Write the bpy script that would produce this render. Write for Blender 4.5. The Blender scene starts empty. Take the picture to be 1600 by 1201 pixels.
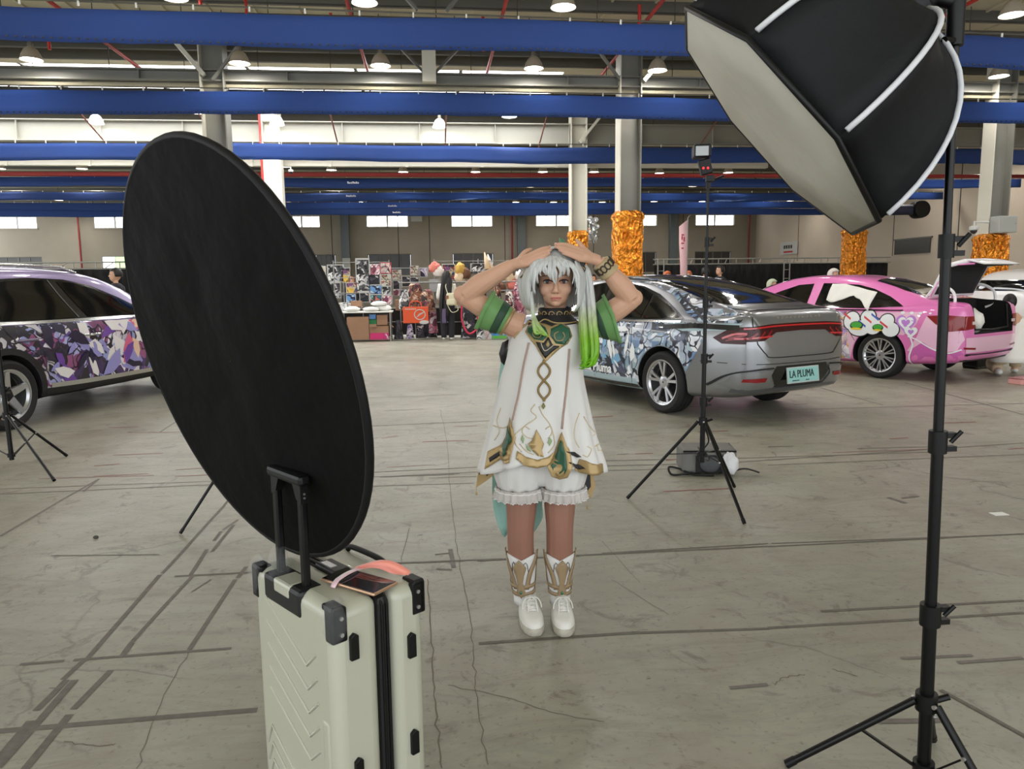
import bpy, bmesh, math, random
from math import sin, cos, pi, radians as RAD
from mathutils import Vector, Matrix, noise
from mathutils.bvhtree import BVHTree
random.seed(7)
SC = bpy.context.scene
COL = SC.collection

# ------------------------------------------------------------------ camera, light, exposure
F_PX = 1180.0
CAM_H, YAW, PITCH, ROLL = 1.43, RAD(6.0), RAD(7.8), 0.012
_f = Vector((sin(YAW)*cos(PITCH), cos(YAW)*cos(PITCH), -sin(PITCH)))
_r0 = Vector((cos(YAW), -sin(YAW), 0)); _u0 = _r0.cross(_f)
_r = cos(ROLL)*_r0 - sin(ROLL)*_u0; _u = sin(ROLL)*_r0 + cos(ROLL)*_u0
_cd = bpy.data.cameras.new('camera'); _cd.sensor_fit = 'HORIZONTAL'; _cd.sensor_width = 36
_cd.lens = F_PX/1600*36; _cd.clip_start = 0.05; _cd.clip_end = 300
_cam = bpy.data.objects.new('camera', _cd); COL.objects.link(_cam)
_cam.matrix_world = Matrix(((_r.x,_u.x,-_f.x,0),(_r.y,_u.y,-_f.y,0),(_r.z,_u.z,-_f.z,CAM_H),(0,0,0,1)))
SC.camera = _cam
SC.view_settings.view_transform = 'Standard'; SC.view_settings.look = 'None'
SC.view_settings.gamma = 1; SC.view_settings.use_curve_mapping = False
SC.view_settings.exposure = 0.18
_w = bpy.data.worlds.new('overcast_sky'); SC.world = _w; _w.use_nodes = True
_bg = _w.node_tree.nodes['Background']; _bg.inputs[0].default_value = (0.93, 0.97, 1.0, 1); _bg.inputs[1].default_value = 2.45
LAMP_W = 30.0          # watts of each high-bay lamp
SKYLIGHT = 7.5        # emission of the roof-light glazing
WINDOW_E = 6.0

# ------------------------------------------------------------------ helpers
def lin(c):
    c = c/255.0
    return c/12.92 if c <= 0.04045 else ((c+0.055)/1.055)**2.4
def rgb(r, g, b): return (lin(r), lin(g), lin(b), 1)
MATS = {}
def mat(name, col, rough=0.6, metal=0.0, spec=0.5, coat=0.0, alpha=1.0, emit=None, estr=0.0, trans=0.0, sheen=0.0, bump=None, var=None):
    """principled material; bump=(scale, strength, distance); var=(scale, amount) value noise on the colour"""
    if name in MATS: return MATS[name]
    m = bpy.data.materials.new(name); m.use_nodes = True
    nt = m.node_tree; b = nt.nodes['Principled BSDF']
    b.inputs['Base Color'].default_value = col; b.inputs['Roughness'].default_value = rough
    b.inputs['Metallic'].default_value = metal; b.inputs['Specular IOR Level'].default_value = spec
    b.inputs['Coat Weight'].default_value = coat; b.inputs['Coat Roughness'].default_value = 0.05
    b.inputs['Alpha'].default_value = alpha; b.inputs['Transmission Weight'].default_value = trans
    b.inputs['Sheen Weight'].default_value = sheen
    if emit: b.inputs['Emission Color'].default_value = emit; b.inputs['Emission Strength'].default_value = estr
    tc = None
    if bump or var:
        tc = nt.nodes.new('ShaderNodeTexCoord')
    if var:
        n = nt.nodes.new('ShaderNodeTexNoise'); n.inputs['Scale'].default_value = var[0]; n.inputs['Detail'].default_value = 4
        nt.links.new(tc.outputs['Object'], n.inputs['Vector'])
        mx = nt.nodes.new('ShaderNodeMixRGB'); mx.blend_type = 'MULTIPLY'; mx.inputs[0].default_value = 1
        rp = nt.nodes.new('ShaderNodeValToRGB'); e = rp.color_ramp.elements
        a = 1-var[1]; e[0].position = .3; e[0].color = (a, a, a, 1); e[1].position = .7; e[1].color = (1, 1, 1, 1)
        nt.links.new(n.outputs['Fac'], rp.inputs[0]); nt.links.new(rp.outputs[0], mx.inputs[2])
        mx.inputs[1].default_value = col; nt.links.new(mx.outputs[0], b.inputs['Base Color'])
    if bump:
        n = nt.nodes.new('ShaderNodeTexNoise'); n.inputs['Scale'].default_value = bump[0]; n.inputs['Detail'].default_value = 3
        nt.links.new(tc.outputs['Object'], n.inputs['Vector'])
        bp = nt.nodes.new('ShaderNodeBump'); bp.inputs['Strength'].default_value = bump[1]; bp.inputs['Distance'].default_value = bump[2]
        nt.links.new(n.outputs['Fac'], bp.inputs['Height']); nt.links.new(bp.outputs[0], b.inputs['Normal'])
    MATS[name] = m
    return m

class MB:
    """collects shapes into one mesh object"""
    def __init__(s): s.v = []; s.f = []
    def add(s, vs, fs):
        o = len(s.v); s.v += [tuple(v) for v in vs]; s.f += [tuple(i+o for i in f) for f in fs]; return s
    def box(s, c, d, rot=None):
        x, y, z = d[0]/2, d[1]/2, d[2]/2
        vs = [Vector(p) for p in ((-x,-y,-z),(x,-y,-z),(x,y,-z),(-x,y,-z),(-x,-y,z),(x,-y,z),(x,y,z),(-x,y,z))]
        if rot is not None: vs = [rot @ p for p in vs]
        c = Vector(c)
        return s.add([p+c for p in vs], [(0,3,2,1),(4,5,6,7),(0,1,5,4),(1,2,6,5),(2,3,7,6),(3,0,4,7)])
    def bbox(s, a, b): return s.box([(a[i]+b[i])/2 for i in range(3)], [abs(b[i]-a[i]) for i in range(3)])
    def tube(s, pts, r, n=8, cap=True, closed=False, flat=None):
        """tube along points; r a number or a list; flat=(axis, factor) squashes the section"""
        pts = [Vector(p) for p in pts]; m = len(pts)
        if not isinstance(r, (list, tuple)): r = [r]*m
        t0 = (pts[1]-pts[0]).normalized()
        a = t0.orthogonal().normalized() if abs(t0.z) > .95 else t0.cross(Vector((0,0,1))).normalized()
        vs = []
        for i, p in enumerate(pts):
            if closed: t = pts[(i+1) % m]-pts[i-1]
            elif i == 0: t = pts[1]-pts[0]
            elif i == m-1: t = pts[-1]-pts[-2]
            else: t = (pts[i+1]-p).normalized()+(p-pts[i-1]).normalized()
            t = t.normalized() if t.length > 1e-9 else t0
            a = a-t*a.dot(t); a = a.normalized() if a.length > 1e-6 else t.orthogonal().normalized()
            b = t.cross(a)
            for k in range(n):
                w = 2*pi*k/n
                d = (a*cos(w)+b*sin(w))*r[i]
                if flat is not None:
                    ax = Vector(flat[0]); d = d-ax*d.dot(ax)*(1-flat[1])
                vs.append(p+d)
        fs = []
        for i in range(m if closed else m-1):
            j = (i+1) % m
            for k in range(n): fs.append((i*n+k, i*n+(k+1) % n, j*n+(k+1) % n, j*n+k))
        if cap and not closed: fs += [tuple(range(n))[::-1], tuple((m-1)*n+k for k in range(n))]
        return s.add(vs, fs)
    def lathe(s, prof, n=16, c=(0,0,0), axis='z', rot=None, cap=True):
        """prof: list of (radius, height)"""
        vs = []; c = Vector(c)
        for r, h in prof:
            for k in range(n):
                w = 2*pi*k/n; p = Vector((r*cos(w), r*sin(w), h))
                if axis == 'y': p = Vector((p.x, p.z, -p.y))
                elif axis == 'x': p = Vector((p.z, p.x, p.y))
                if rot is not None: p = rot @ p
                vs.append(p+c)
        m = len(prof); fs = []
        for i in range(m-1):
            for k in range(n): fs.append((i*n+k, i*n+(k+1) % n, (i+1)*n+(k+1) % n, (i+1)*n+k))
        if cap: fs += [tuple(range(n))[::-1], tuple((m-1)*n+k for k in range(n))]
        return s.add(vs, fs)
    def ball(s, c, r, n=12, m=8, rot=None):
        rx, ry, rz = r if isinstance(r, (tuple, list)) else (r, r, r)
        vs = []; c = Vector(c)
        for i in range(1, m):
            a = pi*i/m
            for k in range(n):
                w = 2*pi*k/n; p = Vector((rx*sin(a)*cos(w), ry*sin(a)*sin(w), rz*cos(a)))
                vs.append((rot @ p if rot is not None else p)+c)
        t = Vector((0,0,rz)); b = Vector((0,0,-rz))
        vs += [(rot @ t if rot is not None else t)+c, (rot @ b if rot is not None else b)+c]
        fs = [((i)*n+k, (i+1)*n+k, (i+1)*n+(k+1) % n, i*n+(k+1) % n) for i in range(m-2) for k in range(n)]
        T = (m-1)*n
        fs += [(T, k, (k+1) % n) for k in range(n)]+[(T+1, (m-2)*n+(k+1) % n, (m-2)*n+k) for k in range(n)]
        return s.add(vs, fs)
    def grid(s, P, close_u=False, close_v=False):
        """P[i][j] points"""
        m, n = len(P), len(P[0]); vs = [p for row in P for p in row]; fs = []
        for i in range(m if close_u else m-1):
            for j in range(n if close_v else n-1):
                fs.append((i*n+j, i*n+(j+1) % n, ((i+1) % m)*n+(j+1) % n, ((i+1) % m)*n+j))
        return s.add(vs, fs)
    def prism(s, poly, h, M=None):
        """poly in local xy extruded 0..h in z, then moved by matrix M"""
        n = len(poly); vs = [Vector((x, y, 0)) for x, y in poly]+[Vector((x, y, h)) for x, y in poly]
        if M is not None: vs = [M @ v for v in vs]
        return s.add(vs, [tuple(range(n))[::-1], tuple(range(n, 2*n))]+[(i, (i+1) % n, n+(i+1) % n, n+i) for i in range(n)])
    def mesh(s, name, m=None, smooth=None):
        me = bpy.data.meshes.new(name); me.from_pydata([tuple(v) for v in s.v], [], s.f); me.update()
        if m is not None: me.materials.append(m)
        if smooth is not None:
            me.polygons.foreach_set('use_smooth', [True]*len(me.polygons))
            if smooth < 179: me.set_sharp_from_angle(angle=RAD(smooth))
        return me
    def build(s, name, m, parent=None, smooth=None, label=None, cat=None, group=None, kind=None, solid=0, subsurf=0, bevel=0):
        o = bpy.data.objects.new(name, s.mesh(name, m, smooth)); COL.objects.link(o)
        if parent is not None: o.parent = parent
        if subsurf:
            md = o.modifiers.new('subsurf', 'SUBSURF'); md.levels = md.render_levels = subsurf
        if solid:
            md = o.modifiers.new('solid', 'SOLIDIFY'); md.thickness = solid; md.offset = 0
        if bevel:
            md = o.modifiers.new('bevel', 'BEVEL'); md.width = bevel; md.segments = 2; md.limit_method = 'ANGLE'
        tag(o, label, cat, group, kind)
        return o
def tag(o, label=None, cat=None, group=None, kind=None):
    if label: o['label'] = label
    if cat: o['category'] = cat
    if group: o['group'] = group
    if kind: o['kind'] = kind
    return o
def thing(name, label, cat, loc=(0,0,0), rz=0, group=None):
    o = bpy.data.objects.new(name, None); COL.objects.link(o); o.empty_display_size = 0.1
    o.location = loc; o.rotation_euler = (0, 0, rz)
    return tag(o, label, cat, group)
def dup(root, loc=None, rz=None, label=None, group=None, parent=None, scale=None):
    r = root.copy(); COL.objects.link(r)
    if parent is not None: r.parent = parent
    if loc is not None: r.location = loc
    if rz is not None: r.rotation_euler = (0, 0, rz)
    if scale is not None: r.scale = scale if isinstance(scale, tuple) else (scale,)*3
    if label: r['label'] = label
    if group: r['group'] = group
    for ch in list(root.children): dup(ch, parent=r)
    return r
def inst(name, me, parent=None, loc=None, rot=None, scale=None):
    o = bpy.data.objects.new(name, me); COL.objects.link(o)
    if parent is not None: o.parent = parent
    if loc is not None: o.location = loc
    if rot is not None: o.rotation_euler = rot
    if scale is not None: o.scale = scale
    return o
def text_mesh(name, s, size, depth, m, parent=None, M=None, bold=0.0, align='CENTER'):
    cu = bpy.data.curves.new(name, 'FONT'); cu.body = s; cu.size = size; cu.extrude = depth; cu.offset = bold
    cu.align_x = align; cu.align_y = 'CENTER'; cu.resolution_u = 3
    t = bpy.data.objects.new(name, cu); COL.objects.link(t)
    me = bpy.data.meshes.new_from_object(t.evaluated_get(bpy.context.evaluated_depsgraph_get()))
    bpy.data.objects.remove(t); me.materials.clear(); me.materials.append(m)
    o = bpy.data.objects.new(name, me); COL.objects.link(o)
    if M is not None: me.transform(M)
    if parent is not None: o.parent = parent
    return o
def bez(p0, p1, p2, p3, n=8):
    p0, p1, p2, p3 = map(Vector, (p0, p1, p2, p3)); out = []
    for i in range(n+1):
        t = i/n; q = 1-t
        out.append(q*q*q*p0+3*q*q*t*p1+3*q*t*t*p2+t*t*t*p3)
    return out
def spline(P, n=6):
    """Catmull-Rom through points"""
    P = [Vector(p) for p in P]; out = []
    for i in range(len(P)-1):
        a = P[max(i-1, 0)]; b = P[i]; c = P[i+1]; d = P[min(i+2, len(P)-1)]
        for k in range(n):
            t = k/n
            out.append(.5*((2*b)+(c-a)*t+(2*a-5*b+4*c-d)*t*t+(3*b-a-3*c+d)*t*t*t))
    out.append(P[-1]); return out
def lerp(a, b, t): return a+(b-a)*t
def interp(tab, x):
    """piecewise smooth interpolation of rows (x, v1, v2, ...)"""
    if x <= tab[0][0]: return list(tab[0][1:])
    if x >= tab[-1][0]: return list(tab[-1][1:])
    for i in range(len(tab)-1):
        if x <= tab[i+1][0]:
            a = tab[max(i-1, 0)]; b = tab[i]; c = tab[i+1]; d = tab[min(i+2, len(tab)-1)]
            h = c[0]-b[0]; t = (x-b[0])/h; out = []
            for k in range(1, len(b)):
                dl = (c[k]-b[k])/h
                def tang(p, q, r):
                    if q is p or q is r: return dl
                    s1 = (q[k]-p[k])/(q[0]-p[0]); s2 = (r[k]-q[k])/(r[0]-q[0])
                    return 0 if s1*s2 <= 0 else 2*s1*s2/(s1+s2)
                m0 = tang(a, b, c); m1 = tang(b, c, d)
                t2, t3 = t*t, t*t*t
                out.append((2*t3-3*t2+1)*b[k]+(t3-2*t2+t)*h*m0+(-2*t3+3*t2)*c[k]+(t3-t2)*h*m1)
            return out
BLACK = mat('black_plastic', rgb(9,9,10), 0.45, spec=.3)
BLACKM = mat('black_satin_metal', rgb(7,7,8), 0.35, spec=0.3)
CHROME = mat('chrome', rgb(210,212,215), 0.15, metal=1)
# ------------------------------------------------------------------ hall shell
XL, XR, YB, YN, ZC = -27.0, 22.0, 50.0, -7.0, 6.5
def floor_material():
    m = bpy.data.materials.new('worn_concrete'); m.use_nodes = True; nt = m.node_tree; L = nt.links.new
    b = nt.nodes['Principled BSDF']; tc = nt.nodes.new('ShaderNodeTexCoord')
    def nz(scale, detail=5, rough=.6, sx=1, sy=1, dist=0):
        mp = nt.nodes.new('ShaderNodeMapping'); mp.inputs['Scale'].default_value = (sx, sy, 1); L(tc.outputs['Object'], mp.inputs[0])
        n = nt.nodes.new('ShaderNodeTexNoise'); n.inputs['Scale'].default_value = scale; n.inputs['Detail'].default_value = detail
        n.inputs['Roughness'].default_value = rough; n.inputs['Distortion'].default_value = dist; L(mp.outputs[0], n.inputs['Vector']); return n.outputs['Fac']
    def ramp(x, stops):
        r = nt.nodes.new('ShaderNodeValToRGB'); e = r.color_ramp.elements
        e[0].position, e[0].color = stops[0]; e[1].position, e[1].color = stops[-1]
        for p, c in stops[1:-1]: k = e.new(p); k.color = c
        L(x, r.inputs[0]); return r.outputs[0]
    def mix(fac, a, c, mode='MIX'):
        x = nt.nodes.new('ShaderNodeMixRGB'); x.blend_type = mode
        if isinstance(fac, float): x.inputs[0].default_value = fac
        else: L(fac, x.inputs[0])
        L(a, x.inputs[1])
        if isinstance(c, tuple): x.inputs[2].default_value = c
        else: L(c, x.inputs[2])
        return x.outputs[0]
    g = lambda v: (v, v, v, 1)
    base = ramp(nz(.55, 6), [(.3, rgb(142,141,126)), (.5, rgb(156,154,140)), (.72, rgb(170,166,153))])
    base = mix(ramp(nz(1.7, 5, .65, dist=.6), [(.44, g(0)), (.74, g(.65))]), base, rgb(136,126,112))
    base = mix(ramp(nz(3.4, 6, .7, 1, 1.6, .8), [(.54, g(0)), (.7, g(.5))]), base, rgb(126,130,114))
    # broom streaks along x, fine speckle, dark rubbed stains
    base = mix(ramp(nz(2.2, 7, .72, .75, 2.4, 1.5), [(.48, g(0)), (.72, g(.5))]), base, rgb(112,104,92))
    base = mix(ramp(nz(34, 3, .6), [(.58, g(0)), (.74, g(.55))]), base, rgb(98,90,80))
    base = mix(ramp(nz(4.2, 8, .72, dist=1.2), [(.57, g(0)), (.63, g(.45)), (.72, g(.65))]), base, rgb(96,86,78))
    base = mix(ramp(nz(7.5, 4, .6), [(.70, g(0)), (.725, g(.7))]), base, rgb(66,62,57))
    # hairline cracks
    v = nt.nodes.new('ShaderNodeTexVoronoi'); v.feature = 'DISTANCE_TO_EDGE'; v.inputs['Scale'].default_value = .55
    mp = nt.nodes.new('ShaderNodeMapping'); L(tc.outputs['Object'], mp.inputs[0])
    wn = nt.nodes.new('ShaderNodeTexNoise'); wn.inputs['Scale'].default_value = 2.2; wn.inputs['Detail'].default_value = 6
    L(tc.outputs['Object'], wn.inputs['Vector'])
    av = nt.nodes.new('ShaderNodeMixRGB'); av.blend_type = 'ADD'; av.inputs[0].default_value = .5
    L(mp.outputs[0], av.inputs[1]); L(wn.outputs['Color'], av.inputs[2]); L(av.outputs[0], v.inputs['Vector'])
    crack = ramp(v.outputs['Distance'], [(0.0, g(.55)), (.006, g(0))])
    cm = nt.nodes.new('ShaderNodeMath'); cm.operation = 'MULTIPLY'; L(crack, cm.inputs[0]); L(ramp(nz(.9, 3), [(.5, g(0)), (.6, g(1))]), cm.inputs[1])
    base = mix(cm.outputs[0], base, rgb(80,74,66))
    L(base, b.inputs['Base Color'])
    L(ramp(nz(1.4, 5), [(.3, g(.30)), (.7, g(.48))]), b.inputs['Roughness'])
    b.inputs['Specular IOR Level'].default_value = .45
    bp = nt.nodes.new('ShaderNodeBump'); bp.inputs['Strength'].default_value = .12; bp.inputs['Distance'].default_value = .01
    L(nz(9, 5), bp.inputs['Height']); L(bp.outputs[0], b.inputs['Normal'])
    return m
FLOOR = MB().bbox((XL,YN,-.2), (XR,YB,0)).build('floor', floor_material(), kind='structure', label='worn grey concrete hall floor with old tape marks')
tape_dark = mat('old_dark_tape', rgb(112,105,97), .6, var=(30, .35))
tape_pale = mat('old_grey_tape', rgb(124,116,112), .6, var=(30, .3))
tape_red = mat('old_red_tape', rgb(150,74,66), .55, var=(40, .3))
def gpx(u, v, z=0):
    d = _r*((u-800)/F_PX)-_u*((v-600.5)/F_PX)+_f
    return Vector((0, 0, CAM_H))+d*((z-CAM_H)/d.z)
def tape(a, b, w, m, k=[0]):
    """strip between two floor points, with slightly ragged edges"""
    a = Vector(a); b = Vector(b); d = (b-a); L = d.length; t = d/L; n = Vector((-t.y, t.x, 0)); k[0] += 1
    N = max(2, int(L/.25)); row = [[], []]
    for i in range(N+1):
        s = i/N; j = (noise.noise(Vector((k[0]*7.1, i*.9, 0)))*.16)*w; c = a.lerp(b, s)+n*noise.noise(Vector((k[0]*3.3, s*L*.6, 4)))*.012
        z = .0012+k[0]*.000012
        row[0].append(c-n*(w/2+j)+Vector((0,0,z))); row[1].append(c+n*(w/2-j)+Vector((0,0,z)))
    MB().grid(row).build('tape_strip', m, FLOOR)
D, Pk, Rd = tape_dark, tape_pale, tape_red
# floor points read off the photograph: (from, to, width in m, colour)
TAPES = [((-8,1142),(402,1109),.045,D),((30,1039),(100,1033),.03,D),((115,1031),(361,1014),.022,D),((250,898),(133,1032),.035,D),((133,1032),(100,1062),.035,D),
 ((350,790),(252,896),.03,D),((390,742),(350,790),.02,D),((105,1062),(57,1110),.04,D),((118,1062),(-5,1200),.045,D),((48,1126),(-6,1190),.045,D),((175,1047),(116,1108),.04,D),((111,1116),(40,1203),.045,D),
 ((300,900),(204,1005),.03,D),((204,1005),(190,1026),.04,D),((325,858),(300,898),.025,D),((365,820),(330,862),.022,D),((372,812),(348,828),.02,Pk),((345,830),(334,845),.03,D),((369,905),(296,1015),.032,D),((385,885),(371,903),.025,D),
 ((273,900),(402,893),.022,D),((0,838),(155,748),.022,Pk),((0,764),(330,752),.012,D),((0,772),(335,757),.012,D),((130,768),(155,748),.02,Pk),
 ((147,728),(187,725),.02,Rd),((176,711),(255,708),.016,Rd),((146,744),(232,740),.014,Rd),((60,748),(240,743),.012,Rd),((170,668),(216,667),.02,Rd),((200,676),(285,675),.016,Rd),((275,734),(322,731),.014,Rd),((273,744),(326,742),.014,Rd),((40,678),(160,672),.016,Pk),((250,675),(285,652),.03,Pk),((330,905),(300,925),.01,Pk),
 ((606,745),(718,740),.022,D),((594,745),(710,741),.018,D),((604,730),(680,726),.012,Rd),((575,738),(745,730),.014,D),((578,745),(745,737),.010,D),((670,747),(745,744),.012,D),((575,666),(765,657),.03,D),((660,690),(732,688),.024,Rd),((596,685),(622,681),.02,Rd),((710,666),(745,665),.02,Rd),((578,665),(606,665),.012,D),((573,760),(740,755),.012,Pk),((600,642),(662,639),.018,D),((575,622),(720,616),.02,Pk),
 ((703,858),(709,887),.04,Pk),((605,880),(720,876),.024,D),((660,878),(905,868),.018,D),((680,866),(702,864),.012,D),((682,889),(706,891),.02,Pk),((746,876),(798,873),.02,D),
 ((748,1005),(1000,988),.024,D),((1000,988),(1200,981),.022,D),((1200,981),(1600,957),.022,D),((1282,955),(1600,938),.022,D),((900,868),(1200,853),.02,D),((940,864),(1200,849),.014,D),((1200,854),(1600,834),.018,D),((1205,849),(1600,834),.012,D),
 ((1036,768),(1140,763),.016,Rd),((935,720),(1070,717),.016,D),((940,728),(1070,725),.016,D),((945,735),(1070,732),.012,D),((1040,719),(1066,717),.03,Rd),((964,710),(982,709),.03,D),((992,709),(1020,708),.03,Rd),((925,652),(958,650),.04,Rd),((1090,675),(1138,673),.024,Rd),
 ((1150,716),(1455,706),.014,D),((1150,722),(1600,692),.016,D),((1200,727),(1600,710),.012,D),((1300,707),(1470,701),.012,Rd),((1340,701),(1455,698),.014,D),((1390,686),(1420,684),.03,Rd),((1474,661),(1525,659),.024,Rd),((1575,702),(1600,700),.03,Rd),((1200,641),(1600,630),.03,Pk),((1240,632),(1262,631),.04,D),((1275,604),(1380,633),.03,Pk),((1415,598),(1600,648),.04,Pk),
 ((1470,1078),(1605,1152),.03,D),((1408,1029),(1520,1024),.022,Pk),((1497,1036),(1600,1029),.024,Pk),((1370,1128),(1470,1126),.04,Pk),((1388,777),(1416,786),.05,Pk),((1408,778),(1435,775),.04,Pk),((1200,698),(1240,697),.02,D),((1140,1075),(1200,1070),.03,Pk),((80,868),(250,866),.01,D)]
for a, b, w, m in TAPES: tape(gpx(*a), gpx(*b), w*(.62 if w >= .03 else .85), m)
crack_m = mat('floor_crack_dark', rgb(120,112,99), .9)
for ci, (pts, w) in enumerate((([(688,640),(698,690),(703,760),(711,830),(718,880),(734,960),(741,1040),(746,1100),(762,1195)],.006),([(668,905),(672,960),(676,1040),(682,1120),(690,1200)],.01),([(640,825),(628,870),(622,905)],.005),([(1000,910),(940,845)],.004),([(1045,960),(955,905)],.004),([(700,1070),(800,1092),(860,1112),(945,1128)],.006),([(1210,1070),(1225,1058),(1258,1054)],.008),([(1300,1045),(1340,1056)],.007),([(1515,753),(1545,752),(1578,762)],.014),([(300,1010),(250,1100),(215,1200)],.006),([(100,1158),(150,1165),(180,1162)],.008))):
    Q = spline([gpx(*q) for q in pts], 7); rows = [[], []]
    for i, q in enumerate(Q):
        t = (Q[min(i+1,len(Q)-1)]-Q[max(i-1,0)]).normalized(); n = Vector((-t.y,t.x,0)); q = q+n*.012*noise.noise(Vector((i*.8,ci*5,0))); k = w*.38*(.5+.5*noise.noise(Vector((i*1.3,ci*3,7))))+.0006
        rows[0].append(q-n*k+Vector((0,0,.0009))); rows[1].append(q+n*k+Vector((0,0,.0009)))
    MB().grid(rows).build('floor_crack', crack_m, FLOOR)
_p = gpx(1561, 803)
MB().box((_p.x,_p.y,.002), (.09,.06,.002)).build('paper_scrap', mat('white_paper', rgb(235,235,232), .7), label='small white scrap of paper lying on the right floor', cat='paper')
_p = gpx(150, 841)
MB().ball((_p.x,_p.y,.008), (.016,.012,.01), 7, 5).build('gravel_crumb', mat('grey_stone', rgb(70,68,62), .9), label='tiny dark crumb of gravel on the left floor', cat='stone')
# ceiling with a daylight opening between the two column rows
roof_m = mat('cream_roof_sheet', rgb(206,200,174), .6, var=(.8, .25))
SKY0, SKY1, SKYX = 19.2, 22.1, 3.4
CEIL = MB().bbox((XL,YN,ZC),(XR,SKY0,ZC+.12)).bbox((XL,SKY1,ZC),(XR,YB,ZC+.12)).bbox((SKYX,SKY0,ZC),(XR,SKY1,ZC+.12)).build('ceiling', roof_m, kind='structure', label='cream sheet roof of the hall seen from below')
rib = MB().bbox((-.02,0,-.04),(.02,7.9,0)).mesh('roof_rib', roof_m)
for i in range(28): inst('roof_rib', rib, CEIL, (-10.5+i*.82, 9.2, ZC))
pur_m = mat('grey_steel_purlin', rgb(96,95,88), .5, metal=.2)
pur = MB().bbox((XL,-.03,-.2),(XR,.03,0)).bbox((XL,-.03,-.2),(XR,.09,-.185)).mesh('purlin', pur_m)
for y in (9.5,11.0,13.1,14.4,15.6,16.3,17.2,18.0,24.2,25.9,27.4,28.9,31.2,33,34.4,36.5,38.5,40.5,42.5,44.5,46.5,48.5): inst('purlin', pur, CEIL, (0,y,ZC))
sky_m = mat('bright_rooflight_glazing', rgb(250,250,250), .5, emit=(0.96,0.98,1,1), estr=SKYLIGHT)
SKYL = thing('skylight', 'long bright roof light strip between the two column rows', 'skylight'); SKYL['kind'] = 'structure'
_n = 12; _wd = (SKYX-XL)/_n
for i in range(_n): MB().bbox((XL+i*_wd+.04,SKY0,ZC+.06),(XL+(i+1)*_wd-.04,SKY1,ZC+.09)).build('glazing_panel', sky_m, SKYL)
for i in range(1,_n): MB().bbox((XL+i*_wd-.04,SKY0,ZC),(XL+i*_wd+.04,SKY1,ZC+.1)).build('glazing_bar', pur_m, SKYL)
# walls
wall_m = mat('grey_plaster_wall', rgb(162,153,138), .85, var=(.35, .22), bump=(18,.2,.01))
def wins(x0, x1, z0, z1): return (x0, x1, z0, z1)
k = 1.25
WIN_X = [(-26.2,-23.9),(-20.6,-18.1),(-14.4,-11.8),(-9.2,-6.9),(-4.0,-1.33),(1.42,4.12),(6.95,9.7),(12.3,15.1),(17.75,20.45)]
WZ0, WZ1, LZ0, LZ1 = 4.95, 5.68, 1.9, 3.25
def wall_with_holes(name, x0, x1, z1, holes, y0, y1, m, label):
    b = MB(); xs = sorted({x0, x1, *[h[0] for h in holes], *[h[1] for h in holes]}); zs = sorted({0, z1, *[h[2] for h in holes], *[h[3] for h in holes]})
    for i in range(len(xs)-1):
        run = None
        for j in range(len(zs)-1):
            cx, cz = (xs[i]+xs[i+1])/2, (zs[j]+zs[j+1])/2
            if any(h[0] < cx < h[1] and h[2] < cz < h[3] for h in holes):
                if run is not None: b.bbox((xs[i],y0,run),(xs[i+1],y1,zs[j])); run = None
            elif run is None: run = zs[j]
        if run is not None: b.bbox((xs[i],y0,run),(xs[i+1],y1,z1))
    return b.build(name, m, kind='structure', label=label)
holes = [(a, b, WZ0, WZ1) for a, b in WIN_X]
LOW_X = [(-26.6,-23.8),(-20.3,-17.3),(-7.3,-6.0),(-4.0,-1.2),(1.45,4.15),(12.3,15.1),(17.75,20.3)]
holes += [(a, b, LZ0, LZ1) for a, b in LOW_X]
WBACK = wall_with_holes('wall_back', XL, XR, ZC+.1, holes, YB, YB+.3, wall_m, 'grey plaster back wall with a row of high windows')
pane_m = mat('daylit_window_glass', rgb(245,248,250), .3, emit=(0.97,0.99,1,1), estr=WINDOW_E)
paneg_m = mat('window_glass_with_garden_green', rgb(150,190,120), .4, emit=(.5,.75,.35,1), estr=1.6)
paned_m = mat('dim_window_glass', rgb(58,56,52), .25, spec=.6)
frame_m = mat('white_window_frame', rgb(196,196,194), .5)
def window(n, x0, x1, z0, z1, panes, dim=False, label=''):
    w = thing('window_%d' % n, label, 'window', (0,0,0)); w['kind'] = 'structure'; del w['category']
    f = MB(); t = .05
    f.bbox((x0,YB+.05,z0),(x1,YB+.15,z0+t)).bbox((x0,YB+.05,z1-t),(x1,YB+.15,z1)).bbox((x0,YB+.05,z0+t),(x0+t,YB+.15,z1-t)).bbox((x1-t,YB+.05,z0+t),(x1,YB+.15,z1-t))
    f.build('window_frame', frame_m if not dim else pur_m, w); d = (x1-x0-2*t)/panes
    for i in range(panes):
        a = x0+t+i*d
        pm = (paned_m if dim else pane_m)
        if label.startswith('low bright') and i in (1, 2): pm = paneg_m
        MB().bbox((a+.015,YB+.09,z0+t),(a+d-.015,YB+.11,z1-t)).build('pane', pm, w)
        if i: MB().bbox((a-(.06 if i == panes//2 else .02),YB+.06,z0+t),(a+(.06 if i == panes//2 else .02),YB+.14,z1-t)).build('mullion', frame_m if not dim else pur_m, w)
    MB().bbox((x0-.06,YB-.06,z0-.06),(x1+.06,YB+.05,z0)).build('window_sill', wall_m, w)
nm = ['far left','second from the left end','third from the left end','just right of the left white column','above the tall poster board','above the stalls','above the white haired person','right of the foil wrapped column','above the pink feather flag']
for i, (a, b) in enumerate(WIN_X): window(i+1, a, b, WZ0, WZ1, 4, False, 'high bright four pane window, '+nm[i])
for i, (a, b) in enumerate(LOW_X): window(10+i, a, b, LZ0, LZ1, 4, i != 1, ('low bright window showing green garden' if i == 1 else 'low dim window under high window number %d from the left' % (i+1)))
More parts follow.
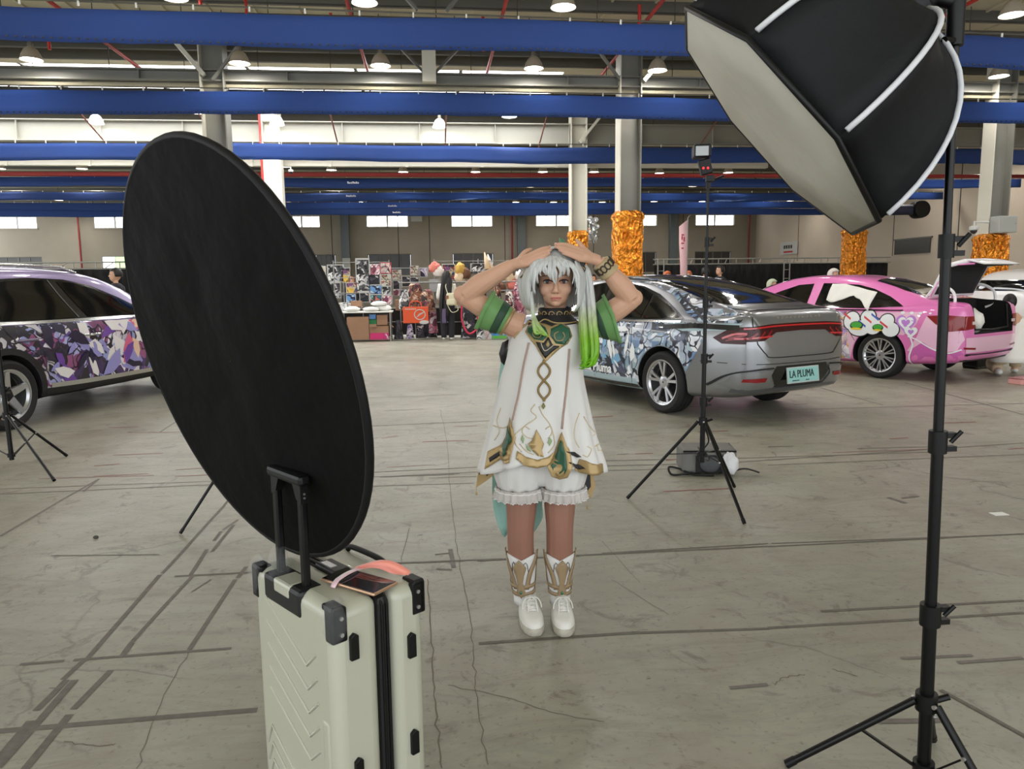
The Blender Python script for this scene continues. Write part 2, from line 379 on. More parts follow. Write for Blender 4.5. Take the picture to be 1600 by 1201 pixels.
WR = MB().bbox((XR,YN,0),(XR+.3,YB,ZC+.1)).build('wall_right', mat('taupe_plaster_wall', rgb(200,186,168), .85, var=(.3, .2), bump=(18,.2,.01)), kind='structure', label='taupe plaster side wall on the right')
seam = mat('dark_joint', rgb(60,56,50), .8)
for y in (26,30,34.5,39,44): MB().bbox((XR-.012,y-.02,2.4),(XR,y+.02,ZC)).build('wall_joint', seam, WR)
for x in (-6.2,-2.0,-.0,4.9,10.8,16.9): MB().bbox((x-.02,YB-.012,2.2),(x+.02,YB,ZC)).build('wall_joint', seam, WBACK)
pil = mat('blue_grey_steel_post', rgb(98,106,108), .5)
for i, x in enumerate((-5.3, 6.0, 16.2)): MB().bbox((x-.22,YB-.4,0),(x+.22,YB,ZC)).bbox((x-.3,YB-.42,0),(x-.2,YB-.02,ZC)).build('wall_post', pil, WBACK)
# ------------------------------------------------------------------ steel frame, pipes, banners, lamps
cream_m = mat('cream_painted_steel', rgb(222,218,202), .45, var=(1.2,.08))
greyst_m = mat('grey_shaded_steel', rgb(134,133,124), .5, var=(1.5,.12))  # grey carries the shade of the backlit nearer steel frame
def girder(name, y, z0, z1, m, stiff, label):
    g = thing(name, label, 'girder', (0,y,0)); g['kind'] = 'structure'; del g['category']
    MB().bbox((XL,-.01,z0+.025),(XR,.01,z1-.025)).build('web', m, g)
    MB().bbox((XL,-.14,z0),(XR,.14,z0+.025)).build('bottom_flange', m, g)
    MB().bbox((XL,-.14,z1-.025),(XR,.14,z1)).build('top_flange', m, g)
    st = MB().bbox((-.008,-.12,z0+.025),(.008,-.01,z1-.025)).mesh('stiffener', m)
    x = XL+1
    while x < XR: inst('stiffener', st, g, (x,0,0)); x += stiff
    return g
girder('trim_1', 16.6, 5.5, 5.73, greyst_m, 2.9, 'grey roof girder on the nearer column row')  # backlit shade of the nearer girder is put into its grey
girder('trim_2', 22.4, 5.33, 5.9, mat('cream_girder_paint', rgb(160,157,145), .5, var=(1.2,.08)), 2.15, 'cream roof girder on the farther column row lit by the roof light')
tr = thing('cable_tray', 'long cream cable tray below the lit girder', 'cable tray', (0,23.0,0))
for i in range(17):
    MB().bbox((XL+i*2.2+.01,-.1,4.78),(XL+(i+1)*2.2-.01,.1,4.95)).build('tray_section', cream_m, tr)
    if i: MB().bbox((XL+i*2.2-.04,-.13,4.76),(XL+i*2.2+.04,-.1,4.97)).build('tray_joint', cream_m, tr)
def hcol(x, y, m, label):
    wm = greyst_m if y < 20 else m  # nearer row: shade painted grey, only the lit left flange stays cream
    c = thing('steel_column', label, 'column', (x,y,0), 0, 'steel columns of the hall')
    MB().bbox((-.24,-.2,0),(-.215,.2,6.45)).build('flange', m, c); MB().bbox((.215,-.2,0),(.24,.2,6.45)).build('flange', wm, c)
    MB().bbox((-.215,-.012,0),(.215,.012,6.45)).build('web', wm, c)
    MB().bbox((-.3,-.26,0),(.3,.26,.03)).build('base_plate', m, c)
    return c
hcol(-4.27,16.6,cream_m,'steel column behind the black reflector disc, nearer row')
hcol(4.35,16.6,cream_m,'steel column wrapped in tall orange foil behind the silver car')
hcol(13.0,16.6,cream_m,'steel column with grey box and camera beyond the open pink boot')
hcol(-4.3,22.4,cream_m,'cream lit steel column with red pipe beside the black disc, farther row')
hcol(4.37,22.4,cream_m,'cream lit steel column just above the raised hands, farther row')
hcol(13.0,22.4,cream_m,'steel column wrapped in orange foil beyond the pink car roof')
MB().tube([(-4.57,22.2,0),(-4.57,22.2,6.3)],.035,8).build('red_riser_pipe', mat('red_pipe_paint', rgb(178,44,38), .45), smooth=40, label='thin red pipe running up the cream column by the disc', cat='pipe')
red_m = MATS['red_pipe_paint']; dred_m = mat('dull_red_pipe', rgb(132,34,32), .5)
# foil wraps
def foil_mat():
    m = bpy.data.materials.new('crumpled_orange_foil'); m.use_nodes = True; nt = m.node_tree; L = nt.links.new
    b = nt.nodes['Principled BSDF']; b.inputs['Base Color'].default_value = rgb(250,162,62); b.inputs['Metallic'].default_value = 1; b.inputs['Roughness'].default_value = .2
    tc = nt.nodes.new('ShaderNodeTexCoord'); mp = nt.nodes.new('ShaderNodeMapping'); mp.inputs['Scale'].default_value = (1,1,.55); L(tc.outputs['Object'], mp.inputs[0])
    v = nt.nodes.new('ShaderNodeTexVoronoi'); v.inputs['Scale'].default_value = 13; L(mp.outputs[0], v.inputs['Vector'])
    n = nt.nodes.new('ShaderNodeTexNoise'); n.inputs['Scale'].default_value = 9; n.inputs['Detail'].default_value = 4; n.inputs['Distortion'].default_value = 2; L(mp.outputs[0], n.inputs['Vector'])
    ad = nt.nodes.new('ShaderNodeMath'); L(v.outputs['Distance'], ad.inputs[0]); L(n.outputs['Fac'], ad.inputs[1])
    bp = nt.nodes.new('ShaderNodeBump'); bp.inputs['Strength'].default_value = 1; bp.inputs['Distance'].default_value = .09; L(ad.outputs[0], bp.inputs['Height']); L(bp.outputs[0], b.inputs['Normal'])
    return m
foil_m = foil_mat(); silver_foil = mat('crumpled_silver_foil', rgb(225,225,222), .25, metal=.9, bump=(9,1,.08))
def foil(x, y, z1, label, r=.36):
    P = []; N = 44; Mz = 40
    for i in range(Mz+1):
        z = .02+z1*i/Mz; row = []
        for k in range(N):
            w = 2*pi*k/N; d = max(abs(cos(w)), abs(sin(w)))
            rr = r*(.80/d*.55+.45)*(1+.10*noise.noise(Vector((cos(w)*2.2+x, sin(w)*2.2, z*2.6)))+.05*noise.noise(Vector((cos(w)*6, sin(w)*6+x, z*9))))
            if i > Mz-3: rr *= 1.0+.10*sin((i-Mz+3)*1.6)
            if i == Mz: rr *= .86
            row.append((x+rr*cos(w), y+rr*sin(w), z))
        P.append(row)
    return MB().grid(P, close_v=True).build('foil_wrap', foil_m, smooth=60, label=label, cat='foil wrap', group='foil wraps around columns')
foil(4.35,16.6,2.9,'tall crumpled orange foil around the column behind the silver car')
foil(13.0,16.6,2.36,'orange foil around the column beyond the open pink boot')
foil(13.0,22.4,2.9,'orange foil around the column under the softbox tip')
foil(4.37,22.4,2.86,'orange foil around the column just above the raised hands', .33)
sf = MB(); _P = []
for i in range(15):
    _P.append([Vector((4.37+.24+.26*j/9+.10*noise.noise(Vector((i*.5,j*.6,1))), 22.02+.16*noise.noise(Vector((i*.6,j*.7,5)))+.10*noise.noise(Vector((i*1.7,j*1.9,2))), 2.5+.052*i+.08*noise.noise(Vector((i*.4,j*.8,9))))) for j in range(10)])
sf.grid(_P)
sf.build('silver_foil_tuft', silver_foil, smooth=30, solid=.01, label='loose silver foil tuft hanging on the column above the hands', cat='foil')
# electric box and dome camera on the right column
eb = thing('junction_box', 'pale grey electric box on the right column above orange foil', 'electric box', (12.99,16.2,2.38))
MB().bbox((-.24,-.15,0),(.2,.15,.37)).build('box_body', mat('pale_grey_enamel', rgb(176,178,172), .4), eb, bevel=.012)
MB().bbox((-.22,-.165,.02),(.18,-.15,.35)).build('box_door', MATS['pale_grey_enamel'], eb, bevel=.005); MB().lathe([(.012,0),(.012,.02)],8,(.14,-.165,.2),'y').build('lock', BLACK, eb)
def cctv(x, y, z, label, s=1):
    c = thing('security_camera', label, 'camera', (x,y,z), 0 if s == 1 else pi); w = mat('white_camera_housing', rgb(205,205,200), .4)
    MB().tube([(.35*s,.0,.1*s),(0,0,.1*s),(0,0,.02*s)],.025*s,8).build('bracket', w, c, smooth=40)
    MB().lathe([(.05*s,.02*s),(.1*s,0),(.1*s,-.07*s),(.085*s,-.08*s)],14,(0,0,0)).build('housing', w, c, smooth=50)
    MB().ball((0,0,-.09*s),.075*s,12,8).build('dome', mat('dark_dome', rgb(40,40,44), .1), c, smooth=180)
cctv(12.33,16.3,2.53,'white dome security camera on an arm beside the grey box')
cctv(-3.83,22.4,4.6,'small white security camera on the cream column beside the disc',.7)
# hanging post, braces and knees at the girders
def bar(name, a, b, w, m, label, cat='brace'):
    a = Vector(a); b = Vector(b); d = b-a; q = d.to_track_quat('Z','Y').to_matrix()
    return MB().box((a+b)/2, (w,w*.5,d.length), q).build(name, m, label=label, cat=cat)
bar('knee_brace', (-5.15,16.35,6.5),(-4.42,16.45,5.60),.16,cream_m,'pale diagonal knee brace above the left disc')
bar('knee_brace', (-3.55,16.3,6.3),(-4.25,16.4,5.5),.08,greyst_m,'thin dark diagonal brace right of the pale left knee')
bar('knee_brace', (5.4,16.2,6.5),(4.55,16.2,5.55),.16,greyst_m,'grey diagonal knee brace beside the softbox')
bar('knee_brace', (3.35,16.3,6.5),(4.15,16.45,5.6),.08,greyst_m,'thin dark diagonal brace left of the softbox')
bar('knee_brace', (5.0,22.2,6.1),(4.38,22.2,5.37),.14,cream_m,'pale diagonal knee brace above the farther lit column')
MB().bbox((-.06,16.25,5.5),(.22,16.5,6.45)).build('hanging_post', cream_m, label='square cream post hanging at the middle of the near girder', cat='post')
bar('post_brace', (-.6,16.4,6.3),(-.02,16.4,5.7),.09,pur_m,'dark diagonal brace left of the hanging post')
bar('post_brace', (.8,16.4,6.3),(.2,16.4,5.7),.09,pur_m,'dark diagonal brace right of the hanging post')
MB().bbox((-.1,12.2,5.9),(.35,12.4,6.5)).build('hanging_post', cream_m, label='square cream post hanging above the nearest blue banner', cat='post')
bar('post_brace', (-.75,12.3,6.25),(-.1,12.3,5.55),.09,pur_m,'dark diagonal brace left of the top hanging post')
bar('post_brace', (1.0,12.3,6.25),(.35,12.3,5.55),.09,pur_m,'dark diagonal brace right of the top hanging post')
def pipe(a, b, r, m, name, label): return MB().tube([a,b],r,8).build(name, m, smooth=40, label=label, cat='pipe')
for i,(x,y0,y1) in enumerate(((-6.28,13.4,18.6),(-3.0,11,14),(-1.3,13,18.8),(1.42,13,19),(4.12,12.2,19),(-9.4,14,19),(9.6,13,19))):
    q = pipe((x,y0,6.2),(x,y1,6.2),.035,red_m,'sprinkler_pipe',('fifth,second,third,fourth'.split(',') and ['leftmost','second from left','third from left','fourth from left','fifth from left','sixth from left','rightmost'][sorted((-6.28,-3.0,-1.3,1.42,4.12,-9.4,9.6)).index(x)]+' red sprinkler pipe running in depth under the roof'))
    MB().tube([(x,y1,6.2),(x,y1,5.75)],.025,6).build('drop', red_m, q); MB().tube([(x-.35,y0+1.5,6.2),(x-.35,y0+1.5,5.6)],.03,6).build('drop', red_m, q)
thin = mat('thin_grey_pipe', rgb(70,68,60), .5)
for i,(y,z,m,r,lb) in enumerate(((11.9,6.12,thin,.022,'thin dark conduit above the nearest blue banner'),(14.2,6.05,thin,.022,'thin dark conduit just under the nearest blue banner'),(15.4,6.15,thin,.03,'thin dark conduit above the bright roof strip'),(16.62,5.44,mat('beige_pipe',rgb(170,163,138),.5),.055,'beige pipe along the underside of the near girder'),(25.8,4.93,dred_m,.07,'thick red main pipe beyond the cable tray'))):
    q = pipe((XL,y,z),(XR,y,z),r,m,'ceiling_pipe',lb)
    hr = MB().tube([(0,y,z),(0,y,ZC)],.009,5).mesh('hanger_rod', thin)
    for k in range(15): inst('hanger_rod', hr, q, (-10.3+k*1.45+.37*i,0,0))
MB().bbox((XL,16.8,5.12),(XR,17.05,5.42)).build('dark_gap_filler', mat('dark_grey_filler', rgb(58,57,52), .6), label='long dark box added to darken the gap behind the second blue banner', cat='duct')  # added dark box hides the bright girder, darkening the band under the pipe
for i,x in enumerate((-8.4,-5.6,-2.4,.5,3.1,7.7)):
    b = MB()
    for y,z in ((22.0,4.95),):
        b.tube([(x,18.4,6.2),(x,22.0,5.0)],.02,6)
    b.build('diagonal_pipe', mat('rust_pipe', rgb(120,70,60), .5), label=['leftmost','second from left','third from left','third from right','second from right','rightmost'][i]+' slanting rust coloured pipe under the roof light', cat='pipe')
# blue banners
blue_m = mat('royal_blue_banner_cloth', rgb(48,68,118), .85, bump=(3,.25,.05))
_nt = blue_m.node_tree; _tr = _nt.nodes.new('ShaderNodeBsdfTranslucent'); _tr.inputs[0].default_value = rgb(134,164,220); _mx = _nt.nodes.new('ShaderNodeMixShader'); _mx.inputs[0].default_value = .5
_pb = _nt.nodes['Principled BSDF']; _nt.links.new(_pb.outputs[0], _mx.inputs[1]); _nt.links.new(_tr.outputs[0], _mx.inputs[2]); _nt.links.new(_mx.outputs[0], _nt.nodes['Material Output'].inputs[0])   # thin cloth lets daylight through
clip_m = mat('white_clip', rgb(215,215,210), .5)
clip = MB().box((0,0,.025),(.022,.02,.065)).mesh('clip', clip_m)
eye_m = mat('dark_eyelet', rgb(15,20,40), .5)
names = ['nearest the camera','second from the camera','third, lit by the roof light','fourth, beyond the cable tray','fifth from the camera','sixth from the camera','farthest from the camera']
for bi, y in enumerate((10.93,15.18,20.7,26.15,30.4,34.1,37.0)):
    bn = thing('blue_banner', 'long blue cloth banner under the roof, '+names[bi], 'banner', (0,y,0), 0, 'long blue banners under the roof')
    x1 = (17,20,20,21.5,21.5,21,20)[bi]; x0 = -21 if bi > 2 else -17; h = .41 if bi < 3 else .30
    N = 150 if bi < 3 else 70; P = [[] for _ in range(5)]
    for i in range(N+1):
        x = lerp(x0, x1, i/N); sag = (-.010*x if bi == 0 else 0)+.03*sin(x*.37+bi*1.7)+.02*noise.noise(Vector((x*.5, bi*9, 0)))-.02
        for j in range(5):
            t = j/4
            P[j].append((x, .05*noise.noise(Vector((x*.8, bi*5, t*.9)))+.025*noise.noise(Vector((x*3+t*3, bi*5, t*2)))*(1.5 if bi == 2 else 1), 4.6+sag*(1.2-.3*t)+h*t+.012*noise.noise(Vector((x*2, bi, t)))*(1-t)))
    MB().grid(P).build('banner_cloth', blue_m, bn, smooth=180, solid=.004)
    MB().tube([(x0,.03,h+4.65-(.01*x0 if bi == 0 else 0)),(x1,.03,h+4.65-(.01*x1 if bi == 0 else 0))],.012,6).build('banner_wire', mat('steel_wire', rgb(110,108,100), .4, metal=.6), bn)
    if bi < 6:
        st = .72
        for c in range(int((x1-x0)/st)): inst('clip', clip, bn, (x0+.3+c*st, 0, h+4.59-(.010*(x0+.3+c*st) if bi == 0 else 0)))
    if bi < 2:
        e = MB(); c = 0
        while x0+.2+c*.11 < x1:
            e.box((x0+.2+c*.11, -.03, 4.63+(-.010*(x0+.2+c*.11)*1.2 if bi == 0 else 0)+.036*sin((x0+.2+c*.11)*.37+bi*1.7)-.02),(.03,.008,.02)); c += 1
        e.build('eyelet_row', eye_m, bn, kind='stuff')
white_print = mat('white_print', rgb(225,226,230), .6)
for bb, x, z in ((3,-2.65,4.70),(4,-3.15,4.74),(5,-1.75,4.72),(6,-1.7,4.70)):
    r_ = [o for o in SC.objects if o.name.startswith('blue_banner') and abs(o.location.y-(26.15,30.4,34.1,37.0)[bb-3]) < .1][0]
    for i in range(7): MB().bbox((x+i*.055,-.10,z-.02),(x+.038+i*.055,-.085,z+(.05 if i in (0,3,5) else .025))).build('printed_mark', white_print, r_)
# high-bay lamps
shade_m = mat('brushed_aluminium_shade', rgb(186,174,156), .4, metal=.25)
whsh_m = mat('daylit_white_shade', rgb(225,222,214), .4)  # lit copy of the lamp shade: roof-light daylight painted in as white
bulb_m = mat('lamp_glow', rgb(255,255,255), .5, emit=(1,.97,.93,1), estr=16)
cap_m = mat('lamp_cap_grey', rgb(120,114,104), .5, metal=.4)
_sh = MB().lathe([(.2,0),(.195,.02),(.17,.1),(.12,.19),(.06,.235),(.045,.24)],20,cap=False).mesh('shade',shade_m,60)
_sw = _sh.copy(); _sw.materials.clear(); _sw.materials.append(whsh_m)
_bu = MB().lathe([(.0,.035),(.1,.03),(.185,.02),(.185,.03),(.0,.05)],20,cap=False).mesh('bulb',bulb_m,60)
_cp = MB().lathe([(.045,.235),(.05,.3),(.035,.34),(.012,.36)],12).mesh('cap',cap_m,50)
_co = MB().tube([(0,0,.35),(0,0,.86)],.008,6).mesh('cord',BLACK)
_ld = bpy.data.lights.new('lamp_light','AREA'); _ld.shape = 'DISK'; _ld.size = .34; _ld.energy = LAMP_W; _ld.color = (1,.95,.88); _ld.spread = RAD(178)
LAMPS = [(-3.72,12.5),(-.9,12.5),(2.2,12.48),(4.9,12.4),(9.72,12.3),(-7.44,15.95),(-3.6,15.95),(-.88,15.95),(2.2,15.95),(4.78,15.95),(7.3,15.95),(12.4,15.95),(-8.72,21.86),(-4.03,21.8),(.36,21.95),(2.17,20.5),(-5.7,20.4),(7.06,23.94),(9.63,23.84),(12.6,23.7),(17.73,23.53),
 (-15.53,30.2),(-12.66,30.14),(-3.66,30.26),(-.96,30.72),(1.88,30.66),(4.55,30.6),(6.61,30.56),(9.39,30.87),(12.21,30.63),(20.4,31.03),(18.16,27.0),(20.65,26.94),(-9.8,35.3),(-3.69,35.39),(-.89,35.37),(1.92,35.35),(4.68,35.33),(6.9,35.3),(12.28,35.03),(15.18,34.77),(-18.42,40.95),(-9.7,41.7),(-7.35,41.67),(-3.57,42.04),(-.85,42.07),(1.97,42.44),(4.76,42.13),(6.86,42.15),(9.6,42.18),(12.46,41.87),(15.23,41.9),(20.26,41.6),(15.3,12.4),(18,12.4),(15.3,16),(18,16),(20.5,16),(18.4,19.8),(20.8,19.9),(-10.4,16),(-13.2,16),(-10.4,12.5),(1.94,46.15),(4.67,46.2),(6.88,45.85),(12.73,45.98),(15.32,46.03),(-21.06,44.5),(-18.33,44.58),(-21.04,48.4),(-12,48.0)]  # includes lamps right of view, added along the grid to brighten the right wall
def bandname(y): return 'row overhead behind the camera' if y < -2 else 'row overhead above the camera' if y < 2 else 'row overhead in front' if y < 6 else 'added unseen row just above the picture' if y < 10 else 'nearest row' if y < 14 else 'second row' if y < 18 else 'third row below the roof light' if y < 25 else 'fourth row' if y < 33 else 'fifth row' if y < 38 else 'sixth row' if y < 44 else 'last row near the back wall'
LAMPS += [(x,y) for y in (8.3,) for x in (-9.6,-6.6,-3.7,-.9,2.1,4.9,7.5,10.2)]  # unseen nearer row, added along the grid for more foreground light
rows = {}
for x, y in LAMPS: rows.setdefault(bandname(y), []).append(x)
ordn = ['leftmost','second','third','fourth','fifth','sixth','seventh','eighth','ninth','tenth','eleventh','twelfth','thirteenth']
for x, y in LAMPS:
    bnm = bandname(y); i = sorted(rows[bnm]).index(x)
    o = thing('high_bay_lamp', '%s bell lamp in the %s' % (ordn[i]+(' from the left' if i else ''), bnm), 'lamp', (x,y,5.7), 0, 'high bay lamps')
    inst('shade', _sw if 20 < y < 23 and x < 3 else _sh, o); inst('bulb', _bu, o); inst('cap', _cp, o); inst('cord', _co, o)
    l = bpy.data.objects.new('lamp_light', _ld); COL.objects.link(l); l.parent = o; l.location = (0,0,-.01)
# fans, signs, trusses
def truss(x0, x1, y, z0, z1, label, rise):
    t = thing('truss_fence', label, 'fence', (0,y,0)); al = mat('aluminium_truss', rgb(168,167,160), .45, metal=.3); cu = mat('black_curtain', rgb(20,20,21), .9, bump=(2,.3,.1))
    for z in (z0, z1):
        MB().tube([(x0,0,z),(x1,0,z)],.03,6).build('rail', al, t)
        MB().tube([(x0,.3,z),(x1,.3,z)],.03,6).build('rail', al, t)
    rg = MB().tube([(0,0,z0),(0,0,z1)],.022,6).mesh('rung',al); rd = MB().tube([(0,0,z0),(.22,.3,z1)],.02,6).mesh('rung',al)
    x = x0; i = 0
    while x < x1: inst('rung', rg if i % 3 else rd, t, (x,0,0)); x += (.55,.8,.3)[i % 3]; i += 1
    N = 120; P = [[(lerp(x0,x1,k/N), .1+.06*sin(k*1.9)+.04*sin(k*.7), z) for k in range(N+1)] for z in (.02, z0-.03)]
    MB().grid(P).build('curtain', cu, t, smooth=180, solid=.004)
    for x in rise:
        for dx in (0,.28): MB().tube([(x+dx,-.12,0),(x+dx,-.12,z1)],.03,6).build('upright', al, t)
        for k in range(6): MB().tube([(x,-.12,.2+k*.4),(x+.28,-.12,.2+k*.4)],.016,6).build('rung', al, t)
truss(-22,-8.2,30,2.07,2.31,'aluminium truss with black curtain behind the purple car',(-21,))
truss(10.2,21.6,34,2.1,2.33,'aluminium truss with black curtain behind the silver and pink cars',(16.3,10.3))
sg = thing('notice_board', 'white notice board on the right wall above the truss', 'sign', (21.9,45.0,3.2))
MB().bbox((-.02,-1.1,-.35),(.04,1.1,.4)).build('panel', mat('white_board', rgb(190,190,186), .5), sg)
for i in range(4): MB().bbox((-.03,-.5+i*.3,.0),(-.02,-.3+i*.3,.2)).build('character_stroke', seam, sg)
MB().bbox((-.03,-.6,-.25),(-.02,.6,-.15)).build('red_line', red_m, sg)
w = thing('window_30', 'dark low window in the right side wall', 'window', (XR-.03,33,2.75)); w['kind'] = 'structure'; del w['category']
MB().bbox((-.02,-1.3,-.3),(.02,1.3,.35)).build('pane', paned_m, w); MB().bbox((-.04,-1.4,.35),(.03,1.4,.42)).build('window_frame', pur_m, w)
for i,(x,lb) in enumerate(((-21.4,'red pipe down the back wall at far left'),(5.35,'red pipe down the back wall behind the raised elbow'),(21.4,'red pipe down the back wall near the right corner'))): pipe((x,YB-.25,1.5),(x,YB-.25,ZC),.06,dred_m,'wall_pipe',lb)
MB().bbox((2.85-4.0,YB-.1,5.3),(3.55-4.0,YB,5.85)).build('wall_vent', frame_m, label='small pale framed vent high on the back wall', cat='vent')
MB().bbox((-5.55,YB-.5,2.3),(-5.05,YB-.42,3.0)).build('fuse_box', MATS['pale_grey_enamel'], label='pale fuse box on the blue grey post of the back wall', cat='electric box')
fan = thing('wall_fan', 'dark round fan duct high on the right behind the softbox pole', 'fan', (20.5,30.5,4.2))
MB().lathe([(.34,-.3),(.36,-.2),(.36,.2),(.3,.3)],18,axis='y').build('fan_housing', BLACK, fan, smooth=40)
MB().tube([(-.2,0,0),(-3.5,0,-.05)],.22,10).build('duct', mat('dark_blue_duct', rgb(30,34,60), .6), fan, smooth=40)
# ------------------------------------------------------------------ cars
from mathutils.geometry import delaunay_2d_cdt
def inside(p, poly):
    c = False; n = len(poly); x, y = p
    for i in range(n):
        a, b = poly[i], poly[i-1]
        if (a[1] > y) != (b[1] > y) and x < (b[0]-a[0])*(y-a[1])/(b[1]-a[1])+a[0]: c = not c
    return c
def cdt_fill(poly, step):
    P = []
    for i in range(len(poly)):
        a = Vector(poly[i]); b = Vector(poly[(i+1) % len(poly)]); n = max(1, int((b-a).length/step))
        for k in range(n): P.append(a.lerp(b, k/n))
    nb = len(P); E = [(i, (i+1) % nb) for i in range(nb)]
    xs = [p[0] for p in P]; ys = [p[1] for p in P]
    x = min(xs)+step*.5
    while x < max(xs):
        y = min(ys)+step*.5
        while y < max(ys):
            if inside((x, y), P) and min((Vector((x, y))-q).length for q in P) > step*.45: P.append(Vector((x, y)))
            y += step
        x += step
    r = delaunay_2d_cdt(P, E, [], 1, 1e-5)
    return r[0], r[2]
class Car:
    def __init__(s, name, label, loc, heading, tab, paint, wheel_x, R, group=None, cuts=()):
        s.root = thing(name, label, 'car', (loc[0], loc[1], 0), math.atan2(heading[1], heading[0]), group)
        x0, x1 = tab[0][0], tab[-1][0]; N = 110
        xs = [x0+(x1-x0)*(.5-.5*cos(pi*i/N))*.35+(x1-x0)*i/N*.65 for i in range(N+1)]
        rings = []
        for x in xs:
            zb, hw, zs, zt, ht = interp(tab, x)
            g = max(0., zt-zs)
            ctl = [(0,zb),(hw*.72,zb),(hw*.93,zb+.035),(hw*.985,zb+.12),(hw,lerp(zb,zs,.5)),(hw*.995,lerp(zb,zs,.74)),(hw*.965,zs-.05),(hw*.93,zs+min(.03,g*.3)),
                   (lerp(hw*.915,ht,.5),zs+g*.48+.0),(ht+.012*min(1,g*3),zt-min(.085,g*.25)),(ht*.86,zt-min(.028,g*.1)),(ht*.5,zt-min(.006,g*.03)),(0,zt)]
            rings.append([(p.x, p.y) for p in spline([(a, b, 0) for a, b in ctl], 3)])
        n = len(rings[0]); V = []; Fc = []
        for i, x in enumerate(xs):
            for y, z in rings[i]: V.append((x, y, z))
            for y, z in rings[i][-2:0:-1]: V.append((x, -y, z))
        m = 2*n-2
        for i in range(N):
            for k in range(m): Fc.append((i*m+k, (i+1)*m+k, (i+1)*m+(k+1) % m, i*m+(k+1) % m))
        Fc += [tuple(range(m)), tuple(N*m+k for k in range(m))[::-1]]
        s.bvh = BVHTree.FromPolygons([Vector(v) for v in V], Fc)
        b = MB(); b.v = V; b.f = Fc
        body = b.build('body', paint, s.root, smooth=50); s.body = body; s.hw = max(t[2] for t in tab); s.R = R
        bm = bmesh.new(); bm.from_mesh(body.data); bmesh.ops.recalc_face_normals(bm, faces=bm.faces); bm.to_mesh(body.data); bm.free()
        well = mat('black_wheel_well', rgb(8,8,8), .9)
        cut = MB()
        for wx in wheel_x:
            for sg in (1, -1): cut.lathe([(R+.055, sg*(s.hw-.34)), (R+.055, sg*(s.hw+.3))][::sg], 40, (wx, 0, R), 'y')
        for a, c in cuts: cut.bbox(a, c)
        co = cut.build('cutter', well, s.root); bm = bmesh.new(); bm.from_mesh(co.data); bmesh.ops.recalc_face_normals(bm, faces=bm.faces); bm.to_mesh(co.data); bm.free()
        md = body.modifiers.new('b', 'BOOLEAN'); md.object = co; md.operation = 'DIFFERENCE'; md.solver = 'EXACT'; md.use_self = True
        try: md.material_mode = 'TRANSFER'
        except Exception: body.data.materials.append(well)
        dg = bpy.context.evaluated_depsgraph_get(); me = bpy.data.meshes.new_from_object(body.evaluated_get(dg))
        body.modifiers.clear(); old = body.data; body.data = me; bpy.data.objects.remove(co); bpy.data.meshes.remove(old)
        me.name = 'body'; me.polygons.foreach_set('use_smooth', [True]*len(me.polygons)); me.set_sharp_from_angle(angle=RAD(42))
    def hit(s, mode, a, b):
        if mode in 'LR':
            sg = 1 if mode == 'L' else -1; r = s.bvh.ray_cast(Vector((a, 3*sg, b)), Vector((0, -sg, 0)))
        elif mode == 'B': r = s.bvh.ray_cast(Vector((-4, a, b)), Vector((1, 0, 0)))
        elif mode == 'F': r = s.bvh.ray_cast(Vector((8, a, b)), Vector((-1, 0, 0)))
        else: r = s.bvh.ray_cast(Vector((a, b, 4)), Vector((0, 0, -1)))
        if r[0] is None:
            p = {'L': (a, .9, b), 'R': (a, -.9, b), 'B': (-1, a, b), 'F': (3.6, a, b), 'T': (a, b, 1)}[mode]; r = s.bvh.find_nearest(Vector(p))
        return r[0], r[1]
    def decal(s, mode, poly, m, name, off=.004, parent=None, step=.05, label=None, smooth=True, thick=0):
        vs, fs = cdt_fill(poly, step); b = MB(); P = []
        dirn = {'L': Vector((0,1,0)), 'R': Vector((0,-1,0)), 'B': Vector((-1,0,0)), 'F': Vector((1,0,0)), 'T': Vector((0,0,1))}[mode]
        for v in vs:
            p, nrm = s.hit(mode, v[0], v[1])
            if nrm.dot(dirn) < 0: nrm = -nrm
            P.append(p+nrm*off)
        if mode in 'LT' or mode == 'F': pass
        fl = []
        for f in fs:
            a, c, d = P[f[0]], P[f[1]], P[f[2]]
            fl.append(tuple(f) if (c-a).cross(d-a).dot(dirn) > 0 else tuple(f)[::-1])
        b.v = [tuple(p) for p in P]; b.f = fl
        o = b.build(name, m, parent or s.root, smooth=180 if smooth else None, solid=thick)
        if label: o['label'] = label
        return o
    def line(s, mode, pts, w, m, name, off=.0045, parent=None, n=5, label=None):
        Q = spline([(p[0], p[1], 0) for p in pts], n) if len(pts) > 2 else [Vector((*pts[0],0)).lerp(Vector((*pts[1],0)), i/8) for i in range(9)]
        rows = [[], []]
        for i, q in enumerate(Q):
            t = (Q[min(i+1, len(Q)-1)]-Q[max(i-1, 0)]).normalized(); nn = Vector((-t.y, t.x, 0))*w/2
            for r, e in ((0, q-nn), (1, q+nn)):
                p, nr = s.hit(mode, e.x, e.y)
                dirn = {'L': Vector((0,1,0)), 'R': Vector((0,-1,0)), 'B': Vector((-1,0,0)), 'F': Vector((1,0,0)), 'T': Vector((0,0,1))}[mode]
                rows[r].append(p+(nr if nr.dot(dirn) > 0 else -nr)*off)
        o = MB().grid(rows).build(name, m, parent or s.root, smooth=180)
        if label: o['label'] = label
        return o
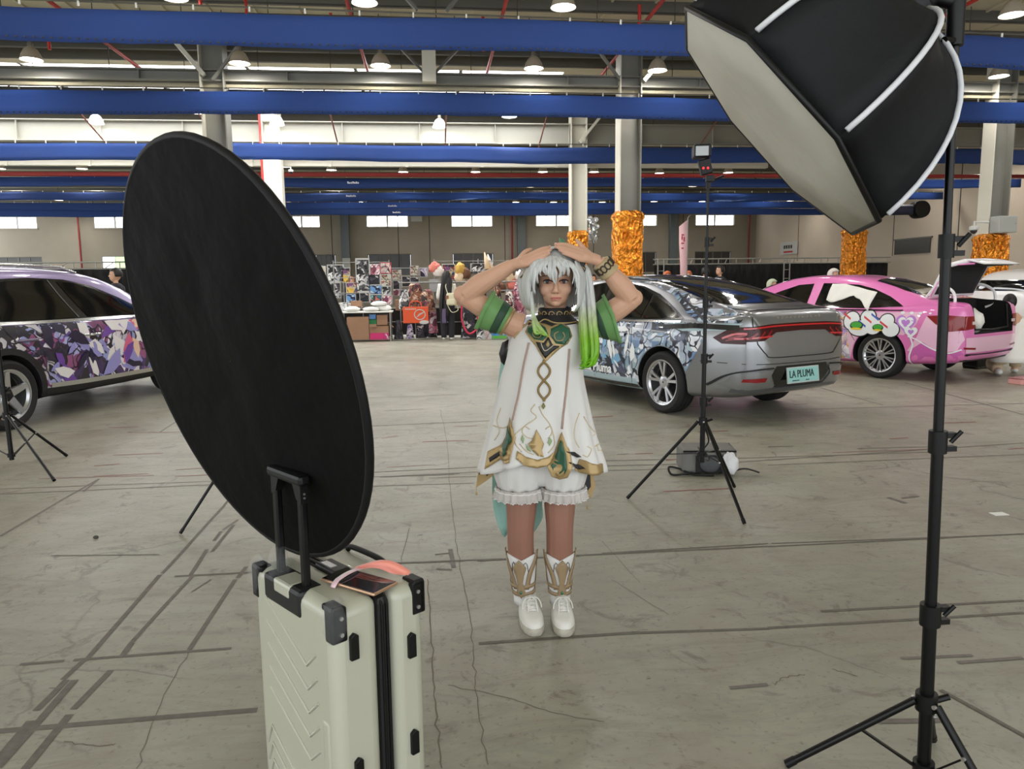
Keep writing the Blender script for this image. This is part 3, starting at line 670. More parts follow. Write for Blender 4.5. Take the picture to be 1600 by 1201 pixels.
    def wheels(s, xs, track, W, style, sides=(1, -1)):
        R = s.R; rr = R*.70
        tm = mat('tyre_rubber', rgb(24,24,25), .75, bump=(40,.2,.004)); al = mat('machined_alloy', rgb(196,197,200), .25, metal=.9); dk = mat('dark_rim_barrel', rgb(30,30,32), .5, metal=.5)
        h = W/2
        prof = [(rr,-h*.8),(rr+.02,-h*.95),(R*.9,-h),(R*.965,-h*.86),(R,-h*.6),(R,-h*.52),(R-.008,-h*.5),(R-.008,-h*.44),(R,-h*.42),(R,-h*.1),(R-.008,-h*.08),(R-.008,h*.08),(R,h*.1),(R,h*.42),(R-.008,h*.44),(R-.008,h*.5),(R,h*.52),(R,h*.6),(R*.965,h*.86),(R*.9,h),(rr+.02,h*.95),(rr,h*.8)]
        for wx in xs:
            for sg in sides:
                w = bpy.data.objects.new('wheel', None); COL.objects.link(w); w.parent = s.root; w.location = (wx, sg*track/2, R); w.empty_display_size = .1
                if sg < 0: w.rotation_euler = (0, 0, pi)
                MB().lathe(prof, 44, axis='y', cap=False).build('tyre', tm, w, smooth=35)
                MB().lathe([(rr-.005,h*.86),(rr+.012,h*.9),(rr+.012,h*.82),(rr-.02,h*.6),(rr-.03,-h*.7)], 40, axis='y', cap=False).build('rim', al, w, smooth=40)
                MB().lathe([(rr-.03,-h*.1),(0.02,-h*.05)], 30, axis='y', cap=False).build('brake_disc', dk, w)
                hub = MB().lathe([(.075,h*.45),(.07,h*.62),(.05,h*.68),(0.01,h*.69)], 20, axis='y', cap=False).build('hub_cap', dk if style == 5 else al, w, smooth=40)
                n = {10: 5, 12: 10, 5: 5}[style]
                for k in range(n):
                    a = 2*pi*k/n+.3
                    for tw in ((-.17, .17) if style == 10 else (-.1, .1) if style == 12 else (0,)):
                        w0, w1 = {10: (.016, .02), 12: (.010, .012), 5: (.05, .03)}[style]
                        i0 = Vector((cos(a+tw*.3), 0, sin(a+tw*.3)))*.055; i1 = Vector((cos(a+tw*1.15), 0, sin(a+tw*1.15)))*(rr-.012)
                        t = (i1-i0).normalized(); nn = Vector((-t.z, 0, t.x)); Y = lambda v: Vector((0, v, 0))
                        b = MB(); vs = [i0-nn*w0+Y(h*.5), i0+nn*w0+Y(h*.5), i1+nn*w1+Y(h*.7), i1-nn*w1+Y(h*.7), i0-nn*w0*.8+Y(h*.66), i0+nn*w0*.8+Y(h*.66), i1+nn*w1*.8+Y(h*.86), i1-nn*w1*.8+Y(h*.86)]
                        b.add(vs, [(0,3,2,1),(4,5,6,7),(0,1,5,4),(1,2,6,5),(2,3,7,6),(3,0,4,7)]).build('spoke', al, w)
def art_mat(name, pal, sc, seed=0., rough=.3, line=.012, stretch=(1,1,1)):
    """busy printed vinyl: warped patches of palette colours with fine dark outlines"""
    m = bpy.data.materials.new(name); m.use_nodes = True; nt = m.node_tree; L = nt.links.new; b = nt.nodes['Principled BSDF']
    tc = nt.nodes.new('ShaderNodeTexCoord'); mp = nt.nodes.new('ShaderNodeMapping'); mp.inputs['Location'].default_value = (seed, seed*.7, seed*1.3); mp.inputs['Scale'].default_value = stretch; L(tc.outputs['Object'], mp.inputs[0])
    nz = nt.nodes.new('ShaderNodeTexNoise'); nz.inputs['Scale'].default_value = sc*.55; nz.inputs['Detail'].default_value = 3; L(mp.outputs[0], nz.inputs['Vector'])
    ad = nt.nodes.new('ShaderNodeMixRGB'); ad.blend_type = 'ADD'; ad.inputs[0].default_value = 2.6/sc; L(mp.outputs[0], ad.inputs[1]); L(nz.outputs['Color'], ad.inputs[2])
    def cells(scale, off):
        v = nt.nodes.new('ShaderNodeTexVoronoi'); v.inputs['Scale'].default_value = scale; L(ad.outputs[0], v.inputs['Vector'])
        r = nt.nodes.new('ShaderNodeValToRGB'); r.color_ramp.interpolation = 'CONSTANT'; e = r.color_ramp.elements; n = len(pal)
        e[0].position = 0; e[0].color = pal[off % n]; e[1].position = 1/n; e[1].color = pal[(1+off) % n]
        for i in range(2, n): k = e.new(i/n); k.color = pal[(i+off) % n]
        sp = nt.nodes.new('ShaderNodeSeparateColor'); L(v.outputs['Color'], sp.inputs[0]); L(sp.outputs[0], r.inputs[0])
        return r.outputs[0], sp.outputs[1]
    c1, _ = cells(sc, 0); c2, s2 = cells(sc*2.7, 2)
    st = nt.nodes.new('ShaderNodeMath'); st.operation = 'GREATER_THAN'; st.inputs[1].default_value = .52; L(s2, st.inputs[0])
    mx = nt.nodes.new('ShaderNodeMixRGB'); L(st.outputs[0], mx.inputs[0]); L(c1, mx.inputs[1]); L(c2, mx.inputs[2])
    ve = nt.nodes.new('ShaderNodeTexVoronoi'); ve.feature = 'DISTANCE_TO_EDGE'; ve.inputs['Scale'].default_value = sc*1.35; L(ad.outputs[0], ve.inputs['Vector'])
    le = nt.nodes.new('ShaderNodeMath'); le.operation = 'LESS_THAN'; le.inputs[1].default_value = line*2.2; L(ve.outputs['Distance'], le.inputs[0])
    m2 = nt.nodes.new('ShaderNodeMixRGB'); L(le.outputs[0], m2.inputs[0]); L(mx.outputs[0], m2.inputs[1]); m2.inputs[2].default_value = pal[0]
    wv = nt.nodes.new('ShaderNodeTexNoise'); wv.inputs['Scale'].default_value = sc*.8; wv.inputs['Detail'].default_value = 2; L(ad.outputs[0], wv.inputs['Vector'])
    rv = nt.nodes.new('ShaderNodeValToRGB'); rv.color_ramp.elements[0].position = .35; rv.color_ramp.elements[0].color = (.55,.55,.6,1); rv.color_ramp.elements[1].position = .6; rv.color_ramp.elements[1].color = (1,1,1,1); L(wv.outputs['Fac'], rv.inputs[0])
    m3 = nt.nodes.new('ShaderNodeMixRGB'); m3.blend_type = 'MULTIPLY'; m3.inputs[0].default_value = 1; L(m2.outputs[0], m3.inputs[1]); L(rv.outputs[0], m3.inputs[2])
    L(m3.outputs[0], b.inputs['Base Color']); b.inputs['Roughness'].default_value = rough; b.inputs['Coat Weight'].default_value = .5 if rough < .5 else 0
    return m
glass_m = mat('tinted_car_glass', rgb(9,10,11), .05, spec=.7, coat=.6)
gap_m = mat('dark_panel_gap', rgb(18,18,20), .6)
lens_m = mat('red_tail_lens', rgb(128,8,18), .2, spec=.4, coat=.3, emit=(.6,.02,.03,1), estr=.01)
lensd_m = mat('dark_red_tail_lens', rgb(58,5,9), .25, spec=.3, coat=.15)
lensb_m = mat('bright_red_tail_bar', rgb(190,20,30), .15, coat=1, emit=(1,.05,.06,1), estr=.03)
gloss_black = mat('gloss_black_trim', rgb(12,12,13), .15, coat=.6)
matt_black = mat('matt_black_cladding', rgb(26,26,27), .6)
clear_lens = mat('pale_reverse_lens', rgb(225,205,205), .15, coat=1)
def rail(P, dz): return [(x, z+dz) for x, z in P]
def seam_tube(pts): return pts

# ---- silver fastback saloon with blue-white wrap
T1 = [(-1.10,.52,.50,.70,.72,.36),(-1.085,.42,.66,.86,.88,.48),(-1.05,.36,.755,.98,1.02,.58),(-1.0,.31,.80,1.035,1.115,.64),(-.93,.28,.835,1.035,1.13,.66),(-.8,.25,.868,1.015,1.145,.665),(-.6,.23,.893,1.0,1.19,.655),(-.3,.21,.91,.985,1.275,.63),(.1,.20,.915,.975,1.375,.60),(.5,.19,.917,.965,1.445,.58),(.9,.185,.918,.96,1.48,.575),(1.3,.185,.917,.955,1.485,.575),(1.7,.185,.916,.95,1.455,.58),(2.1,.185,.914,.945,1.365,.60),(2.5,.185,.91,.94,1.20,.64),(2.85,.19,.90,.935,1.02,.69),(3.1,.195,.89,.91,.98,.67),(3.4,.21,.85,.85,.91,.62),(3.6,.24,.76,.76,.80,.52),(3.7,.32,.60,.64,.67,.38)]
T1 = [(a,b,h*.955*(1-.07*max(0,min(1,(-.55-a)/.45))),zs,zt,ht*.97) for a,b,h,zs,zt,ht in T1]
silver = mat('silver_grey_metallic_paint', rgb(146,148,152), .28, metal=.75, coat=1)
wrapA = art_mat('blue_white_printed_wrap', [rgb(34,38,52), rgb(226,230,238), rgb(150,178,196), rgb(196,208,226), rgb(78,88,118), rgb(240,242,246), rgb(120,150,186), rgb(176,196,206)], 4.2, 1.7, line=.02)
paleb = mat('pale_blue_vinyl', rgb(168,190,198), .3, coat=.8)
c = Car('silver_car', 'silver grey fastback car with printed side wrap behind the standing person', (3.22,8.155), (-.40,.917), T1, silver, (0, 2.72), .335)
c.wheels((0, 2.72), 1.52, .225, 10)
S = 'L'
c.decal(S, [(.37,.30),(2.3,.30),(2.36,.95),(-.1,.985),(-.5,.99),(-.62,.88),(-.52,.70),(-.40,.52),(-.37,.46)]+[(.40*cos(a),.335+.40*sin(a)) for a in [RAD(165-i*15) for i in range(11)]], wrapA, 'printed_wrap', .003)
c.decal(S, [(.37,.20),(2.3,.20),(2.3,.33),(.42,.33)], paleb, 'lower_wrap_band', .0045)
c.decal(S, [(-.98,1.0),(-.6,.985),(-.1,.975),(.0,.95),(-.3,.90),(-.9,.93)], paleb, 'shoulder_wrap', .0035)
c.decal(S, [(-.98,1.07),(-.6,1.17),(-.3,1.25),(.1,1.35),(.5,1.42),(.5,1.375),(.1,1.26),(-.25,1.08),(-.5,1.0),(-.95,1.0)], wrapA, 'pillar_wrap', .003)
c.decal(S, [(.5,1.42),(1.0,1.455),(1.0,1.425),(.5,1.375)], wrapA, 'roof_rail_wrap', .003)
c.decal(S, [(-.28,1.02),(.0,1.14),(.3,1.265),(.62,1.35),(1.0,1.395),(1.4,1.395),(1.8,1.34),(2.2,1.18),(2.5,1.0),(2.5,.975),(1.5,.975),(.5,.985)], gloss_black, 'window_surround', .005)
c.decal(S, [(.42,1.005),(.42,1.265),(.64,1.335),(1.0,1.375),(1.18,1.378),(1.18,.995)], glass_m, 'side_window', .009)
c.decal(S, [(-.2,1.03),(.05,1.14),(.38,1.255),(.38,1.005)], glass_m, 'quarter_window', .009)
c.decal(S, [(1.26,.995),(1.26,1.378),(1.45,1.37),(1.8,1.315),(2.2,1.15),(2.4,1.01),(2.4,.99)], glass_m, 'side_window', .009)
c.line(S, [(-.25,.99),(.6,.965),(1.5,.955),(2.5,.955)], .018, CHROME, 'chrome_strip', .012)
c.line(S, [(.52,.985),(.50,.75),(.38,.55),(.48,.38),(.5,.24)], .008, gap_m, 'door_gap')
c.line(S, [(1.22,.97),(1.24,.6),(1.2,.24)], .008, gap_m, 'door_gap')
c.decal(S, [(.62,.83),(.86,.82),(.86,.785),(.62,.795)], silver, 'door_handle', .02)
c.line(S, [(.40,.25),(1.2,.235),(2.3,.235)], .035, gloss_black, 'sill_strip', .006)
c.line(S, [(-.95,.955),(-.5,.96),(-.25,.945),(.0,.93)], .05, gloss_black, 'dark_shoulder_blade', .007)
for sd in 'LR':
    # tail lamp wraps round the corner onto the side
    c.decal(sd, [(-1.03,.965),(-.86,.945),(-.70,.855),(-.80,.80),(-1.02,.80)], lensd_m, 'tail_lamp', .006, label='dark red tail lamp')
    c.line(sd, [(-1.02,.90),(-.92,.895),(-.80,.85)], .02, lensb_m, 'lamp_bar', .009)
    c.line(sd, [(-1.02,.85),(-.92,.845),(-.84,.83)], .014, lens_m, 'lamp_bar', .009)
c.decal('B', [(-.76,.96),(-.4,.985),(0,.99),(.4,.985),(.76,.96),(.77,.82),(.52,.83),(.36,.905),(0,.915),(-.36,.905),(-.52,.83),(-.77,.82)], lensd_m, 'tail_lamp_band', .006, label='full width dark red tail lamp band')
c.line('B', [(-.7,.945),(-.4,.962),(0,.966),(.4,.962),(.7,.945)], .014, lensb_m, 'lamp_bar', .010)
for sg in (1,-1):
    for i in range(4): c.line('B', [(sg*(.42+.09*i),.925-.01*i),(sg*(.5+.09*i),.85)], .02, lens_m, 'lamp_segment', .009)
    c.line('B', [(sg*.42,.87),(sg*.62,.86),(sg*.75,.85)], .016, lensb_m, 'lamp_bar', .0095)
c.line('B', [(-.60,.80),(-.5,.70),(-.42,.665),(0,.66),(.42,.665),(.5,.70),(.60,.80)], .010, gap_m, 'boot_gap')
c.line('B', [(-.60,.80),(-.64,.98),(-.62,1.06)], .009, gap_m, 'boot_gap'); c.line('B', [(.60,.80),(.64,.98),(.62,1.06)], .009, gap_m, 'boot_gap')
c.line('B', [(-.85,.615),(-.4,.60),(0,.598),(.4,.60),(.85,.615)], .007, gap_m, 'bumper_gap')
c.decal('B', [(-.36,.575),(.36,.575),(.42,.50),(.34,.37),(-.34,.37),(-.42,.50)], gloss_black, 'plate_recess', .004)
for sg in (1,-1):
    c.decal('B', [(sg*.40,.545),(sg*.74,.52),(sg*.80,.40),(sg*.72,.36),(sg*.36,.365),(sg*.44,.46)], silver, 'bumper_insert', .012)
    c.line('B', [(sg*.40,.56),(sg*.66,.545),(sg*.77,.50),(sg*.83,.38)], .014, gap_m, 'insert_gap', .014)
    c.decal('B', [(sg*.48,.47),(sg*.70,.465),(sg*.71,.435),(sg*.50,.43)], lens_m, 'reflector', .018)
c.line('B', [(-.75,.345),(-.3,.345),(.3,.345),(.75,.345)], .035, mat('satin_grey_diffuser',rgb(112,114,118),.35,metal=.6), 'diffuser_lip', .012)
pl = thing('plate', None, None); pl.parent = c.root; pl.name = 'number_plate'
pl.location = (-1.125, 0, .475); pl.rotation_euler = (RAD(90)-.12, 0, RAD(-90))
MB().box((0,0,0),(.44,.14,.012)).build('plate_panel', mat('pale_teal_plate', rgb(150,204,200), .4), pl, bevel=.008)
MB().box((0,0,-.004),(.46,.16,.012)).build('plate_frame', mat('plate_rim', rgb(190,196,196), .35), pl)
pk = mat('plate_black_ink', rgb(18,22,24), .5)
text_mesh('plate_lettering', 'LA PLUMA', .105, .002, pk, pl, Matrix.Translation((-.03,.008,.008)) @ Matrix.Diagonal((.74,1.0,1,1)))
MB().box((-.12,-.054,.007),(.1,.008,.003)).build('plate_small_print', pk, pl)
MB().box((.05,-.054,.007),(.05,.008,.003)).build('plate_small_print', pk, pl)
for i in range(11):
    p, nr = c.hit('B', .30-i*.06, 1.045)
    MB().box((p.x-.004,.30-i*.06,1.045),(.006,.03,.022)).build('badge_letter', CHROME, c.root)
# glass roof, rear window, windscreen
c.decal('T', [(-.62,.56),(-.3,.585),(.1,.545),(.46,.51),(.5,0),(.46,-.51),(.1,-.545),(-.3,-.585),(-.62,-.56),(-.66,0)], glass_m, 'rear_window', .005, step=.06)
c.decal('T', [(.50,.525),(1.3,.535),(1.85,.53),(1.9,0),(1.85,-.53),(1.3,-.535),(.50,-.525),(.54,0)], mat('dark_glass_roof', rgb(52,54,58), .12, coat=1), 'glass_roof', .004, step=.08)
c.decal('T', [(1.92,.53),(2.35,.60),(2.75,.66),(2.85,0),(2.75,-.66),(2.35,-.60),(1.92,-.53),(1.97,0)], glass_m, 'windscreen', .005, step=.08)
c.decal('T', [(-.95,.60),(-.68,.60),(-.70,0),(-.68,-.60),(-.95,-.60),(-.99,0)], silver, 'boot_lid', .006, step=.06)
tx = text_mesh('wrap_lettering', 'La Pluma', .15, .002, mat('white_vinyl', rgb(235,238,240), .4), c.root, Matrix.Translation((1.12,.886,.40)) @ Matrix.Rotation(pi,4,'Z') @ Matrix.Rotation(pi/2,4,'X'), bold=.004)
tx2 = text_mesh('lettering_outline', 'La Pluma', .15, .001, mat('dark_navy_vinyl', rgb(30,34,46), .5), tx, Matrix.Translation((1.12,.883,.40)) @ Matrix.Rotation(pi,4,'Z') @ Matrix.Rotation(pi/2,4,'X'), bold=.012)
# feather sweeps of the print
fw = mat('white_vinyl', rgb(235,238,240), .3); fn = mat('dark_navy_vinyl', rgb(30,34,46), .4); fb = mat('sky_blue_vinyl', rgb(120,170,205), .3); fg = mat('grey_blue_vinyl', rgb(130,140,160), .3)
random.seed(11)
for i in range(26):
    x = random.uniform(.5,1.9); z = random.uniform(.42,.88); a = random.uniform(-.6,1.9); l = random.uniform(.12,.34); w = l*random.uniform(.12,.3)
    cx, cz = cos(a), sin(a); pts = [(0,-.0),(.3,w),(.7,w*.8),(1,0),(.6,-w*.35),(.25,-w*.3)]
    c.decal(S, [(x+cx*l*p-cz*q, z+cz*l*p+cx*q) for p, q in pts], (fw,fn,fb,fg,fw,fn)[i % 6], 'feather_print', .005+.0002*i, step=.09)
for i in range(9):
    t = i/8; x = -.55+t*.45; z = 1.03+t*.19
    c.decal(S, [(x,z),(x+.13,z+.055),(x+.11,z+.03),(x+.02,z-.015)], fn, 'feather_print', .006, step=.09)

# ---- pink saloon with open boot
T2 = [(-1.10,.50,.52,.70,.72,.38),(-1.08,.40,.68,.86,.90,.50),(-1.05,.34,.76,.96,1.02,.58),(-1.0,.30,.805,1.0,1.07,.64),(-.9,.27,.845,1.0,1.09,.66),(-.7,.25,.878,.99,1.105,.67),(-.5,.23,.895,.98,1.135,.66),(-.25,.21,.905,.97,1.225,.62),(.1,.20,.91,.96,1.345,.585),(.5,.19,.912,.955,1.43,.57),(.9,.185,.913,.95,1.465,.565),(1.3,.185,.912,.945,1.465,.565),(1.7,.185,.91,.94,1.43,.57),(2.1,.185,.908,.935,1.33,.60),(2.5,.19,.90,.93,1.16,.64),(2.85,.195,.89,.92,1.0,.68),(3.1,.20,.87,.89,.95,.66),(3.4,.21,.82,.82,.88,.6),(3.55,.26,.74,.74,.78,.5),(3.62,.34,.58,.64,.66,.36)]
pink = mat('candy_pink_vinyl', rgb(226,120,186), .3, coat=.9); lpink = mat('pale_pink_vinyl', rgb(238,190,216), .3, coat=.9); mag = mat('magenta_pink_vinyl', rgb(205,96,176), .3, coat=.9)
whv = mat('white_vinyl', rgb(235,238,240), .3)
wrapB = art_mat('white_lilac_printed_wrap', [rgb(120,92,148), rgb(246,240,246), rgb(232,214,236), rgb(252,246,244), rgb(246,206,196), rgb(190,160,210), rgb(250,244,248), rgb(238,196,110)], 5.0, 4.1, line=.012)
c2 = Car('pink_car', 'pink wrapped saloon car with its boot lid open', (7.05,10.45), (-.48,.877), T2, pink, (0, 2.66), .33, cuts=[((-1.3,-.56,.66),(-.60,.56,1.3))])
c2.wheels((0, 2.66), 1.58, .22, 12)
S = 'L'
c2.decal(S, [(-.40,.42),(-.52,.62),(-.62,.9),(-1.0,.9),(-1.06,.6),(-1.0,.45),(-.7,.40)], lpink, 'pale_rear_flank', .0035)
c2.decal(S, [(.42,.28),(2.2,.28),(2.2,.93),(.36,.93),(-.55,.95),(-.5,.78),(-.34,.63)]+[(.40*cos(a),.33+.40*sin(a)) for a in [RAD(130-i*14) for i in range(10)]], lpink, 'pale_door_panel', .003)
c2.decal(S, [(.42,.25),(1.35,.25),(1.30,.60),(1.30,.93),(.50,.93),(.46,.75),(.47,.55)], wrapB, 'printed_wrap', .0045)
c2.decal(S, [(-.42,.30),(-.46,.45),(-.60,.55),(-.74,.46),(-.9,.42),(-1.03,.46),(-1.05,.40),(-.95,.30),(-.6,.24)], mag, 'lower_magenta_wave', .005)
c2.line(S, [(-.40,.62),(-.52,.58),(-.62,.52),(-.76,.45),(-.92,.42),(-1.04,.47)], .016, whv, 'white_swoosh', .007)
c2.line(S, [(-.43,.62),(-.47,.5),(-.43,.35),(-.44,.24)], .02, whv, 'white_swoosh', .0075)
c2.decal(S, [(-.36,1.02),(-.1,1.15),(.2,1.265),(.5,1.335),(.9,1.365),(1.3,1.36),(1.6,1.32),(2.0,1.16),(2.35,.985),(2.35,.955),(1.4,.955),(.2,.965)], pink, 'pillar_frame', .004)
c2.decal(S, [(-.28,1.015),(-.02,1.145),(.25,1.25),(.5,1.31),(.9,1.335),(1.08,1.335),(1.08,.975),(.3,.98)], glass_m, 'side_window', .008)
c2.decal(S, [(1.22,.975),(1.24,1.33),(1.5,1.31),(1.85,1.195),(2.2,1.015),(2.22,.975)], glass_m, 'side_window', .008)
c2.line(S, [(-.3,.965),(.3,.955),(1.2,.95),(2.3,.945)], .014, gloss_black, 'belt_strip', .012)
c2.line(S, [(.44,.96),(.46,.7),(.36,.52)], .008, gap_m, 'door_gap'); c2.line(S, [(1.15,.95),(1.16,.6),(1.12,.24)], .008, gap_m, 'door_gap')
bub = mat('bubble_outline_black', rgb(26,22,30), .4); bst_r = mat('red_stripe_vinyl', rgb(214,62,66), .35); bst_b = mat('blue_stripe_vinyl', rgb(60,92,186), .35); grn = mat('green_sticker_vinyl', rgb(70,168,60), .35); yel = mat('yellow_sticker_vinyl', rgb(238,206,60), .35); lil = mat('lilac_heart_vinyl', rgb(190,130,212), .35)
def blob(x, z, rx, rz, n=18, a0=0): return [(x+rx*cos(2*pi*k/n+a0), z+rz*sin(2*pi*k/n+a0)) for k in range(n)]
BL = [(.42,.80,.12,.13),(.18,.86,.11,.10),(.10,.74,.13,.12),(-.10,.82,.10,.09),(-.16,.70,.12,.10),(.30,.70,.16,.11)]
for i, (x, z, a, d) in enumerate(BL): c2.decal(S, blob(x,z,a+.016,d+.016), bub, 'bubble_outline', .006, step=.07)
for i, (x, z, a, d) in enumerate(BL): c2.decal(S, blob(x,z,a,d), whv, 'bubble_print', .0075, step=.07)
for i, (x, z) in enumerate(((.12,.80),(.02,.84),(-.12,.74),(.2,.74),(.44,.84))):
    c2.decal(S, [(x,z),(x+.12,z+.08),(x+.12,z+.05),(x,z-.03)], (bst_r,bst_b)[i % 2], 'stripe_print', .009, step=.08)
for x, z, q in ((.34,.735,1),(.02,.72,.8)):
    c2.decal(S, blob(x,z,.10*q,.062*q), bub, 'sticker_outline', .010, step=.07); c2.decal(S, blob(x,z+.008,.085*q,.045*q), grn, 'green_sticker_patch', .0115, step=.07); c2.decal(S, blob(x,z-.045*q,.085*q,.016*q), yel, 'yellow_sticker_patch', .012, step=.07)
def heart(x, z, r): return [(x-r*.062*16*sin(t)**3, z+r*.062*(13*cos(t)-5*cos(2*t)-2*cos(3*t)-cos(4*t))) for t in [2*pi*k/22 for k in range(22)]]
for x, z, r, m in ((-.36,.80,.14,lil),(-.36,.80,.105,whv),(-.36,.80,.06,lil),(-.44,.68,.09,whv),(-.44,.68,.04,lil)): c2.decal(S, heart(x,z,r), m, 'heart_print', .006+r*-.01+.002, step=.07)
for i in range(4): c2.decal(S, blob(-.30-.12*i,.935,.03-.004*i,.022-.003*i,12), whv, 'dot_print', .006, step=.06)
for sd in 'LR': c2.decal(sd, [(-1.06,.90),(-.86,.915),(-.62,.90),(-.74,.80),(-.90,.70),(-1.06,.72)], lens_m, 'tail_lamp', .008, label='red tail lamp')
for sg in (1,-1):
    c2.decal('B', [(sg*.56,.90),(sg*.74,.90),(sg*.76,.72),(sg*.55,.74)], lens_m, 'tail_lamp', .007, label='red tail lamp'); c2.decal('B', [(sg*.50,.83),(sg*.62,.83),(sg*.62,.79),(sg*.50,.79)], clear_lens, 'reverse_lens', .010)
    c2.line('B', [(sg*.5,.47),(sg*.74,.485)], .025, lens_m, 'reflector', .01)
c2.line('B', [(-.70,.36),(-.3,.345),(.3,.345),(.70,.36)], .10, matt_black, 'lower_bumper', .01)
c2.decal('B', [(-.72,.62),(.72,.62),(.7,.42),(-.7,.42)], lpink, 'pale_bumper_panel', .005)
c2.decal('T', [(-.42,.50),(-.15,.54),(.3,.50),(.36,0),(.3,-.50),(-.15,-.54),(-.42,-.50),(-.48,0)], glass_m, 'rear_window', .005, step=.06)
c2.decal('T', [(1.72,.53),(2.2,.58),(2.65,.64),(2.75,0),(2.65,-.64),(2.2,-.58),(1.72,-.53),(1.78,0)], glass_m, 'windscreen', .005, step=.08)
# white cloth hung over the window
cl = MB(); P = []
for i in range(9):
    row = []
    for j in range(15):
        x = .92-j*.052; z = 1.33-.012*max(0,(j-4))-i*(.024+.010*sin(j*.45+.6)+.004*(j > 8)); p, nr = c2.hit('L', x, min(z,1.36)); q = p+Vector((0,1,0))*(.022+.012*sin(j*1.3+i*.5)); row.append((q.x,q.y,z))
    P.append(row)
co = MB().grid(P).build('window_cloth', mat('white_cotton', rgb(232,230,224), .85), smooth=180, solid=.004, label='white cloth hung over the pink car rear window', cat='cloth')
co.location = c2.root.location; co.rotation_euler = c2.root.rotation_euler
# open boot lid
lid = bpy.data.objects.new('boot_lid', None); COL.objects.link(lid); lid.parent = c2.root; lid.location = (-.50, 0, 1.14); lid.rotation_euler = (0, RAD(66), 0)
wh = mat('white_gloss_paint', rgb(232,230,232), .3, coat=.6)
P = []; Q = []
for i in range(9):
    t = i/8; x = -.02-.60*t; row = []; rq = []
    drop = 0 if t < .75 else -(t-.75)*1.2
    for j in range(13):
        y = -.60+1.2*j/12; e = 1-abs(y)/.6; h = .03*min(1, e*5)
        row.append((x, y*(1-.06*t), drop+h-.012*(abs(y)/.6)**2)); rq.append((x*.96-.02, y*.92, drop-.025))
    P.append(row); Q.append(rq)
for j in range(13):
    pass
MB().grid(P).build('lid_skin', pink, lid, smooth=50, solid=.012); MB().grid(Q).build('lid_lining', mat('dark_boot_lining', rgb(34,34,36), .9), lid, smooth=60, solid=.008)
fr = [(-.04,-.57,.0),(-.04,.57,.0),(-.46,.57,.0),(-.60,.54,-.18),(-.62,0,-.2),(-.60,-.54,-.18),(-.46,-.57,.0)]
MB().tube(fr,.035,8,closed=True).build('lid_rim', wh, lid, smooth=60)
drp = MB().grid([[(-.57,y,-.12),(-.63,y,-.20),(-.66,y,-.40)] for y in [-.52+.0866*k for k in range(13)]]).build('lid_rear_panel', wh, lid, smooth=60, solid=.02)
for sg in (1,-1):
    MB().tube(spline([(-.44,sg*.56,1.13),(-.60,sg*.57,1.30),(-.80,sg*.58,1.22),(-.83,sg*.58,1.05),(-.72,sg*.57,.98)],6),.02,8).build('boot_hinge', wh, c2.root, smooth=60)
MB().tube([(-.62,.62,1.06),(-.98,.60,1.04),(-1.02,.50,1.0),(-1.06,.48,.72),(-1.07,0,.70),(-1.06,-.48,.72),(-1.02,-.50,1.0),(-.98,-.60,1.04),(-.62,-.62,1.06)],.016,8).build('boot_seal', BLACK, c2.root, smooth=50)
def sack(name, c0, r, m, label, cat, seed=0, rz=0, n=22, k=10, amp=.16):
    P = []
    for i in range(k+1):
        a = pi*(.03+.94*i/k); row = []
        for j in range(n):
            w = 2*pi*j/n; d = Vector((sin(a)*cos(w), sin(a)*sin(w), cos(a))); q = 1+amp*noise.noise(d*2.1+Vector((seed,0,0)))+amp*.5*noise.noise(d*4.7+Vector((0,seed,0)))
            e = Vector((d.x*r[0], d.y*r[1], d.z*r[2]))*q; row.append((e.x*cos(rz)-e.y*sin(rz)+c0[0], e.x*sin(rz)+e.y*cos(rz)+c0[1], max(e.z, -r[2]*.8)+c0[2]))
        P.append(row)
    b = MB().grid(P, close_v=True); nn = len(P)*n
    b.f += [tuple(range(n))[::-1], tuple(range(nn-n, nn))]
    return b.build(name, m, smooth=180, label=label, cat=cat)
bagp = c2.root.matrix_basis @ Vector((-.80,.12,.80))
sack('white_sack', bagp, (.17,.24,.19), MATS['white_cotton'], 'crumpled white bag lying in the open pink boot', 'bag', 3)

# ---- purple wrapped utility car at left
T3 = [(-.92,.55,.60,.90,.92,.5),(-.89,.42,.74,1.05,1.30,.50),(-.82,.34,.82,1.07,1.45,.54),(-.7,.30,.865,1.06,1.545,.565),(-.5,.27,.895,1.05,1.60,.585),(-.2,.25,.91,1.045,1.635,.60),(.3,.24,.92,1.04,1.655,.61),(.8,.235,.925,1.035,1.65,.615),(1.3,.235,.925,1.03,1.625,.615),(1.7,.235,.923,1.03,1.56,.62),(2.1,.24,.92,1.03,1.43,.64),(2.5,.245,.91,1.03,1.23,.68),(2.8,.25,.90,1.02,1.09,.70),(3.1,.26,.885,.98,1.05,.68),(3.4,.28,.85,.92,.98,.62),(3.6,.32,.74,.82,.86,.5),(3.68,.42,.58,.70,.73,.38)]
lav = mat('lavender_metallic_paint', rgb(138,124,164), .3, metal=.3, coat=.8)
wrapC = art_mat('purple_printed_wrap', [rgb(30,26,42), rgb(112,92,168), rgb(226,222,236), rgb(62,46,92), rgb(150,160,214), rgb(150,80,130), rgb(226,222,226), rgb(70,44,104), rgb(176,176,226), rgb(44,38,64)], 3.3, 9.3, line=.016)
h3 = Vector((.30,.954)); n3 = Vector((h3.y,-h3.x)); ctr = Vector((-4.33,8.02))-n3*.80
c3 = Car('purple_car', 'purple utility car with printed doors at the left edge', (ctr.x,ctr.y), (h3.x,h3.y), T3, lav, (0, 2.70), .355)
c3.wheels((0, 2.70), 1.62, .235, 5)
S = 'R'
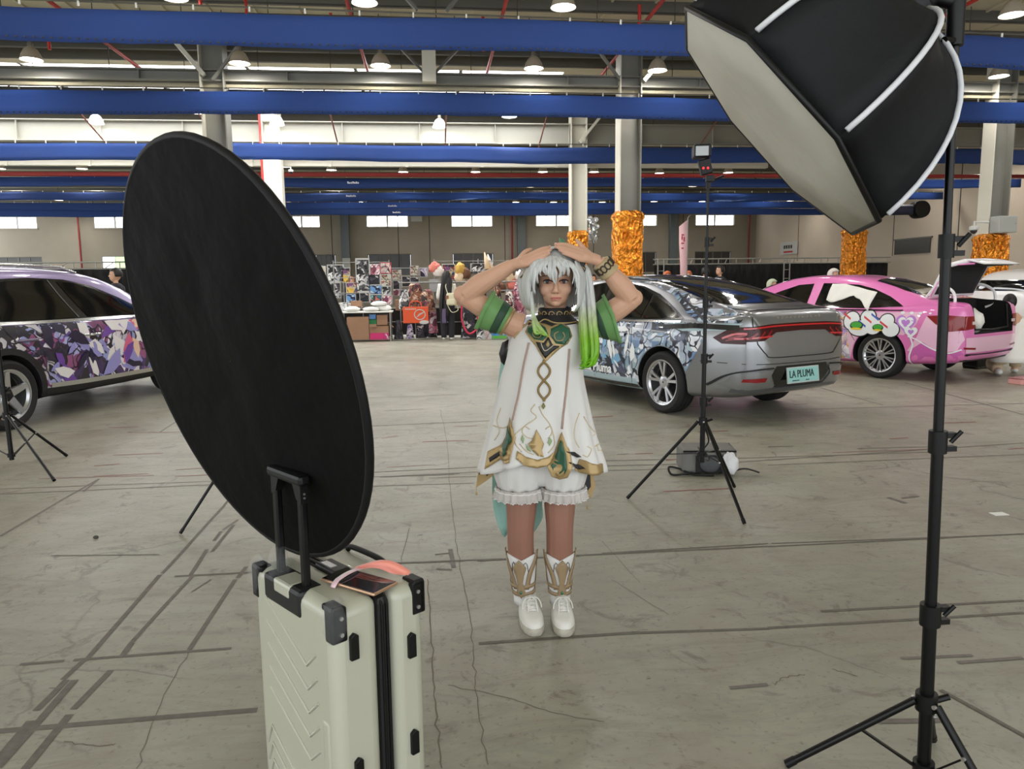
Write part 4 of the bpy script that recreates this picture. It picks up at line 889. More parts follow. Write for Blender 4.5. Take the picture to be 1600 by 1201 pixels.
c3.decal(S, [(.47,.36),(2.4,.36),(2.4,1.02),(-.85,1.05),(-.86,.80),(-.55,.55)]+[(.47*cos(a),.355+.47*sin(a)) for a in [RAD(150-i*15) for i in range(10)]], wrapC, 'printed_wrap', .003)
c3.decal(S, [(.44,.21),(2.35,.21),(2.35,.36),(.46,.36)], matt_black, 'sill_cladding', .012)
c3.line(S, [(.52,.385),(1.2,.37),(2.35,.37)], .05, CHROME, 'sill_bright_strip', .014)
ar = [(.47*cos(a),.355+.47*sin(a)) for a in [RAD(200-i*13) for i in range(19)]]; ai = [(.40*cos(a),.355+.40*sin(a)) for a in [RAD(-30+i*13) for i in range(19)]]
c3.decal(S, ar+[(x,z) for x,z in [(.405*cos(RAD(-34+i*13)),.355+.405*sin(RAD(-34+i*13))) for i in range(19)]], matt_black, 'wheel_arch_cladding', .014, step=.06)
c3.decal(S, [(-.70,1.13),(-.6,1.36),(-.4,1.45),(0,1.50),(.6,1.525),(1.1,1.505),(1.5,1.43),(1.9,1.28),(2.3,1.08),(2.3,1.055),(.5,1.06),(-.6,1.08)], gloss_black, 'window_surround', .005)
c3.decal(S, [(.05,1.09),(.05,1.47),(.4,1.49),(.80,1.495),(1.02,1.08),(.4,1.08)], glass_m, 'side_window', .010)
c3.decal(S, [(-.62,1.12),(-.52,1.34),(-.35,1.41),(-.03,1.45),(-.03,1.095)], glass_m, 'quarter_window', .010)
c3.decal(S, [(1.20,1.08),(.98,1.485),(1.2,1.465),(1.5,1.395),(1.88,1.25),(2.2,1.08)], glass_m, 'side_window', .010)
c3.line(S, [(.86,1.50),(.95,1.3),(1.06,1.08)], .008, CHROME, 'pillar_gap', .012)
c3.line(S, [(-.7,1.075),(.4,1.055),(1.4,1.05),(2.3,1.05)], .03, CHROME, 'belt_chrome', .014)
c3.line(S, [(1.08,1.04),(1.12,.7),(1.1,.37)], .008, gap_m, 'door_gap', .006); c3.line(S, [(.02,1.04),(.12,.9),(.40,.70),(.5,.5)], .008, gap_m, 'door_gap', .006)
for x in (.28, 1.18):
    q = []
    for t in range(9):
        a = x+(t-4)*.03; p, nr = c3.hit(S, a, .885); q.append(p+Vector((0,-1,0))*(.028*(1-((t-4)/4.0)**4)+.004))
    MB().tube(q, .016, 8).build('door_handle', CHROME if x > 1 else mat('lavender_grey_handle',rgb(120,112,136),.3,metal=.4), c3.root, smooth=60)
for i in range(2):
    rl = [c3.hit('T', -.5+k*.21, -.57)[0]+Vector((0,0,.045 if 0 < k < 9 else .008)) for k in range(10)]
    MB().tube([(p.x, p.y*(1-2*i), p.z) for p in rl], .016, 8).build('roof_rail', CHROME, c3.root, smooth=60)
c3.decal('T', [(1.62,.56),(2.1,.60),(2.6,.66),(2.7,0),(2.6,-.66),(2.1,-.60),(1.62,-.56),(1.7,0)], glass_m, 'windscreen', .005, step=.08)
c3.decal('B', [(-.52,1.40),(.52,1.40),(.6,1.12),(-.6,1.12)], glass_m, 'rear_window', .006)
vb = [mat('white_petal_vinyl', rgb(228,224,226), .3), mat('lilac_vinyl', rgb(150,146,206), .3), mat('navy_vinyl', rgb(36,30,58), .3), mat('rose_vinyl', rgb(214,104,140), .3), mat('peach_vinyl', rgb(232,198,172), .3), mat('violet_vinyl', rgb(110,70,160), .3)]
random.seed(5)
for i in range(44):
    x = random.uniform(.55,2.1); z = random.uniform(.48,.98); a = random.uniform(0,6.28); l = random.uniform(.16,.5); w = l*random.uniform(.15,.38)
    cx, cz = cos(a), sin(a); pts = [(0,0),(.3,w),(.7,w*.8),(1,0),(.6,-w*.4),(.25,-w*.3)]
    c3.decal(S, [(x+cx*l*p-cz*q, min(1.02,max(.40,z+cz*l*p+cx*q))) for p, q in pts], vb[(0,1,2,0,1,5,1,2,0,1,0,5,3,0,1,2,4)[i % 17]], 'petal_print', .0045+.0002*i, step=.1)

# ---- white car at the right edge
white_p = mat('white_car_paint', rgb(226,224,222), .3, coat=.8)
T4 = [(a, b, d, e, f if f < 1.2 else f-.09, g) for a, b, d, e, f, g in T3]
c4 = Car('white_car', 'white car with a square window sticker behind the open pink boot', (12.1,14.2), (.93,.30), T4, white_p, (0, 2.7), .335)
c4.wheels((0, 2.7), 1.60, .22, 10)
S = 'R'
c4.decal(S, [(-.70,1.13),(-.6,1.30),(-.4,1.37),(0,1.42),(.6,1.435),(1.1,1.42),(1.5,1.36),(1.9,1.22),(2.3,1.05),(2.3,1.03),(.5,1.05),(-.6,1.08)], glass_m, 'side_window', .006)
c4.line(S, [(.55,1.43),(.56,1.2),(.58,1.06)], .05, gloss_black, 'pillar_trim', .010)
c4.decal('B', [(-.52,1.33),(.52,1.33),(.6,1.12),(-.6,1.12)], glass_m, 'rear_window', .006)
st = c4.decal(S, [(.66,1.14),(.88,1.14),(.88,1.31),(.66,1.31)], whv, 'window_sticker', .012); c4.decal(S, [(.68,1.16),(.86,1.16),(.86,1.29),(.68,1.29)], gap_m, 'sticker_field', .014)
c4.decal(S, [(.71,1.19),(.78,1.20),(.83,1.26),(.74,1.25)], whv, 'sticker_mark', .016)
art4 = art_mat('blue_printed_wrap', [rgb(30,40,90), rgb(235,235,235), rgb(60,140,200), rgb(220,170,90), rgb(90,80,150)], 5, 2.2)
c4.decal(S, [(-.80,.5),(2.3,.5),(2.3,1.0),(-.80,1.0)], whv, 'pale_side', .003); c4.decal(S, [(.3,.5),(1.1,.5),(1.0,.97),(.35,.97)], art4, 'printed_wrap', .005)
text_mesh('wrap_lettering', 'TEAM', .12, .002, mat('dark_navy_vinyl', rgb(30,34,46), .4), c4.root, Matrix.Translation((.1,-.945,.985)) @ Matrix.Rotation(pi/2,4,'X'), bold=.004)
c4.line('T', [(-.3,-.45),(.5,-.47),(1.3,-.47)], .10, mat('orange_vinyl', rgb(226,132,90), .3), 'orange_roof_stripe', .006)
# ------------------------------------------------------------------ photo gear
def seg_tube(b, a, c, r, n=10): return b.tube([a, c], r, n)
rivet = mat('bright_rivet', rgb(200,200,200), .3, metal=.9)
def light_stand(name, label, base, top, feet, z_col, z_hub, collars, r=.016, knob_side=1):
    """base/top: pole ends; feet: floor points; z_col legs pivot; z_hub brace pivot; collars: heights of locking collars"""
    s = thing(name, label, 'light stand', (base[0], base[1], 0)); B = Vector(base); T = Vector(top); O = Vector((base[0], base[1], 0))
    def at(z): return B+(T-B)*((z-B.z)/(T.z-B.z))-O
    zs = [B.z]+sorted(collars)+[T.z]
    for i in range(len(zs)-1):
        rr = r*(1-.14*i)
        MB().tube([at(zs[i]), at(zs[i+1])], rr, 14).build('pole_section', BLACKM, s, smooth=50)
    for i, z in enumerate(collars):
        rr = r*(1-.14*i)*1.5
        c = MB().tube([at(z-.03), at(z+.03)], rr, 14).build('locking_collar', BLACK, s, smooth=50)
        p = at(z); [MB().box(p+Vector((rr+.008,-.004,dz)),(.03,.02,.014)).build('clamp_lug', BLACK, c) for dz in (.018,-.018)]
        MB().tube([p+Vector((rr+.005,-.012,.0)), p+Vector((rr+.03,-.018,.03))], .006, 8).build('clamp_knob', BLACK, c)
    pc = at(z_col); MB().tube([at(z_col-.025), at(z_col+.025)], r*1.6, 14).build('leg_collar', BLACK, s, smooth=50)
    ph = at(z_hub); MB().tube([at(z_hub-.015), at(z_hub+.015)], r*1.6, 14).build('brace_hub', BLACK, s, smooth=50)
    MB().tube([pc+Vector((r*1.4,0,.0)), pc+Vector((r*1.4+.035,-.01,.015))], .009, 8).build('collar_knob', BLACK, s)
    for f in feet:
        f = Vector(f)-O; d = (f-pc); d.z = 0; d.normalize(); a = pc+d*(r*1.7)
        sd = Vector((-d.y, d.x, 0))
        f = f+Vector((0,0,.009))
        lg = MB().tube([a, f], r*.62, 8).build('leg', BLACKM, s, smooth=50)
        MB().tube([f-(f-a).normalized()*.03, f], r*.72, 8).build('foot_cap', BLACK, lg, smooth=50)
        mid = a.lerp(f, .42); h = ph+d*(r*1.5)
        MB().box((mid+h)/2, (r*.75, r*.3, (mid-h).length), (mid-h).to_track_quat('Z','Y').to_matrix()).build('brace', BLACKM, s)
        MB().lathe([(.006,-.004),(.006,.004)],10,mid-sd*r*.7,rot=sd.to_track_quat('Z','Y').to_matrix()).build('rivet', rivet, lg)
        MB().lathe([(.006,-.004),(.006,.004)],10,a-sd*r*.7,rot=sd.to_track_quat('Z','Y').to_matrix()).build('rivet', rivet, lg)
    return s
# right stand with octagonal softbox
light_stand('light_stand', 'tall black light stand in the right foreground carrying the softbox', (1.3535,1.84,.03), (1.298,1.83,2.1), [(1.005,1.959,0),(1.44,1.62,0),(1.51,2.02,0)], .253, .055, [.509,.994,1.505], .0178)
SB = thing('softbox', 'large octagonal black softbox with white diffuser hanging at top right', 'softbox', (0,0,0))
sc_ = .80; CC = Vector((0,0,CAM_H)); sbc = CC+(Vector((1.138,2.464,1.921))-CC)*sc_; sbn = Vector((-.724,.225,-.652)).normalized()
VV = [CC+(Vector(p)-CC)*sc_ for p in ((0.933,2.744,2.245),(1.174,2.923,2.039),(1.393,2.833,1.764),(1.463,2.527,1.581),(1.343,2.184,1.597),(1.102,2.006,1.802),(.882,2.096,2.078),(.812,2.402,2.261))]
blk_fab = mat('black_nylon', rgb(19,20,22), .65, spec=.22, bump=(14,.25,.02)); dif_m = mat('white_diffuser_cloth', rgb(196,193,180), .8, bump=(5,.5,.03)); pip_m = mat('white_piping', rgb(205,206,210), .5)
def rib_at(k, t):
    v = VV[k % 8]; d = (v-sbc); a = t*pi/2*.94
    return sbc-sbn*(.40*sin(a))+d.normalized()*(.045+(d.length-.045)*cos(a)**.85)
for k in range(8):
    P = []
    for i in range(11):
        t = i/10; a = rib_at(k, t); b = rib_at(k+1, t); row = []
        for j in range(7):
            s_ = j/6; q = a.lerp(b, s_); inw = (sbc-sbn*.15-q); q += inw*.07*sin(pi*s_)*(1-.3*t); row.append(q)
        P.append(row)
    MB().grid(P).build('fabric_panel', blk_fab, SB, smooth=180, solid=.003)
    MB().tube([rib_at(k, .03+.96*i/12)-sbn*.004+(rib_at(k, .5)-sbc).normalized()*.003 for i in range(13)], .0068, 8).build('rib_piping', pip_m, SB, smooth=180)
MB().tube(VV, .0075, 8, closed=True).build('rim', BLACK, SB, smooth=60)
MB().add([sbc+sbn*.0]+[sbc+(v-sbc)*.5+sbn*.006 for v in VV]+[sbc+(v-sbc)*.985+sbn*.004 for v in VV], [(0,1+k,1+(k+1) % 8) for k in range(8)]+[(1+k,9+k,9+(k+1) % 8,1+(k+1) % 8) for k in range(8)]).build('diffuser', dif_m, SB, smooth=180, solid=.002)
ap = sbc-sbn*.40; qn = (-sbn).to_track_quat('Z','Y').to_matrix()
MB().lathe([(.05,-.01),(.062,0),(.062,.03),(.05,.04)],18,ap,rot=qn).build('speed_ring', BLACK, SB, smooth=40)
MB().lathe([(.045,.03),(.045,.14),(.035,.16)],16,ap,rot=qn).build('strobe_head', BLACK, SB, smooth=40)
MB().tube([ap-sbn*.05, Vector((1.27,1.84,2.10)), Vector((1.298,1.83,2.09))], .018, 10).build('tilt_bracket', BLACK, SB, smooth=40)
MB().tube([(1.298,1.83,1.99),(1.297,1.83,2.13)], .021, 12).build('stand_socket', BLACK, SB, smooth=40)
MB().tube([(1.29,1.82,2.0),(1.25,1.80,1.995)], .008, 8).build('tilt_handle', BLACK, SB, smooth=40)
# centre stand with flash
light_stand('light_stand', 'black light stand with flash in front of the silver car', (1.693,4.559,.27), (1.693,4.559,1.97), [(1.247,4.707,0),(1.788,4.099,0),(2.044,4.871,0)], .535, .327, [.66,.934,1.28,1.652], .0165)
FL = thing('flash_unit', 'small black flash with red lamps on top of the centre stand', 'flash', (1.693,4.559,1.97), RAD(-12))
MB().tube([(0,0,0),(0,0,.07)], .014, 8).build('stud', BLACK, FL); MB().box((.01,0,.06),(.05,.04,.04)).build('umbrella_bracket', BLACK, FL, bevel=.004)
MB().tube([(.02,0,.05),(.09,0,.075)], .007, 8).build('bracket_handle', BLACK, FL)
MB().box((-.02,0,.13),(.07,.055,.09), Matrix.Rotation(RAD(-14),3,'Y')).build('flash_body', BLACK, FL, bevel=.006)
hd = MB().box((-.045,0,.22),(.10,.13,.075)).build('flash_head', BLACK, FL, bevel=.008)
MB().box((-.05,-.068,.215),(.075,.008,.055)).build('flash_window', mat('frosted_flash_panel', rgb(168,172,174), .3), hd)
for dx in (-.035,-.008): MB().lathe([(.008,0),(.006,.006)],10,(dx,-.03,.12),'y',Matrix.Rotation(pi,3,'Z')).build('sensor_lamp', mat('red_sensor_glow', rgb(220,20,30), .2, emit=(1,.03,.05,1), estr=.8), FL)
# left stand
light_stand('light_stand', 'black light stand at the left edge in front of the purple car', (-3.37,6.30,.06), (-3.40,6.30,2.1), [(-2.809,5.774,0),(-3.10,6.62,0),(-3.95,6.35,0)], .42, .10, [.62,1.25], .018)
# stand behind the disc
light_stand('light_stand', 'black light stand mostly hidden behind the black disc', (-1.05,4.52,.3), (-1.05,4.52,1.75), [(-1.477,4.391,0),(-.72,4.25,0),(-.93,4.95,0)], .62, .33, [.75,1.2], .014)
# reflector disc
RC = Vector((-.509,1.973,1.238)); RN = Vector((-.742,-.628,-.236)).normalized(); RA = Vector((0,0,1)).cross(RN).normalized(); RB = RN.cross(RA)
RD = thing('reflector_disc', 'large round black reflector disc leaning on the suitcase', 'reflector', (0,0,0))
blackcloth = mat('black_reflector_cloth', rgb(7,7,7), .75, spec=.11, bump=(6,.5,.025))
P = []
for i in range(15):
    rr = .545*i/14 if i else .001; row = []
    for k in range(72):
        w = 2*pi*k/72; p = Vector((cos(w)*rr, sin(w)*rr, 0))
        h = (.010*noise.noise(Vector((p.x*3.5, p.y*2.2, 0)))+.006*noise.noise(Vector((p.x*9, p.y*5, 3))))*(1-(rr/.55)**4)
        row.append(RC+RA*p.x+RB*p.y+RN*(h+.003))
    P.append(row)
MB().grid(P, close_v=True).build('black_cloth', blackcloth, RD, smooth=180)
P2 = [[p-RN*.012 for p in row] for row in P]
MB().grid(P2, close_v=True).build('silver_cloth', mat('silver_reflector_cloth', rgb(205,205,205), .35, metal=.6), RD, smooth=180)
MB().tube([RC-RN*.005+(RA*cos(2*pi*k/72)+RB*sin(2*pi*k/72))*.546 for k in range(72)], .010, 8, closed=True).build('rim_band', mat('black_rim_tape', rgb(16,16,17), .6, spec=.25), RD, smooth=180)
# ------------------------------------------------------------------ suitcase
SU = thing('suitcase', 'cream hard shell suitcase with black trim and raised handle', 'suitcase', (-.266,1.912,0), math.atan2(-.792,.61))
cream_shell = mat('cream_polycarbonate', rgb(180,180,163), .35, coat=.2)
Z0, Z1, HX = .055, .69, .205
def rbox(x0,x1,y0,y1,z0,z1,r,name,m,parent,seg=4):
    o = MB().bbox((x0,y0,z0),(x1,y1,z1)).build(name, m, parent, smooth=60)
    md = o.modifiers.new('bevel','BEVEL'); md.width = r; md.segments = seg; md.limit_method = 'ANGLE'; return o
back = rbox(-HX,HX,-.13,-.003,Z0,Z1,.03,'back_shell',cream_shell,SU)
front = rbox(-HX,HX,.034,.132,Z0,Z1-.003,.03,'front_shell',cream_shell,SU)
MB().bbox((-HX+.008,-.006,Z0+.01),(HX-.006,.036,Z1-.008)).build('zip_band', mat('black_zip_band',rgb(16,16,17),.6), SU, bevel=.02)
for y in (.008,.022): MB().tube([(HX-.005,y,Z0+.03),(HX-.005,y,Z1-.03),(HX-.03,y,Z1-.007),(-HX+.03,y,Z1-.007)],.004,6).build('zip_line', BLACK, SU)
# chevron relief on the big face
def chev(pts, r=.0045): return MB().tube([(x,-.1295,z) for x,z in pts], r, 6).build('chevron_rib', cream_shell, SU, smooth=60)
for i in range(5):
    z = .575-.062*i; chev([(-.13,z+.045),(.075,z-.075+.01),(.125,z-.02)])
for i in range(5):
    z = .245-.05*i; chev([(-.165,z-.045),(-.135,z+.015),(.02,z-.085),(.05,z-.16)])
rbox(.135,.175,-.133,-.10,.20,.40,.012,'panel_step',cream_shell,SU)
# handle well, trolley tubes and grip
MB().bbox((-.135,-.1345,.62),(.062,-.06,Z1+.0015)).build('handle_well', mat('black_well_plastic',rgb(18,18,20),.5), SU, bevel=.012)
MB().bbox((-.075,-.136,.655),(.012,-.07,Z1+.003)).build('well_bridge', cream_shell, SU, bevel=.008)
for x in (-.10,.03): MB().bbox((x-.011,-.107,.66),(x+.011,-.089,.955)).build('trolley_tube', BLACKM, SU, bevel=.004)
gp_ = MB().bbox((-.124,-.115,.945),(.054,-.082,.972)).build('grip', BLACK, SU, bevel=.009)
for x, sg in ((-.10,1),(.03,-1)): MB().prism([(x-.012*sg,.95),(x+.03*sg,.95),(x+.012*sg,.91),(x-.012*sg,.90)],.02,Matrix(((1,0,0,0),(0,0,-1,-.088),(0,1,0,0),(0,0,0,1)))).build('grip_corner', BLACK, gp_)
for z in (.925,.915): MB().lathe([(.003,0),(.003,.003)],8,(.041,-.098,z),'x').build('screw', rivet, gp_)
# carry handle, lock, corner guards, side feet, wheels
MB().tube(spline([(-.12,.112,Z1+.0),(-.10,.113,Z1+.012),(0,.114,Z1+.014),(.05,.114,Z1+.010),(.075,.112,Z1-.002)],6),.008,8,flat=((0,1,0),1)).build('carry_handle', BLACK, SU, smooth=60)
MB().bbox((-.07,-.02,Z1-.006),(.03,.03,Z1+.012)).build('lock_block', BLACK, SU, bevel=.006); MB().bbox((-.05,-.012,Z1+.012),(.0,.006,Z1+.015)).build('lock_dials', mat('silver_dial',rgb(190,190,190),.3,metal=.8), SU)
for x, y in ((1,-1),(1,1),(-1,-1),(-1,1)):
    cx = x*(HX-.004); cy = -.126 if y < 0 else .128
    g = MB(); d = .045
    g.bbox((cx-x*d,cy-y*.03,Z1-.012),(cx+x*.006,cy+y*.004,Z1+.004)); g.bbox((cx-x*.012,cy-y*.035,Z1-.085),(cx+x*.006,cy+y*.004,Z1)); g.bbox((cx-x*.03,cy-y*.012,Z1-.085),(cx+x*.006,cy+y*.006,Z1))
    gd = g.build('corner_guard', BLACK, SU, bevel=.005)
    for z in (.025,.065): MB().lathe([(.005,0),(.005,.004)],10,(cx+x*.006,cy-y*.018,Z1-z),'x',Matrix.Identity(3) if x > 0 else Matrix.Rotation(pi,3,'Z')).build('rivet', rivet, gd)
for y, z in ((-.078,.585),(.086,.53),(.086,.27),(-.078,.27)):
    MB().prism([(-.011,-.03),(.011,-.03),(.011,.028),(0,.036),(-.011,.028)],.012,Matrix(((0,0,1,HX-.002),(1,0,0,y),(0,1,0,z),(0,0,0,1)))).build('side_foot', BLACK, SU, bevel=.002)
for x in (-.16,.16):
    for y in (-.085,.09):
        wl = MB().lathe([(.024,-.01),(.026,-.006),(.026,.006),(.024,.01)],16,(x,y,.026),'x').build('wheel', BLACK, SU, smooth=40); MB().bbox((x-.018,y-.018,.04),(x+.018,y+.018,.06)).build('wheel_fork', BLACK, SU)
# clear film on grip base and corners
film = mat('clear_wrinkled_film', rgb(225,228,230), .12, trans=.0, alpha=.07, spec=.6, bump=(22,1,.02))
def filmblob(c0, r, name, seed):
    b = MB(); P = []
    for i in range(9):
        a = pi*(.06+.88*i/8); row = []
        for j in range(16):
            w = 2*pi*j/16; d = Vector((sin(a)*cos(w), sin(a)*sin(w), cos(a))); q = 1+.25*noise.noise(d*3+Vector((seed,0,0)))
            row.append((c0[0]+d.x*r[0]*q, c0[1]+d.y*r[1]*q, c0[2]+d.z*r[2]*q))
        P.append(row)
    return MB().grid(P, close_v=True).build(name, film, SU, smooth=40)
filmblob((-.10,-.104,.705),(.030,.030,.055),'plastic_wrap',1); filmblob((HX-.012,-.118,.655),(.035,.028,.055),'plastic_wrap',2); filmblob((-HX+.012,-.118,.665),(.032,.028,.05),'plastic_wrap',3)
# phone and ribbon on the suitcase
PH = thing('phone', 'phone with black screen and gold edge lying on the suitcase', 'phone', (0,0,0))
def sul(x, y, z): return SU.matrix_basis @ Vector((x, y, z))
PH.location = sul(.108,-.005,Z1+.006); PH.rotation_euler = (0,0,SU.rotation_euler.z+RAD(13))
MB().box((0,0,0),(.182,.087,.008)).build('phone_body', mat('rose_gold_metal', rgb(196,160,132), .3, metal=.7), PH, bevel=.0035)
MB().box((0,0,.0043),(.174,.080,.001)).build('phone_screen', mat('black_phone_glass', rgb(8,8,9), .08, coat=1), PH)
PH.location = sul(.118,-.002,Z1+.008)
RBN = thing('ribbon', 'pink satin ribbon strap across the phone with coral tail', 'ribbon', (0,0,0)); RBN.location = PH.location; RBN.rotation_euler = PH.rotation_euler
rp = mat('pale_pink_satin', rgb(226,190,200), .3, sheen=.5); rc = mat('coral_satin', rgb(232,142,124), .4, sheen=.5)
rows = [[], []]
for i in range(13):
    t = i/12; x = -.035-.012*t; y = -.055+.115*t; z = .0062+.006*sin(pi*t)-(.010*max(0,(.12-t)/.12)); rows[0].append((x-.008,y,z)); rows[1].append((x+.008,y,z))
MB().grid(rows).build('strap', rp, RBN, smooth=180, solid=.001)
for k in range(5):
    P = [[], []]
    for i in range(10):
        t = i/9; x = -.045+t*(.085+.010*k); y = .056+.010*k*t-.005*k+.022*t; z = .004+.010*sin(pi*t)*(1+.3*k)+.003*k*(1-t); w = .007*(1-.3*t)
        P[0].append((x, y-w, max(.001,z-.004*k*t))); P[1].append((x, y+w, z+.006*sin(k+t*5)*.5+.003))
    MB().grid(P).build('ribbon_tail', rc, RBN, smooth=180, solid=.001)
# grey camera bag at the centre stand
BG = thing('camera_bag', 'grey camera bag on the floor behind the centre light stand', 'bag', (2.02,5.36,0), RAD(-9))
gb = mat('grey_canvas', rgb(112,111,108), .85, bump=(60,.3,.003))
MB().bbox((-.2,-.13,.01),(.2,.14,.19)).build('bag_body', gb, BG, bevel=.025)
MB().tube([(-.19,-.125,.175),(.19,-.125,.175),(.195,.13,.178)],.008,6).build('zip_edge', BLACK, BG)
MB().bbox((-.10,-.145,.02),(.10,-.128,.15)).build('mesh_pocket', mat('black_mesh',rgb(30,30,32),.8), BG, bevel=.01)
MB().ball((-.0,-.155,.085),(.075,.03,.06),14,10).build('rolled_cloth', mat('dark_grey_knit',rgb(74,76,80),.9,bump=(50,.4,.004)), BG, smooth=180)
MB().bbox((-.10,-.15,.10),(-.07,-.138,.16)).build('clip_tab', BLACK, BG); MB().tube([(-.1,-.15,.15),(-.1,-.16,.175),(-.07,-.16,.175),(-.07,-.15,.15)],.004,6).build('clip_ring', CHROME, BG)
MB().tube(spline([(-.12,-.14,.02),(-.2,-.17,.015),(-.28,-.16,.012),(-.29,-.10,.05),(-.22,-.09,.04),(-.12,-.17,.015),(.02,-.19,.012)],6),.008,6).build('shoulder_strap', BLACK, BG, smooth=60)
MB().tube(spline([(.18,-.12,.03),(.26,-.14,.05),(.36,-.13,.02)],6),.014,6,flat=((0,0,1),.4)).build('strap_end', BLACK, BG, smooth=60)
sk = sack('plastic_bag', (2.135,5.175,.085), (.06,.045,.085), mat('white_plastic_bag',rgb(214,214,218),.45,bump=(20,.4,.01)), 'small white plastic bag leaning against the grey camera bag', 'plastic bag', 5, amp=.3)
MB().tube(spline([(1.70,4.57,.52),(1.75,4.60,.40),(1.72,4.60,.34),(1.78,4.66,.27),(1.85,4.9,.2),(1.9,5.2,.22)],8),.005,6).build('flash_cable', BLACK, smooth=60, label='thin black cable from the centre stand to the camera bag', cat='cable')
# ------------------------------------------------------------------ the standing person
GZ = [(380,1.577),(388,1.556),(437,1.433),(479,1.326),(530,1.196),(590,1.039),(660,.853),(722,.686),(745,.624),(780,.528),(830,.389),(868,.283),(930,.108),(970,-.005)]
def gl(u, v, y=0.0):
    """photo pixel -> person-local point at depth offset y"""
    for i in range(len(GZ)-1):
        if v <= GZ[i+1][0] or i == len(GZ)-2:
            t = (v-GZ[i][0])/(GZ[i+1][0]-GZ[i][0]); z = lerp(GZ[i][1], GZ[i+1][1], t); break
    s = lerp(392, 369, (v-380)/560); x = (u-lerp(849.4, 852.4, (v-380)/560))/s
    k = 1+y/3.1
    return Vector((x*k, y, CAM_H+(z-CAM_H)*k))
PE = thing('person', 'person in white and gold dress with silver wig, both hands on head', 'person', (.45,3.02,0), -math.atan2(.45,3.02))
def skin_material():
    m = mat('warm_skin', rgb(214,168,142), .48, spec=.4); b = m.node_tree.nodes['Principled BSDF']
    b.inputs['Subsurface Weight'].default_value = .08; b.inputs['Subsurface Radius'].default_value = (.02,.008,.004); 
    nt = m.node_tree; tc = nt.nodes.new('ShaderNodeTexCoord'); sp = nt.nodes.new('ShaderNodeSeparateXYZ'); st = nt.nodes.new('ShaderNodeMath'); st.operation = 'LESS_THAN'; st.inputs[1].default_value = .8
    mx = nt.nodes.new('ShaderNodeMixRGB'); mx.inputs[1].default_value = rgb(214,168,142); mx.inputs[2].default_value = rgb(152,110,94)   # sheer tan tights on the legs
    nt.links.new(tc.outputs['Object'], sp.inputs[0]); nt.links.new(sp.outputs[2], st.inputs[0]); nt.links.new(st.outputs[0], mx.inputs[0]); nt.links.new(mx.outputs[0], b.inputs['Base Color'])
    return m
skin_m = skin_material()
HC = Vector((.047,.0,1.435))          # head centre
B = MB()
def limb(pts, rs, n=14): B.tube(spline(pts, 5), [r for r in _rs(rs, 5)], n)
def _rs(rs, n):
    out = []
    for i in range(len(rs)-1):
        for k in range(n): t = k/n; out.append(lerp(rs[i], rs[i+1], t*t*(3-2*t)))
    return out+[rs[-1]]
# torso
def ring(c, rx, ry, n=24): return [(c[0]+rx*cos(2*pi*k/n), c[1]+ry*sin(2*pi*k/n), c[2]) for k in range(n)]
tor = [((-.015,0,.70),.12,.09),((-.015,0,.78),.15,.105),((-.01,0,.86),.15,.10),((.0,0,.98),.115,.085),((.01,-.005,1.10),.125,.10),((.025,-.005,1.18),.135,.10),((.035,.0,1.235),.135,.085),((.040,.004,1.27),.085,.06),((.043,.006,1.30),.05,.05)]
tb = MB().grid([ring(*t) for t in tor], close_v=True); nn = len(tb.v); tb.f += [tuple(range(24))[::-1], tuple(range(nn-24, nn))]
B.add(tb.v, tb.f)
limb([(.043,.008,1.27),(.045,.004,1.31),(.047,.0,1.36)], [.048,.043,.044])
# head
B.ball((.047,.012,1.462), (.074,.090,.080), 24, 16); B.ball((.047,-.018,1.41), (.066,.068,.066), 24, 16); B.ball((.047,-.034,1.372), (.052,.050,.045), 20, 12); B.ball((.047,-.062,1.343), (.022,.020,.016), 14, 10)
for sx in (-1, 1): B.ball((.047+sx*.036,-.055,1.395), (.026,.024,.026), 14, 10)
B.tube([(.047,-.082,1.430),(.047,-.090,1.408),(.047,-.099,1.389)], [.007,.009,.0115], 10); B.ball((.047,-.098,1.388), (.0105,.010,.008), 10, 8)
for sx in (-1, 1): B.ball((.047+sx*.011,-.090,1.386), (.008,.009,.0065), 10, 8)
B.ball((.047,-.079,1.364), (.022,.010,.006), 12, 8); B.ball((.047,-.078,1.356), (.019,.011,.007), 12, 8)
# legs
for sx, hx, kx, ax in ((-1,-.092,-.103,-.092), (1,.062,.060,.060)):
    limb([(hx,.0,.80),(hx,-.004,.68),(hx*.5+kx*.5-.0,-.008,.53),(kx,-.014,.40),(kx,.006,.30),(ax,.012,.20),(ax,.008,.10)], [.080,.082,.066,.0565,.056,.045,.036])
    B.ball((kx,-.030,.395), (.036,.030,.04), 12, 8)
    tx_ = .032 if sx < 0 else .012; limb([(ax+.004,.03,.05),(ax+tx_*.5,-.04,.045),(ax+tx_,-.10,.036)], [.030,.030,.024])
# arms
EL, ER = Vector((-.318,-.01,1.375)), Vector((.350,-.01,1.355)); WL, WR = gl(800,413,-.045), gl(936,408,-.045)
limb([(-.085,.005,1.245),(-.135,.004,1.262),(-.225,.0,1.315),EL], [.055,.052,.046,.041])
limb([EL+Vector((.008,-.005,.0)),EL.lerp(WL,.33)+Vector((0,-.005,.004)),EL.lerp(WL,.7),WL], [.041,.043,.034,.025]); B.ball(EL+Vector((-.010,0,.004)), (.036,.035,.036), 12, 8)
limb([(.165,.005,1.245),(.205,.004,1.262),(.285,.0,1.310),ER], [.055,.052,.046,.041])
limb([ER+Vector((-.006,-.005,.0)),ER.lerp(WR,.33)+Vector((0,-.005,.0)),ER.lerp(WR,.7),WR], [.041,.043,.034,.025]); B.ball(ER+Vector((.010,0,.002)), (.035,.035,.035), 12, 8)
